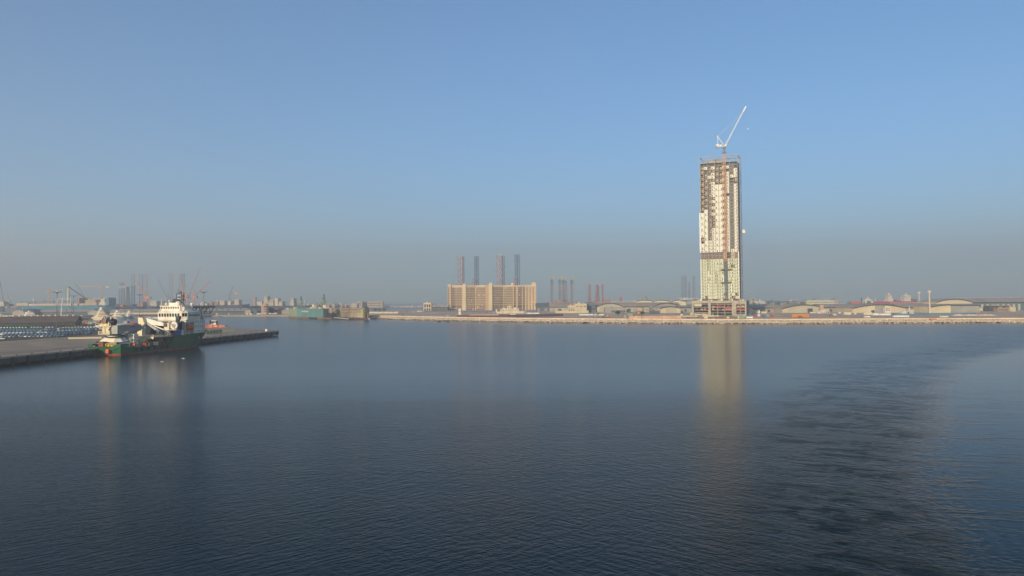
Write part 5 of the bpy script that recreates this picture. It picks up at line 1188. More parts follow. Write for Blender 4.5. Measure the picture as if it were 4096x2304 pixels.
gable_front('dark gabled shed behind the gold yacht', 388, 425, 1237, 1248, 1560, 50, shade_blue, sroof)
gable_front('dark red gabled shed at the left of the marina', 94, 140, 1239, 1250, 1520, 50, mat('red_wall',(.30,.10,.10),.85), shade_blue)
gable_front('pale grey gabled shed left of the dark red one', 50, 96, 1237, 1248, 1500, 60, sroof, sroof)
long_shed('very long grey shed with a segmented cream band behind the yachts', 440, 700, 1236.5, 1247, 1540, 50, shed_wall2, sroof, gz=MZ)
long_shed('long grey shed with a front coloured as in shade right of the green ship', 712, 990, 1234.5, 1244.5, 1545, 50, shade_blue, sroof, gz=MZ)
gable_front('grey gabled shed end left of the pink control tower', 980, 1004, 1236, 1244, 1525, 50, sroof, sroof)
gable_front('dark gabled shed next to the red roof near the control tower', 1004, 1028, 1236, 1244, 1530, 50, shade_blue, sroof)
long_shed('low shed with a red roof behind the pink control tower', 1020, 1110, 1234, 1239, 1580, 40, gconc, mat('roof_red',(.50,.11,.12),.8,.1,.05), gz=MZ)
bldg('pale brown low building between the control tower and the floating dock', 1108, 1140, 1242.5, 1470, 20, mat('low_brown',(.42,.33,.26),.85), gz=MZ)
bldg('white fronted flat building touching the left end of the floating dock', 1140, 1156, 1236, 1440, 20, gconc, white, gz=MZ)
# control tower
Yt = 1440; xc = XP(1060.5, Yt)
t = thing('control_tower', 'pink round fronted control tower on the far breakwater', 'tower', (xc, Yt, MZ))
pink = mat('pink_render', (0.55,0.36,0.27), .85, .08, .1)
ht_ = ZP(1060,1219.5,Yt)-MZ
g = MB(); g.cyl((1.5,0,0),(1.5,0,ht_),5.0,n=20); g.box(-6.0,1.5,-4.0,5,0,ht_-.5); g.build('shaft', pink, t)
g = MB(); g.cyl((0,0,ht_),(0,0,ht_+1.0),5.6,n=20); g.cyl((0,0,ht_+1),(0,0,ht_+2.6),2.6,n=12); g.cyl((0,0,ht_+2.6),(0,0,ht_+3.0),3.2,n=12); g.build('roof', pink, t)
for z_, hh in ((ht_-3.6,2.2),(ht_-8.4,1.3),(ht_-12.8,1.2)):
    for k in range(5):
        an = R(-115+18*k); g = MB(); c_, s_ = math.cos(an), math.sin(an); p_ = Vector((1.5+5.05*c_,5.05*s_,z_)); g.beam(p_-Vector((0,0,hh/2)), p_+Vector((0,0,hh/2)), 1.15); g.build('window', hwin, t)
# palms, bushes, kiosks along the marina front
for i, px in enumerate((233,266,470,500,528,572,842,867,890,912,938,962)):
    palm(f"small palm in the row in front of the long marina sheds, {['1st','2nd','3rd','4th','5th','6th','7th','8th','9th','10th','11th','12th'][i]} from the left", XP(px,1490), 1490, MZ, 8.5+1.2*(i%3), 3.6, 'palms in front of the marina sheds', seed=40+i)
tree('dark green spreading tree between the control tower and floating dock', XP(1088,1465), 1465, MZ, 13, 11, seed=77, n=500)
tree('small dark tree right of the spreading tree near the floating dock', XP(1102,1470), 1470, MZ, 9, 5, seed=78, n=200)
for i, (px, bs, w_, cn) in enumerate(((989,1259,2.4,'white'),(1003,1259,5,'cream'),(1031,1258,3,'white'),(1039,1257,3.4,'white'),(867,1258,2.4,'white'),(915,1258,1.2,'white'),(1066,1257,7,'white'),(1085,1256,22,'white'),(1110,1256,16,'white'))):
    Y_ = DY(px,bs,MZ)
    g = MB(); g.box(-w_/2, w_/2, 0, 3, 0, 2.4); g.box(-w_/2-.2, w_/2+.2, -.3, 3.2, 2.4, 2.7)
    tag(g.build('kiosk', cont_cols[cn]), ['small white kiosk at the foot of the grey gable end','cream kiosk on posts at the right end of the ribbed breakwater','first white kiosk left of the control tower','second white kiosk just left of the control tower','white hut on the breakwater over the tug','tiny white hut on the ribbed breakwater','white cabin at the foot of the pink control tower','long white low wall building right of the control tower','long white low building near the floating dock'][i], 'kiosk', (XP(px,Y_), Y_, MZ))
rn = random.Random(5)
# small moored boats of the marina
bt = [(white,'white'),(cream,'cream'),(bluegrey,'dark blue')]
for i in range(26):
    px = [186,196,205,214,246,262,276,288,297,306,318,330,343,358,370,588,600,612,622,634,646,660,674,158,146,170][i]; bs = [1272,1269,1273,1270][i%4] if i%2 else 1274
    Y_ = DY(px,bs,0); L_ = rn.uniform(9,18); mm, cn = bt[i%3] if i%3 != 2 else bt[0]
    t = thing('motor_boat', f"small {cn} motor boat moored in the marina", 'boat', (XP(px,Y_), Y_, 0), rn.uniform(-.4,.4), 'small boats moored in the marina')
    hull_mesh(L_, L_*.28, L_*.12, bow=.35).build('hull', mm, t)
    g = MB(); g.taper(-L_*.3, L_*.12, -L_*.1, L_*.1, L_*.12, L_*.24, .7, .8); g.build('cabin', white, t)
# jetties
for i, (a, b_, bs) in enumerate(((200,350,1276.5),(352,440,1277),(470,560,1275),(560,600,1272))):
    p0, p1 = P(a,bs,0), P(b_,bs-.6,0); g = MB(); g.hexa([(p0.x,p0.y-1.6,.2),(p1.x,p1.y-1.6,.2),(p1.x,p1.y+1.6,.2),(p0.x,p0.y+1.6,.2),(p0.x,p0.y-1.6,.9),(p1.x,p1.y-1.6,.9),(p1.x,p1.y+1.6,.9),(p0.x,p0.y+1.6,.9)])
    tag(g.build('jetty', conc), ['low concrete jetty behind the brown roofed warehouse','low jetty in front of the gold yacht','low jetty in front of the blue hulled yacht','low jetty behind the tip of the white crane'][i], 'jetty')
# yachts
def yacht(label, px0, px1, bs, ptop, hm, tiers, flip=False, mast_=True, hullp=None, sm=None):
    Y_ = DY((px0+px1)/2, bs, 0); x0, x1 = XP(px0,Y_), XP(px1,Y_); L_ = x1-x0; H_ = ZP((px0+px1)/2,ptop,Y_); D_ = hullp or H_*.24
    t = thing('yacht', label, 'yacht', ((x0+x1)/2, Y_, 0), math.pi if flip else 0)
    hull_mesh(L_*.96, L_*.17, D_, bow=.3, rake=1.0, sheer=.25).build('hull', hm, t)
    sm = sm or white; z_ = D_; h_ = (H_*.8-D_)/tiers; xa, xb = -L_*.44, L_*.24
    for k in range(tiers):
        g = MB(); B_ = L_*.075*(1-.1*k); ov = h_*.32
        g.loft([[(xa,-B_,z_-.02),(xb,-B_*.8,z_-.02),(xb,B_*.8,z_-.02),(xa,B_,z_-.02)],[(xa+.4,-B_,z_+h_*.68),(xb-h_*1.2,-B_*.8,z_+h_*.68),(xb-h_*1.2,B_*.8,z_+h_*.68),(xa+.4,B_,z_+h_*.68)]])
        dk = g.build('deck_house', sm, t)
        g = MB(); g.loft([[(xa-1.6,-B_*1.12,z_+h_*.68),(xb-h_*1.4,-B_*1.12,z_+h_*.68),(xb-h_*.2,0,z_+h_*.68),(xb-h_*1.4,B_*1.12,z_+h_*.68),(xa-1.6,B_*1.12,z_+h_*.68)],[(xa-.6,-B_,z_+h_*.98),(xb-h_*2,-B_,z_+h_*.98),(xb-h_*.9,0,z_+h_*.98),(xb-h_*2,B_,z_+h_*.98),(xa-.6,B_,z_+h_*.98)]]); g.build('deck_overhang', sm, dk)
        g = MB(); g.box(xa+(xb-xa)*.25, xb-h_*.9, -B_-.08, -B_+.15, z_+h_*.25, z_+h_*.58); g.build('window_band', glass, dk)
        z_ += h_; xa += (xb-xa)*.09; xb -= (xb-xa)*.17
    if mast_:
        g = MB(); xm = xa+(xb-xa)*.35; g.taper(xm-1.6,xm+1.6,-1,1,z_,H_,.3,.4); g.box(xm-2.6,xm+2.6,-.3,.3,z_+(H_-z_)*.5,z_+(H_-z_)*.5+.4); g.ball((xm-1.6,0,z_+(H_-z_)*.6),.9,8,5); g.ball((xm+1.8,0,z_+(H_-z_)*.75),.8,8,5); g.build('mast', sm, t)
    return t
goldw = mat('yacht_gold', (.78,.64,.42), .4, .04, .2)
yacht('large gold and white superyacht with five stepped decks in the marina', 376, 468, 1279.5, 1228, goldw, 5, sm=goldw)
yacht('yacht with a dark blue hull moored right of the gold superyacht', 452, 508, 1276, 1240, mat('yacht_blue',(.05,.13,.19),.4,.05,.2), 3)
yacht('grey and white yacht moored right of the blue hulled yacht', 503, 548, 1274.5, 1243, mat('yacht_grey',(.28,.32,.34),.4,.05,.2), 3)
yacht('long white motor yacht at the left edge of the view', -60, 48, 1272, 1233, white, 4, flip=False)
yacht('white catamaran yacht in front of the dark red shed', 96, 162, 1268, 1243, white, 2)

# ================================================================ floating dock
p0, p1 = P(1155,1272), P(1400,1280); dv = p1-p0; DL = dv.length; da = math.atan2(dv.y, dv.x)
FD = thing('floating_dock', 'large teal sided floating dry dock with a rusty pontoon in the middle distance', 'floating dock', p0, da)
teal = mat('dock_teal', (0.13,0.29,0.29), .65, .12, .04, streak=1); tealy = mat('dock_faded', (0.30,0.36,0.24), .7, .12, .04, streak=1)
pont = mat('dock_pontoon', (0.22,0.13,0.105), .8, .2, .05, streak=1); dbrown = mat('dock_inner', (0.44,0.38,0.28), .85, .3, .08, streak=1)
dz0, dz1 = 2.6, 16.0
g = MB(); g.box(0, DL, 0, 36, -.8, dz0); g.build('pontoon', pont, FD)
g = MB(); g.box(36*DL/245*1.0+.02, 145*DL/245, 0.3, 5.2, dz0, dz1); g.box(33*DL/245, 145*DL/245, -.3, 6, dz1-2.2, dz1-1.8); g.build('near_side_wall', teal, FD)
g = MB(); g.box(0, 36*DL/245, 0.28, 5.2, dz0, dz1); g.build('faded_side_wall', tealy, FD)
g = MB(); g.box(0, DL*.97, 30.5, 35.5, dz0, dz1+.5)
for k in range(16): g.box(148*DL/245+k*5.4, 148*DL/245+k*5.4+1.6, 29.9, 30.5, dz0, dz1*.62)
g.build('far_side_wall', dbrown, FD)
g = MB(); g.box(130*DL/245, DL*.97, 29, 30.5, dz1*.66, dz1*.66+.7)
for k in range(14): g.box(150*DL/245+k*6, 150*DL/245+k*6+.7, 29, 30.5, dz1*.66, dz1)
g.box(150*DL/245, DL*.97, 28, 30.5, dz1-.7, dz1-.1); g.build('gallery', mat('dock_gallery',(.46,.36,.24),.8,.3,.3), FD)
g = MB(); g.loft([[(226*DL/245,26,dz0),(236*DL/245,26,dz0),(236*DL/245,30,dz0),(226*DL/245,30,dz0)],[(230*DL/245,26,dz1),(235*DL/245,26,dz1),(235*DL/245,30,dz1),(230*DL/245,30,dz1)]]); g.build('end_frame', mat('dock_yellow',(.50,.42,.18),.7,.2,.3), FD)
g = MB(); g.lattice((147*DL/245,3,dz0),(147*DL/245,3,dz1+1),5,3,.4,.3); g.lattice((155*DL/245,3,dz0),(155*DL/245,3,dz1),4,3,.3,.25); g.lattice((240*DL/245,30,dz0),(240*DL/245,30,dz1+3),4,3,.35,.3); g.build('stair_tower', trim, FD)
g = MB()
for k in range(30): g.beam((k*DL*.59/30,.6,dz1),(k*DL*.59/30,.6,dz1+1.2),.12)
g.beam((0,.6,dz1+1.2),(DL*.59,.6,dz1+1.2),.14); g.build('railing', greyp, FD)
for (u, w_, h_, mm) in ((22,6,1.8,white),(98,13,2.2,cream),(103,9,6.4,cream),(128,5,2,white),(148,10,5.5,cream)):
    g = MB(); g.box(u*DL/245-w_/2,u*DL/245+w_/2,1,5,dz1,dz1+h_); g.box(u*DL/245-w_/2-.4,u*DL/245+w_/2+.4,.6,5.4,dz1+h_,dz1+h_+.4); g.build('deck_hut', mm, FD)
g = MB(); g.box(57*DL/245, 84*DL/245, .1, .28, dz1-5.6, dz1-3.6); bn = g.build('banner', white, FD)
g = MB()
for k in range(9): g.box((59+k*2.7)*DL/245, (60.4+k*2.7)*DL/245, .02, .1, dz1-5.0-.2*(k%2), dz1-4.2)
g.build('banner_lettering', mat('banner_ink',(.30,.26,.20),.8), bn)
g = MB()
for k in range(5): g.cyl(((91+k*5.6)*DL/245+2,-1.4,.9),((91+k*5.6)*DL/245+6,-1.4,.9),1.3,n=10)
g.build('rubber_fender', darkg, FD)
g = MB(); g.box(DL*.74, DL, -2.2, 0, -.5, 2.2); g.build('black_pontoon', mat('pontoon_black',(.03,.035,.045),.7), FD)
g = MB(); g.beam((DL*.78,-1,3.0),(DL*1.02,-4,1.6),.7); g.build('gangway', white, FD)
def dock_crane(label, u, ptop, jib, py):
    px = 1155+u; Y_ = p0.y+dv.y*u/245+3*math.cos(da); t = thing('dock_crane', label, 'crane', (XP(px,Y_), Y_, dz1), da)
    H_ = ZP(px, ptop, Y_)-dz1; m_ = mat('dock_crane_green',(.28,.30,.22),.7,.15,.2)
    g = MB(); hb_ = H_*.42
    for sx in (-3.6,3.6):
        for sy in (-2,2): g.beam((sx,sy,0),(sx*.45,sy*.5,hb_),.8)
        g.beam((sx,-2,0),(sx,2,0),.6)
    g.beam((-2.4,0,hb_*.55),(2.4,0,hb_*.55),.5); g.build('portal', m_, t)
    g = MB(); g.cyl((0,0,hb_),(0,0,hb_+1.2),2.4,n=12); g.hexa([(-4.2,-2,hb_+1.2),(3.6,-2,hb_+1.2),(3.6,2,hb_+1.2),(-4.2,2,hb_+1.2),(-4.4,-2,hb_+7),(2.0,-2,hb_+4.4),(2.0,2,hb_+4.4),(-4.4,2,hb_+7)]); g.build('machine_house', m_, t)
    g = MB(); g.lattice((0,0,hb_+4),(0,0,H_),2.4,2.2,.3,.22,wd2=1.0); g.build('mast', gmast, t)
    g = MB(); g.beam((1,0,hb_+4) if jib[0]>0 else (-1,0,hb_+4),(jib[0],0,jib[1]),1.3,.7); g.build('jib', m_, t)
dock_crane('green dock crane with splayed legs standing left of the middle of the floating dock', 50, 1183, (12,8), 1230)
dock_crane('taller green dock crane with its jib down on the floating dock', 141, 1176, (-23,1.5), 1230)

# ================================================================ big ships and port far behind
bl = mat('hull_sky_blue', (0.055,0.22,0.30), .6, .1, .03, streak=1); sandpaint = mat('ship_sand', (0.62,0.47,0.32), .7, .1, .05)
BS = ship('very large blue hulled ship with a long sand coloured cargo deck behind the marina sheds', 84, 462, 1222, 2010, bl,
     [(84,130,1212,sandpaint,'deck'),(136,350,1214,sandpaint,'deck'),(352,402,1200,sandpaint,'super'),(411,438,1208,sandpaint,'deck'),(418,434,1196,white,'super'),(424,427,1184,white,'mast'),(132,138,1192,white,'mast'),(393,396,1186,white,'mast'),(376,379,1190,white,'mast'),(170,182,1197,greyp,'lattice'),(213,217,1192,greyp,'lattice'),(326,333,1192,mat('ship_rust',(.45,.25,.18),.8),'deck'),(438,450,1191,mat('ship_bluetower',(.12,.25,.33),.7),'deck')], 46)
g = MB(); x_ = lambda px: XP(px,2010)-BS.location.x; z_ = lambda py: ZP(250,py,2010)
g.box(x_(86), x_(340), -6, -4, z_(1206.5), z_(1205.5)); g.box(x_(86), x_(340), 4, 6, z_(1206.5), z_(1205.5))
for k in range(30): g.beam((x_(88+k*8.4),-5,z_(1213)),(x_(88+k*8.4),-5,z_(1206)),.5)
g.build('pipe_rack', trim, BS)
g = MB(); g.box(x_(134),x_(160),-19,-18.4,z_(1221),z_(1215.5)); g.build('name_panel', white, BS)
g = MB()
for k in range(7): g.box(x_(141+k*2.6),x_(142.6+k*2.6),-19.3,-19,z_(1217.5),z_(1216)); 
g.box(x_(142),x_(160),-19.3,-19,z_(1219.6),z_(1218.8)); g.build('panel_lettering', redp, BS)
g = MB(); g.box(x_(246), x_(302), -22, -20, z_(1196), z_(1194.5))
for px in (246,250,301): g.beam((x_(px),-21,z_(1222)),(x_(px),-21,z_(1195)),1.0)
g.build('loading_gantry', white, BS)
# column crane and slanting stay beside it
Yc2 = 2060; t = thing('column_crane', 'tall pale column crane with a dark jib slanting down right, at the far left port', 'crane', (XP(273,Yc2), Yc2, MZ))
h_ = ZP(273,1148,Yc2)-MZ; g = MB(); g.cyl((0,0,0),(0,0,h_*.72),3.2,3.0,12); g.cyl((0,0,h_*.72),(0,0,h_),3.0,2.0,12); g.build('column', mat('column_cream',(.62,.62,.42),.7,.1,.1), t)
g = MB(); g.box(-3.6,4.4,-2,2,h_-1,h_+.8); g.build('column_head', trim, t)
g = MB(); g.lattice((3,0,h_-1),(XP(350,Yc2)-t.location.x,0,ZP(350,1200,Yc2)-MZ),1.8,5,.4,.3); g.build('jib', trim, t)
g = MB(); g.cyl((0,0,0),(0,0,ZP(261,1132,2060)-MZ),.7,.35,6); g.box(-1.5,1.5,-.6,.6,ZP(261,1142,2060)-MZ,ZP(261,1139,2060)-MZ); tag(g.build('thin_mast', greyp), 'very thin tall mast just left of the pale column crane', 'mast', (XP(261,2060),2060,MZ))
def tower_crane(label, px, pj, pxl, pxr, Y, pt=None, m_=omast):
    t = thing('tower_crane', label, 'crane', (XP(px,Y), Y, MZ)); zj = ZP(px,pj,Y)-MZ; xl, xr = XP(pxl,Y)-t.location.x, XP(pxr,Y)-t.location.x
    g = MB(); g.lattice((0,0,0),(0,0,zj+7),2.6,4,.4,.25); g.build('mast', m_, t)
    g = MB(); g.lattice((xl,0,zj+.5),(xr,0,zj+.5),1.9,3,.3,.2,3); g.beam((0,0,zj+8),(xl*.7,0,zj+1),.2); g.beam((0,0,zj+8),(xr*.8,0,zj+1),.2); g.build('jib', m_, t)
    g = MB(); cx_ = xr if abs(xr) < abs(xl) else xl; s_ = 1 if cx_ > 0 else -1; g.box(min(cx_-s_*7,cx_), max(cx_-s_*7,cx_), -1.4,1.4, zj-2.6, zj+.2); g.build('counterweight', cwhite, t)
    g = MB(); g.box(-1.8,-.2,-2.6,-1.2,zj-2.4,zj); g.build('cab', cwhite, t)
tower_crane('faint orange tower crane with a long level jib at the far left', 195, 1166, 128, 232, 2450)
tower_crane('faint pink tower crane over the blue ship bridge', 406, 1147, 320, 434, 2500)
def luffer(label, px, pbase_y, jx, jy, Y, hpx=(8,5), legs=True, m_=None, pbox=None, cw_=6, box_boom=True, name='shipyard_crane'):
    """shipyard crane: portal legs, slewing house at image height pbox, boom to (jx,jy)"""
    m_ = m_ or mat('yard_orange',(.68,.27,.13),.7,.12,.1); t = thing(name, label, 'crane', (XP(px,Y), Y, MZ)); zb = ZP(px,pbox,Y)-MZ
    w_ = hpx[0]*Y/3000; h2 = hpx[1]*Y/3000
    g = MB()
    for sx in (-.7,.7):
        for sy in (-.6,.6): g.beam((sx*w_,sy*w_,0),(sx*w_*.3,sy*w_*.3,zb-h2*.6),w_*.13)
    g.beam((-w_*.55,0,zb*.35),(w_*.55,0,zb*.35),w_*.12); g.cyl((0,0,zb*.62),(0,0,zb-h2*.5),w_*.28,n=8); g.build('portal_legs', m_, t)
    g = MB(); g.box(-w_*.5,w_,-w_*.4,w_*.4,zb-h2*.5,zb+h2*.6); ho = g.build('machine_house', m_, t)
    g = MB(); g.box(w_,w_*1.6,-w_*.35,w_*.35,zb-h2*.5,zb+h2*.5); g.build('counterweight', gmast, ho)
    jv = W(jx,jy,Y)-t.location; jv.y = 0
    g = MB(); 
    if box_boom: g.beam((-w_*.4,0,zb+h2*.2), jv, w_*.32, w_*.18)
    else: g.lattice((-w_*.2,0,zb+h2*.2), jv, w_*.3, w_*.45, .5, .3, wd2=w_*.15)
    g.build('boom', m_, t)
    g = MB(); ap = Vector((w_*.3,0,zb+h2*3.4)); g.beam((-w_*.3,0,zb+h2*.5),ap,w_*.12); g.beam((w_*.8,0,zb+h2*.5),ap,w_*.12); g.beam(ap, jv, .35); g.build('a_frame', m_, t)
    return t
luffer('orange shipyard crane with a thick boom raised to the left behind the gold yacht', 587, 0, 538, 1116, 2150, (11,9), pbox=1191)
luffer('orange shipyard crane with a pale boom behind the mast of the green ship', 738, 0, 716, 1095, 2250, (10,14), pbox=1187, box_boom=True)
luffer('small orange shipyard crane left of the helideck', 776, 0, 845, 1122, 2300, (9,10), pbox=1189, box_boom=False)
luffer('blue grey shipyard crane with a thin boom left of the green ship mast', 670, 0, 630, 1116, 2500, (6,8), m_=gmast, pbox=1193, box_boom=False)
luffer('faint red crane with a very long raised boom above the helideck', 755, 0, 802, 1066, 2600, (5,6), m_=mat('crane_red',(.55,.18,.13),.7), pbox=1195, box_boom=False)
luffer('dull yellow dock crane at the far left edge', 33, 0, 30, 1172, 2250, (6,6), m_=mat('yard_ochre',(.45,.36,.18),.7,.2,.1), pbox=1204, box_boom=False)
luffer('faint crane boom crossing the left edge of the view', 14, 0, -4, 1108, 2300, (5,6), m_=gmast, pbox=1206, box_boom=False)
luffer('dark crane with a raised jib over the dark hull left of the control tower', 915, 0, 934, 1140, 2450, (5,7), m_=gmast, pbox=1198, box_boom=False)
luffer('thin grey crane with its jib raised left, above the pale column crane stay', 350, 0, 298, 1130, 2550, (5,6), m_=gmast, pbox=1202, box_boom=False)
tower_crane('faint orange level crane above the dark hull left of the control tower', 945, 1171, 925, 949, 2500)
# the jack-up rigs: hull, lattice legs, derrick
def rig(label, legs, Y, zb, wpx, cols, derrick=None, hullpx=None, seg=None, base_gz=0.0, ch=.9, br=.5, cwid=None):
    px0 = min(l[0] for l in legs); px1 = max(l[0] for l in legs); pm = (px0+px1)/2
    t = thing('jackup_rig', label, 'rig', (XP(pm,Y), Y, base_gz)); x0_ = t.location.x
    for i, l in enumerate(legs):
        px, pt = l[0], l[1]; dy = l[2] if len(l) > 2 else 0; cc = l[3] if len(l) > 3 else cols
        Yl = Y+dy; X_ = XP(px,Yl)-x0_; h = ZP(px,pt,Yl)-base_gz; w_ = (l[4] if len(l) > 4 else wpx)*Yl/3000
        g = MB(); n = len(cc)
        lv = [c_[1] for c_ in cc]+[1.0] if isinstance(cc[0], tuple) else [0,1]
        cc2 = cc if isinstance(cc[0], tuple) else [(cc[0],0)]
        cms = []
        for k in range(len(cc2)):
            a = h*(cc2[k][1]); b_ = h*(cc2[k+1][1] if k+1 < len(cc2) else 1)
            pm_ = cc2[k][0] if isinstance(cc2[k][0], tuple) else (cc2[k][0], cc2[k][0])
            for m_ in pm_:
                if m_ not in cms: cms.append(m_)
            g.lattice((X_,dy,max(-3,a)),(X_,dy,b_),w_,w_*(seg or .8),ch,br,3 if not cwid else 4,mi=cms.index(pm_[0]),bmi=cms.index(pm_[1]))
        g.build('leg', cms, t)
    hx_ = (px1-px0)/2*Y/3000+14
    g = MB(); g.loft([[(-hx_,-22,zb),(hx_,-22,zb),(hx_,26,zb),(-hx_,26,zb)],[(-hx_-1,-24,zb+8),(hx_+1,-24,zb+8),(hx_+1,28,zb+8),(-hx_-1,28,zb+8)]]); g.box(-hx_*.5,hx_*.3,-16,10,zb+8,zb+14); g.build('platform_hull', cols[0][0] if isinstance(cols[0],tuple) and not isinstance(cols[0][0],tuple) else (cols[0] if not isinstance(cols[0],tuple) else cols[0][0][0]), t)
    if derrick:
        dpx, dpt, m_ = derrick; X_ = XP(dpx,Y)-x0_; g = MB(); g.lattice((X_,-8,zb+8),(X_,-8,ZP(dpx,dpt,Y)-base_gz),11,6,.6,.4,wd2=4); g.box(X_-3,X_+3,-11,-5,ZP(dpx,dpt,Y)-base_gz,ZP(dpx,dpt,Y)-base_gz+3); g.build('derrick', m_, t)
    return t
rred = mat('rig_red', (.42,.11,.14), .7); rwh = mat('rig_white', (.66,.64,.58), .7); rblu = mat('rig_blue', (.07,.12,.20), .7); rdk = mat('rig_dark', (.14,.14,.16), .7)
rpk = mat('rig_rust', (.42,.22,.17), .75); ryl = mat('rig_yellow', (.66,.50,.20), .7); rgrey = mat('rig_grey', (.25,.25,.27), .7)
rig('jack-up rig with one red leg rising behind the left half of the beige block', [(1841,1024,0,[((rred,rwh),0)],17),(1849,1027,40,[(rblu,0)],16),(1907,1026,10,[(rblu,0)],17)], 1950, 20, 17, [(rblu,0)], (1894,1118,rpk), seg=1.25, ch=1.15, br=.5)
rig('jack-up rig with one red leg rising behind the right half of the beige block', [(1998,1019,0,[((rred,rwh),0)],20),(2010,1024,40,[(rblu,0)],17),(2070,1019,10,[(rblu,0)],19)], 1900, 20, 19, [(rblu,0)], (2060,1120,rpk), seg=1.25, ch=1.15, br=.5)
ycol = [(rpk,0),(rgrey,.28),(rpk,.55),(rblu,.76),(ryl,.88)]
rig('jack-up rig with four yellow topped legs right of the beige block', [(2208,1104),(2240,1103,20),(2255,1105,-20),(2288,1104)], 2350, 14, 10.5, ycol, (2263,1128,rpk), seg=1.0, ch=.95, br=.4)
rig('jack-up rig with two reddish legs right of the yellow topped one', [(2359,1137,0,[(rred,0),(rpk,.45)],10),(2411,1137,0,[(rpk,0)],6)], 2450, 12, 9, [(rpk,0)], (2391,1148,rpk), seg=1.0, ch=1.0, br=.55)
g = MB(); Y_=2450; g.lattice((0,0,12),(0,0,ZP(2387,1140,Y_)),9,6,.8,.5,wd2=5); g.box(-3,3,-3,3,ZP(2387,1146,Y_),ZP(2387,1138,Y_)); tag(g.build('drilling_derrick', rred), 'red topped derrick between the two reddish rig legs', 'derrick', (XP(2386,Y_),Y_-15,0))
t = bldg('round sided accommodation block on piers right of the reddish rig legs', 2414, 2442, 1198, 2430, 20, rpk, win=[(.05,.95,6,.3,.4),(.05,.95,6,.6,.7)], gz=0)
g = MB(); h_ = ZP(2483,1187,2300)-MZ; g.loft([[(-5,-4,0),(5,-4,0),(5,4,0),(-5,4,0)],[(-1.5,-1.5,h_),(2.5,-1.5,h_),(2.5,1.5,h_),(-1.5,1.5,h_)]]); tag(g.build('crane_tower', mat('crane_magenta',(.48,.06,.13),.7)), 'dark pink crane tower rising behind the second arched shed front', 'crane', (XP(2483,2300),2300,MZ))
g = MB(); g.lattice((0,0,10),(XP(2583,2300)-XP(2600,2300),0,ZP(2585,1183,2300)-MZ),2,4,.4,.3); g.cyl((0,0,0),(0,0,12),2,n=8); tag(g.build('red_jib_crane', rred), 'thin red crane jib leaning left behind the middle cream arched roof', 'crane', (XP(2600,2300),2300,MZ))
rig('very faint jack-up rig just left of the tall tower', [(2731,1104),(2743,1103,15),(2776,1105)], 4000, 14, 9, [(rdk,0)], (2756,1132,rdk), seg=1.1, ch=.9, br=.4)
rig('dark jack-up rig with paired legs left of the orange shipyard crane', [(484,1131,0,[(rdk,0),(rwh,.80),(rred,.9)],11),(494,1130,20,[(rblu,0),(rwh,.80),(rred,.9)],10)], 2200, 8, 11, [(rdk,0)], seg=1.0, ch=.95, br=.4)
rig('blue jack-up rig behind the thick orange boom', [(535,1143,0,[(rblu,0)],12)], 2230, 8, 12, [(rblu,0)], (517,1152,rdk), seg=1.0, ch=1.0, br=.4)
rig('faint tall jack-up rig with a red leg behind the orange crane', [(533,1096,30,[(rblu,0)],14),(566,1097,0,[(rblu,0)],13),(584,1096,0,[(rpk,0)],14)], 3500, 8, 14, [(rblu,0)], seg=1.0, ch=.9, br=.4)
rig('faint tall jack-up rig with pink and blue legs above the green ship mast', [(685,1095,0,[(rpk,0)],14),(724,1096,0,[(rblu,0)],12),(734,1094,20,[(rblu,0)],11)], 3500, 8, 14, [(rblu,0)], seg=1.0, ch=.9, br=.4)
# ships of the far left port
nav = mat('hull_navy', (0.05,0.065,0.10), .7, .15, .03); tanw = mat('ship_tanwhite', (.66,.56,.42), .6, .08, .1)
ship('dark ship with a cream bridge in the gap left of the green ship superstructure', 455, 640, 1226, 2120, nav, [(610,635,1205,tanw,'super'),(468,474,1216,tanw,'deck'),(490,500,1219,orange,'deck'),(560,580,1208,rpk,'deck'),(500,504,1203,greyp,'mast')], 30)
ship('white topped workboat right of the cream bridge behind the green ship', 630, 700, 1222, 2300, nav, [(640,655,1205,white,'super'),(646,649,1193,white,'mast'),(660,690,1212,greyp,'deck')], 24)
ship('dark navy tanker bow with an orange deck just right of the helideck', 850, 994, 1220, 2150, nav, [(886,905,1204,tanw,'super'),(944,962,1200,tanw,'super'),(918,930,1205,tanw,'deck'),(864,880,1208,rpk,'deck'),(972,974,1204,white,'post'),(866,870,1200,white,'mast')], 34)
ship('long dark tanker with cream cabins behind the pink control tower', 985, 1270, 1223, 2230, nav, [(1034,1055,1207,tanw,'deck'),(1060,1080,1187,tanw,'super'),(1078,1100,1201,tanw,'super'),(1105,1118,1193,tanw,'deck'),(1120,1136,1206,tanw,'super'),(1005,1008,1215,white,'post'),(1166,1182,1194,tanw,'super'),(1215,1222,1200,tanw,'mast'),(1074,1076,1178,trim,'mast')], 38, boot=7)
g = MB(); g.cyl((0,0,0),(0,0,ZP(1020,1189,2400)-MZ),5,n=14); g.cyl((0,0,ZP(1020,1189,2400)-MZ),(0,0,ZP(1020,1188,2400)-MZ),5.4,n=14); tag(g.build('round_silo', mat('silo_tan',(.50,.34,.22),.8)), 'single tall tan silo behind the dark hulls', 'silo', (XP(1020,2400),2400,MZ))
ship('ship with white deckhouses beside the helideck', 780, 850, 1221, 2250, nav, [(806,822,1209,tanw,'super'),(825,834,1214,tanw,'deck'),(843,855,1208,rpk,'deck')], 26)
ship('cream ship superstructure at the left edge of the far port', -40, 34, 1226, 2080, nav, [(-10,28,1214,tanw,'super'),(10,24,1207,tanw,'deck'),(14,16,1200,rred,'mast')], 26)
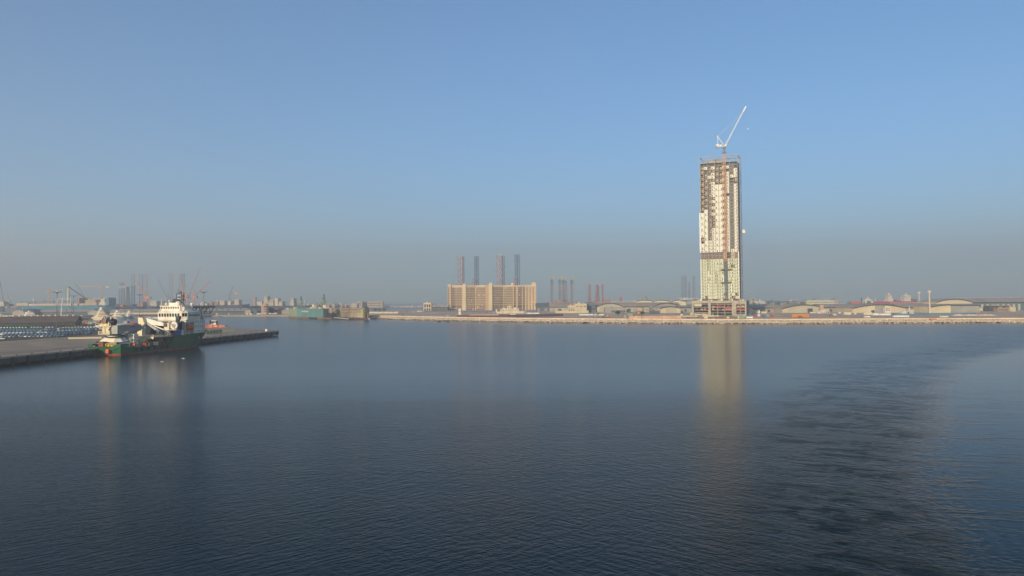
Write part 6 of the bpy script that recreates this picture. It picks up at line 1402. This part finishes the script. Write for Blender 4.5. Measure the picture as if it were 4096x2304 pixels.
ship('dark blue supply vessel left of the very large blue ship', 28, 84, 1231, 2060, bluegrey, [(36,46,1217,bluegrey,'super'),(30,44,1226,tanw,'deck'),(50,80,1224,rpk,'deck')], 22)
# low settlement and villas beyond the floating dock
rn = random.Random(9)
for i in range(24):
    px = 1232+i*8.6+rn.uniform(-2,2); Y_ = 3000+rn.uniform(-60,120); w_ = rn.uniform(9,20); h_ = rn.uniform(6,15)
    g = MB(); g.box(-w_/2,w_/2,0,14,0,h_); g.box(-w_/2-.5,w_/2+.5,-.5,14.5,h_,h_+.8); g.box(-w_*.2,w_*.25,2,10,h_+.8,h_+4); 
    for q in range(3): g.box(-w_*.35+q*w_*.28,-w_*.2+q*w_*.28,-.2,.1,h_*.35,h_*.65,mi=1)
    tag(g.build('distant_house', [[sandpaint,rpk,conc][i%3], hwin]), f"tiny {['sand coloured','reddish','grey'][i%3]} house in the hazy row beyond the floating dock", 'house', (XP(px,Y_),Y_,MZ), 0, 'distant houses beyond the floating dock')
bldg('hazy terrace building with stepped roofs, left of the pair beyond the floating dock', 1426, 1448, 1207, 2950, 30, sandpaint, win=[(.1,.9,4,.3,.5),(.1,.9,4,.65,.85)], gz=MZ)
bldg('hazy grey glass building between the terrace buildings', 1448, 1468, 1209, 2980, 30, bluegrey, gz=MZ)
bldg('wide hazy terrace building, right of the pair beyond the floating dock', 1470, 1530, 1206.5, 2950, 30, sandpaint, win=[(.05,.95,9,.2,.45),(.05,.95,9,.6,.85)], gz=MZ)
bldg('low hazy block left of the terrace buildings', 1405, 1428, 1215, 2940, 30, sandpaint, gz=MZ)

# ================================================================ left tip of the building land
for k in range(8):
    container(1430+k*20.5, 1449+k*20.5, 1254, 'cream', f"{['1st','2nd','3rd','4th','5th','6th','7th','8th'][k]} cream container from the left in the long row right of the floating dock", 1247.5, group='cream container row right of the floating dock')
container(1405,1425,1252,'white','white container group at the left tip of the bare ground',1246)
t = thing('bus', 'white bus parked left of the unfinished annex', 'bus', (XP(1668,DY(1668,1249,GZ)), DY(1668,1249,GZ), GZ))
g = MB(); g.box(0,10,0,2.5,.5,3.2); g.build('body', white, t); g = MB(); g.box(.4,9.6,-.05,2.55,1.7,2.7); g.build('window', glass, t)
for x_ in (2,8): g = MB(); g.cyl((x_,-.1,.5),(x_,2.6,.5),.5,n=10); g.build('wheel', darkg, t)
for i, px in enumerate((1502,1518,1538)): Y_ = DY(px,1250,GZ)+60; tree(['left','middle','right'][i]+' small dark tree behind the long cream container row', XP(px,Y_), Y_, GZ, 7, 5, 'tree', 'trees behind the container row', seed=90+i, n=160)
for i, (px, bs, cn) in enumerate(((1558,1251,'red'),(1570,1250,'red'),(1600,1250,'brown'),(1625,1249,'brown'),(1655,1250,'grey'),(1610,1262,'brown'),(1790,1265,'grey'),(1920,1252,'red'),(1945,1252,'red'),(1975,1252,'grey'))):
    Y_ = DY(px,bs,GZ); g = MB()
    for k in range(3): g.box(-3+.4*k,3-.5*k,0,3,k*.7,k*.7+.6)
    tag(g.build('material_stack', cont_cols[cn]), ['red stack at the right end of the long cream container row','second red stack right of the long container row','brown stack between the container row and the bus','brown stack left of the white bus','grey stack in front of the white bus','brown heap on the bare ground in front of the annex','grey heap left of the maroon barge','red machinery pile left of the beached white vessel','second red machinery pile left of the beached white vessel','grey machinery pile behind the barge'][i], 'stack', (XP(px,Y_),Y_,GZ))
g = MB(); a_, b_ = P(1330,1264.5,.6), P(1478,1276,.9); g.beam(a_, b_, 1.6)
tag(g.build('pontoon_walkway', white), 'thin white pontoon walkway from the floating dock to the rock shore', 'walkway')

# ================================================================ the quay on the left
g = MB(); L_ = QL
for k in range(int(L_/9)+1):
    g = MB(); s_ = min(k*9, L_-4); a_ = Qf(s_,-.25,0); g.box(0,1.4,-.35,.2,.2,QZ-.3)
    tag(g.build('quay_fender', darkg), 'black rubber fender on the quay wall', 'fender', (a_.x,a_.y,0), QR, 'black fenders along the quay wall')
    bo_ = MB(); bo_.cyl((0,0,0),(0,0,.5),.22,n=8); bo_.cyl((0,0,.5),(0,0,.75),.38,.3,8); b2 = Qf(s_+4,.8); tag(bo_.build('bollard', darkg), 'dark mooring bollard on the quay edge', 'bollard', (b2.x,b2.y,QZ), QR, 'mooring bollards along the quay edge')
g = MB(); g.box(0, L_, 0, .55, QZ, QZ+.22); struct(g.build('quay_kerb', mat('kerb_pale',(.52,.46,.36),.9,.15,.3))); o = col.objects['quay_kerb']; o.location = (Q0.x,Q0.y,0); o.rotation_euler = (0,0,QR)
yard = mat('yard_asphalt', (0.135,0.105,0.09), .95, .22, .05, spec=.1)
def qpoly(name, pp, z, m_): g = MB(); g.add([(*P(a,b_,QZ).xy,z) for a,b_ in pp], [tuple(range(len(pp)))]); return struct(g.build(name, m_))
qpoly('parking_yard', [(-60,1370),(110,1360),(270,1349),(480,1336),(560,1330),(560,1304),(300,1293),(-300,1290),(-300,1372)], QZ+.004, yard)
qpoly('quay_strip', [(-60,1412),(160,1398),(330,1384),(330,1391),(160,1408),(-60,1424)], QZ+.004, mat('strip_brown',(.22,.17,.14),.95,.15,.1))
qpoly('yard_kerb_line', [(-60,1371),(110,1361),(270,1350),(270,1349.4),(110,1360.2),(-60,1370)], QZ+.012, mat('line_pale',(.5,.46,.4),.9))
# low concrete barriers
for k in range(9):
    a_ = P(272+k*15,1356.5-.25*k,QZ); b_ = P(286.6+k*15,1356.3-.25*k,QZ); g = MB(); l_ = (b_-a_).length
    g.sectx([(0,0),(.9,0),(.7,1.1),(.2,1.1)], 0, l_); tag(g.build('concrete_barrier', mat('barrier_cream',(.56,.48,.30),.9,.15,.4)), 'cream concrete barrier block on the quay near the ship stern', 'barrier', a_, math.atan2(b_.y-a_.y,b_.x-a_.x), 'cream concrete barrier blocks on the quay')
# warehouse with the brown roof
wb = mat('warehouse_wall', (0.075,0.08,0.10), .85, .15, .1); wr = mat('warehouse_roof', (0.17,0.12,0.095), .9, .15, .08, streak=1)
a_ = P(300,1306,QZ); b_ = P(-120,1313,QZ); wl = (a_-b_); WLn = wl.length; wa = math.atan2(wl.y, wl.x)
WH = thing('warehouse', 'long low warehouse with a brown sloping roof and ridge ventilators behind the parked cars', 'warehouse', b_, wa)
eave = ZP(150,1291,P(150,1309,QZ).y)-QZ; ridge_y = 34
rz_ = 9.6
g = MB(); g.box(0,WLn,0,ridge_y*2,0,eave); g.sectx([(0,eave),(ridge_y*2,eave),(ridge_y,rz_)],.5,WLn-.5); g.build('wall', wb, WH)
g = MB()
for (ya,za,yb,zb) in ((-1.2,eave-.1,ridge_y,rz_+.15),(ridge_y,rz_+.15,ridge_y*2+1.2,eave-.1)): g.hexa([(-1,ya,za),(WLn+1,ya,za),(WLn+1,yb,zb),(-1,yb,zb),(-1,ya,za+.35),(WLn+1,ya,za+.35),(WLn+1,yb,zb+.35),(-1,yb,zb+.35)])
ro = g.build('roof', wr, WH)
for k in range(16):
    x_ = WLn*(k+.6)/16.5; g = MB(); g.cyl((x_,ridge_y,rz_+.3),(x_,ridge_y,rz_+.9),.9,n=8); g.cyl((x_,ridge_y,rz_+.9),(x_,ridge_y,rz_+1.7),1.5,.9,8); g.build('roof_ventilator', cream, ro)
# hedge below the warehouse
g = MB(); rn = random.Random(4)
for k in range(5200):
    u = rn.random(); px = -40+380*u; py = rn.uniform(1304,1316)-4*u+(0 if u<.85 else 0); p_ = P(px,py,QZ); s_ = rn.uniform(.3,.75); c_ = Vector((p_.x,p_.y,QZ+abs(rn.gauss(0,1.0))+.2))
    a = Vector((rn.gauss(0,1),rn.gauss(0,1),rn.gauss(0,1))).normalized()*s_; b2 = a.cross(Vector((rn.gauss(0,1),rn.gauss(0,1),rn.gauss(0,1)))).normalized()*s_
    g.add([c_-a,c_+b2,c_+a,c_-b2],[(0,1,2,3)], 0 if u < .52 else 1)
o = g.build('hedge', [mat('hedge_green',(.045,.13,.03),.8,.4,.3), mat('scrub_brown',(.10,.085,.045),.9,.4,.3)]); o['kind'] = 'stuff'; o['label'] = 'green and brown scrub hedge between the warehouse and parked cars'
# light masts on the quay
mast('tall four armed light mast at the left end of the quay among the parked cars', 228, 1168, DY(228,1350,QZ), gz=QZ, wd=.27, head=2.7)
mast('tall light mast right of the nearest one, beside the warehouse end', 295, 1183, DY(292,1296,QZ), gz=QZ, wd=.34, head=3.4)
mast('plain short post between the two left light masts and the warehouse end', 288, 1216, DY(288,1297,QZ)-8, gz=QZ, wd=.3, head=1.0)
mast('light mast rising behind the white crane of the green ship', 559, 1179, DY(559,1306,QZ), gz=QZ, wd=.27, head=2.6)
mast('light mast on the quay right of the green ship bow', 815, 1168, DY(815,1322,QZ), gz=QZ, wd=.27, head=2.7)
mast('slim pale post with a flag arm over the left marina', 92, 1224, 1300, gz=0, wd=.5, head=1.2, mm=white)
# leaning white post
g = MB(); a_ = W(244,1262,1290); b_ = W(250,1196,1290); g.beam(a_, b_, 1.1, .7); tag(g.build('leaning_post', white), 'slightly leaning white post in the marina right of the nearest light mast', 'post')
# cars
cb = {'silver': mat('car_silver',(.42,.46,.48),.3,.05,.5,metal=.3), 'white': mat('car_white',(.72,.72,.68),.35,.05,.5), 'blue': mat('car_blue',(.10,.19,.25),.3,.05,.5,metal=.3), 'dark': mat('car_dark',(.03,.035,.04),.3,.05,.5), 'teal': mat('car_teal',(.16,.24,.26),.3,.05,.5,metal=.3)}
carglass = mat('car_glass', (.06,.09,.11), .08, .1, 1)
tyre = mat('tyre', (.02,.02,.02), .9)
def car_proto(cn):
    t = thing('parked_car', 'x', 'car', (0,0,-50))
    g = MB(); g.loft([[(-.86,-2.15,.32),(-.86,2.15,.32),(.86,2.15,.32),(.86,-2.15,.32)],[(-.9,-2.2,.62),(-.9,2.2,.62),(.9,2.2,.62),(.9,-2.2,.62)],[(-.84,-2.05,.92),(-.84,2.1,.98),(.84,2.1,.98),(.84,-2.05,.92)]]); g.hexa([(-.60,-.72,1.42),(.60,-.72,1.42),(.60,1.1,1.42),(-.60,1.1,1.42),(-.58,-.6,1.47),(.58,-.6,1.47),(.58,1.0,1.47),(-.58,1.0,1.47)]); g.build('body', cb[cn], t)
    g = MB(); g.hexa([(-.80,-1.25,.93),(.80,-1.25,.93),(.80,1.75,.97),(-.80,1.75,.97),(-.62,-.74,1.42),(.62,-.74,1.42),(.62,1.12,1.42),(-.62,1.12,1.42)]); g.build('window', carglass, t)
    g = MB(); g.cyl((-.88,-1.35,.32),(.88,-1.35,.32),.32,n=8); g.build('wheel', tyre, t); g = MB(); g.cyl((-.88,1.35,.32),(.88,1.35,.32),.32,n=8); g.build('wheel', tyre, t)
    return t
protos = {}
used = set()
GRP = 'cars parked in rows on the quay'
def place_car(cn, p_, rz, label, group=GRP):
    if cn not in protos: protos[cn] = car_proto(cn); o = protos[cn]; used.add(cn); o.location = p_; o.rotation_euler = (0,0,rz)
    else: o = dup(protos[cn], p_, rz)
    o['label'] = label; o['group'] = group
    return o
spots = []
rn = random.Random(2)
def block(px0, px1, ny, py0, py1, colr, nm, side=False, shear=0, slope=0.0):
    """rows of cars: ny rows from image height py0 (near) to py1 (far)"""
    for r_ in range(ny):
        py = py0+(py1-py0)*r_/max(1,ny-1)
        Yr = DY((px0+px1)/2, py, QZ); step = (2.75 if not side else 5.3)*3000/Yr; px = px0+shear*r_
        while px < px1+shear*r_*.6:
            pp = P(px, py-slope*(px-px0), QZ); spots.append((pp.y, pp, rn.choice(colr), nm, side, r_, sum(1 for q_ in spots if q_[3] == nm and q_[5] == r_))); px += step*rn.choice([1,1,1,1,1.02,1.9 if rn.random()<.25 else 1])
block(12, 195, 5, 1351, 1341.5, ['silver','teal','silver','white','teal'], 'near left', slope=.02, shear=3)
block(206, 262, 4, 1347.5, 1339, ['teal','blue','teal','silver'], 'near middle', slope=.03, shear=2)
block(205, 365, 4, 1343.5, 1333, ['teal','blue','teal','silver'], 'near right', slope=.05, shear=2)
block(0, 95, 1, 1340.5, 1340, ['white'], 'broadside', side=True)
block(0, 190, 4, 1335.8, 1328, ['white','silver','silver','white'], 'middle left', slope=.02)
block(240, 455, 5, 1326, 1316, ['silver','white','blue','silver'], 'far right', slope=.035)
block(-5, 222, 4, 1324, 1315.5, ['blue','silver','blue','silver'], 'far left', slope=.01)
block(560, 640, 2, 1318, 1314, ['silver','blue'], 'behind the ship')
spots.sort(key=lambda s_: s_[0])
names = {'near left':'front block at left','near middle':'block under the near light mast','near right':'block right of the near light mast','broadside':'side-on row at left edge','middle left':'middle block at left edge','far right':'rear block on the right','far left':'rear block by the hedge','behind the ship':'block behind the green ship'}
cn_ = {'silver':'silver','teal':'grey green','white':'white','blue':'dark blue','dark':'black'}
stuffcars = MB(); NS = len(spots)
for i, (yy, pp, c_, nm, sd, rw_, ix_) in enumerate(spots):
    rz = (math.pi/2 if sd else 0)+rn.uniform(-.04,.04)
    if i < 290: place_car(c_, pp, rz, f"{cn_[c_]} car, {nth(ix_)} from left in {nth(rw_)} row, {names[nm]}", 'cars parked in the '+names[nm])
    else:
        X_, Y_ = pp.x, pp.y; stuffcars.box(X_-.88,X_+.88,Y_-2.1,Y_+2.1,QZ+.3,QZ+.95); stuffcars.box(X_-.65,X_+.65,Y_-.9,Y_+1.3,QZ+.95,QZ+1.45)
if stuffcars.v: o = stuffcars.build('parked_cars', cb['silver']); o['kind'] = 'stuff'; o['label'] = 'mass of the farthest parked cars on the quay'
place_car('dark', P(8,1359.5,QZ), math.pi/2+.1, 'black car standing alone in front of the rows at the left edge', 'single cars on the quay')
place_car('white', P(141,1327.5,QZ), 1.2, 'white car driving with red lights near the nearest light mast', 'single cars on the quay')
place_car('white', P(352,1303.5,QZ), math.pi/2, 'white pickup parked behind the rear rows, left of the pair', 'single cars on the quay')
place_car('white', P(373,1301,QZ), math.pi/2+.3, 'white pickup parked behind the rear rows, right of the pair', 'single cars on the quay')
# containers on the quay
for (a,b_,cn,lb) in ((298,312,'red','small red container first from the left behind the scrub'),(313,332,'grey','grey container second from the left behind the scrub'),(333,351,'red','red container in the middle of the row behind the scrub'),(352,371,'olive','olive container in the row behind the scrub'),(373,388,'grey','low grey container right of the olive one'),(390,411,'red','red container right behind the rope drum of the stern crane')):
    container(a,b_,1297,cn,lb,1287, gz=QZ)
container(385,408,1310,'cream','cream cabin left of the stern crane house',1301, gz=QZ)
for k in range(5):
    a = 495+k*13; container(a,a+12,1300.5,'red',f"{['first','second','third','fourth','fifth'][k]} red container from the left in the row behind the grey boom",1288, gz=QZ, group='red containers behind the grey boom')
bldg('grey quay shed with a door half hidden behind the stern crane', 462, 535, 1297, DY(500,1330,QZ)+3, 14, gconc, win=[(.2,.3,1,.3,.6),(.7,.8,1,.3,.6)], door=[(.42,.48,.6)], gz=QZ)
for (a,b_,cn,lb) in ((812,836,'red','dark red container at the left end of the row in front of the tug'),(835,850,'orange','orange container left in the row in front of the tug'),(850,875,'red','red container with a white mark in front of the tug'),(876,903,'orange','orange red container at the right end of the row in front of the tug')):
    container(a,b_,1312.5,cn,lb,1300.5, gz=QZ)
g = MB(); Y_=DY(862,1312.5,QZ); g.box(0,XP(869,Y_)-XP(857,Y_),-.16,-.09,1.4,1.9); tag(g.build('painted_mark', white), 'white painted lettering patch on the red container before the tug', 'mark', (XP(857,Y_),Y_,QZ))
# tug
TG = thing('tug_boat', 'red and white tug boat moored behind the end of the quay', 'tug', (XP(858,720), 720, 0), R(100))
hull_mesh(26, 9, 3.4, bow=.3).build('hull', redp, TG)
g = MB(); g.box(-5,5.5,-3.4,3.4,3.3,5.8); g.loft([[(-2,-2.6,5.8),(4.5,-2.6,5.8),(4.5,2.6,5.8),(-2,2.6,5.8)],[(-1.4,-2.3,9.6),(3.6,-2.3,9.6),(3.6,2.3,9.6),(-1.4,2.3,9.6)]]); dh = g.build('deck_house', white, TG)
g = MB(); g.box(-1.9,4.1,-2.62,2.62,7.6,8.8); g.build('window_band', glass, dh)
for y_ in (-3,3): g = MB(); g.cyl((-4,y_,5.6),(-4,y_,9.4),.8,n=8); g.build('funnel', darkg, TG)
g = MB(); g.cyl((1,0,9.6),(1,0,14.5),.2,n=6); g.beam((1,-1.4,12.4),(1,1.4,12.4),.15); g.build('mast', redp, TG)
# fence panels on the quay right of the bow
for k in range(9):
    a_ = P(826+k*12.6,1338.5-1.35*k,QZ); b_ = P(837+k*12.6,1337.3-1.35*k,QZ); g = MB(); l_ = (b_-a_).length
    for z_ in (.2,1.4,2.7): g.beam((0,0,z_),(l_,0,z_),.10)
    for q in range(6): g.beam((l_*q/5,0,0),(l_*q/5,0,2.8),.10)
    if k < 5: g.box(0,l_,.06,.1,.3,2.6)
    tag(g.build('fence_panel', mat('fence_olive',(.30,.31,.20),.8)), 'olive green fence panel on the quay right of the ship', 'fence', a_, math.atan2(b_.y-a_.y,b_.x-a_.x), 'olive fence panels on the quay')
g = MB(); g.cyl((0,0,0),(0,0,1.6),1.0,n=10); g.cyl((0,0,1.6),(0,0,1.9),1.1,.4,10); tag(g.build('quay_light', white), 'white navigation light drum near the end of the quay', 'light', P(1066,1325,QZ))
t = thing('small_boat', 'small dark boat lying at the back edge of the quay beside the orange containers', 'boat', P(902,1313,QZ)); hull_mesh(7,2.4,1.4,bow=.35).build('hull', bluegrey, t); g = MB(); g.box(-1,1,-.9,.9,1.2,2); g.build('cabin', trim, t)
for i, (px, py) in enumerate(((648,1447),(733,1434))):
    p_ = P(px,py); g = MB(); g.ball((0,0,.0),.5,12,6,sc=(1.8,1,.3)); g.cyl((0,0,.1),(0,0,.3),.1,n=6); tag(g.build('mooring_buoy', white, smooth=False), ['pale mooring buoy floating left, in front of the green ship','pale mooring buoy floating right, in front of the green ship bow'][i], 'buoy', p_)
for i, (px, py, h_) in enumerate(((1530,1287,1.4),(1560,1288,1.4),(2335,1294,1.6))):
    p_ = P(1400+ (px-1400)*1.0 if i>1 else (1757 if i==0 else 1790), 1287.5 if i<2 else 1294); g = MB(); g.box(-2.6,2.6,-1.2,1.2,-.2,.9); g.box(-.5,2.0,-.8,.8,.9,1.9); tag(g.build('work_punt', darkg), ['dark work punt at the foot of the rock shore, left of the pair','dark work punt at the foot of the rock shore, right of the pair','small dark punt at the rock shore below the thin palms'][i], 'boat', p_)

# ================================================================ relabel: things still alike are told apart by their place
def image_x(o):
    v = o.location
    if o.location.length < 1 or (abs(o.location.x+207.8) < .01 and o.data): c_ = sum((Vector(b_) for b_ in o.bound_box), Vector())/8; v = Matrix.Rotation(o.rotation_euler.z, 4, 'Z') @ c_ + o.location
    d = Vector((v.x, v.y, v.z-CAMZ)); return d.dot(cr)/max(1.0, d.dot(cw))
byl = {}
for o in col.objects:
    if o.parent is None and o.get('label') and not o.get('kind'): byl.setdefault(o['label'], []).append(o)
for l_, os_ in byl.items():
    if len(os_) < 2: continue
    os_.sort(key=image_x)
    for k, o in enumerate(os_):
        o['label'] = (f"{['left','right'][k]} one of two: {l_}" if len(os_) == 2 else f"{NTH(k+1)} from the left: {l_}")

# ================================================================ the hazy air
hm = bpy.data.materials.new('haze'); hm.use_nodes = True; N = hm.node_tree.nodes; L = hm.node_tree.links
N.remove(N['Principled BSDF']); pv = N.new('ShaderNodeVolumePrincipled')
pv.inputs['Color'].default_value = (0.85, 0.87, 0.87, 1); pv.inputs['Density'].default_value = 0.00025
pv.inputs['Anisotropy'].default_value = 0.2
L.new(pv.outputs[0], N['Material Output'].inputs['Volume'])
g = MB(); g.box(-8000, 8000, -1000, 10000, -2, 680)
hb = g.build('haze', hm); hb['kind'] = 'stuff'; hb['label'] = 'pale grey haze in the air over the harbour'
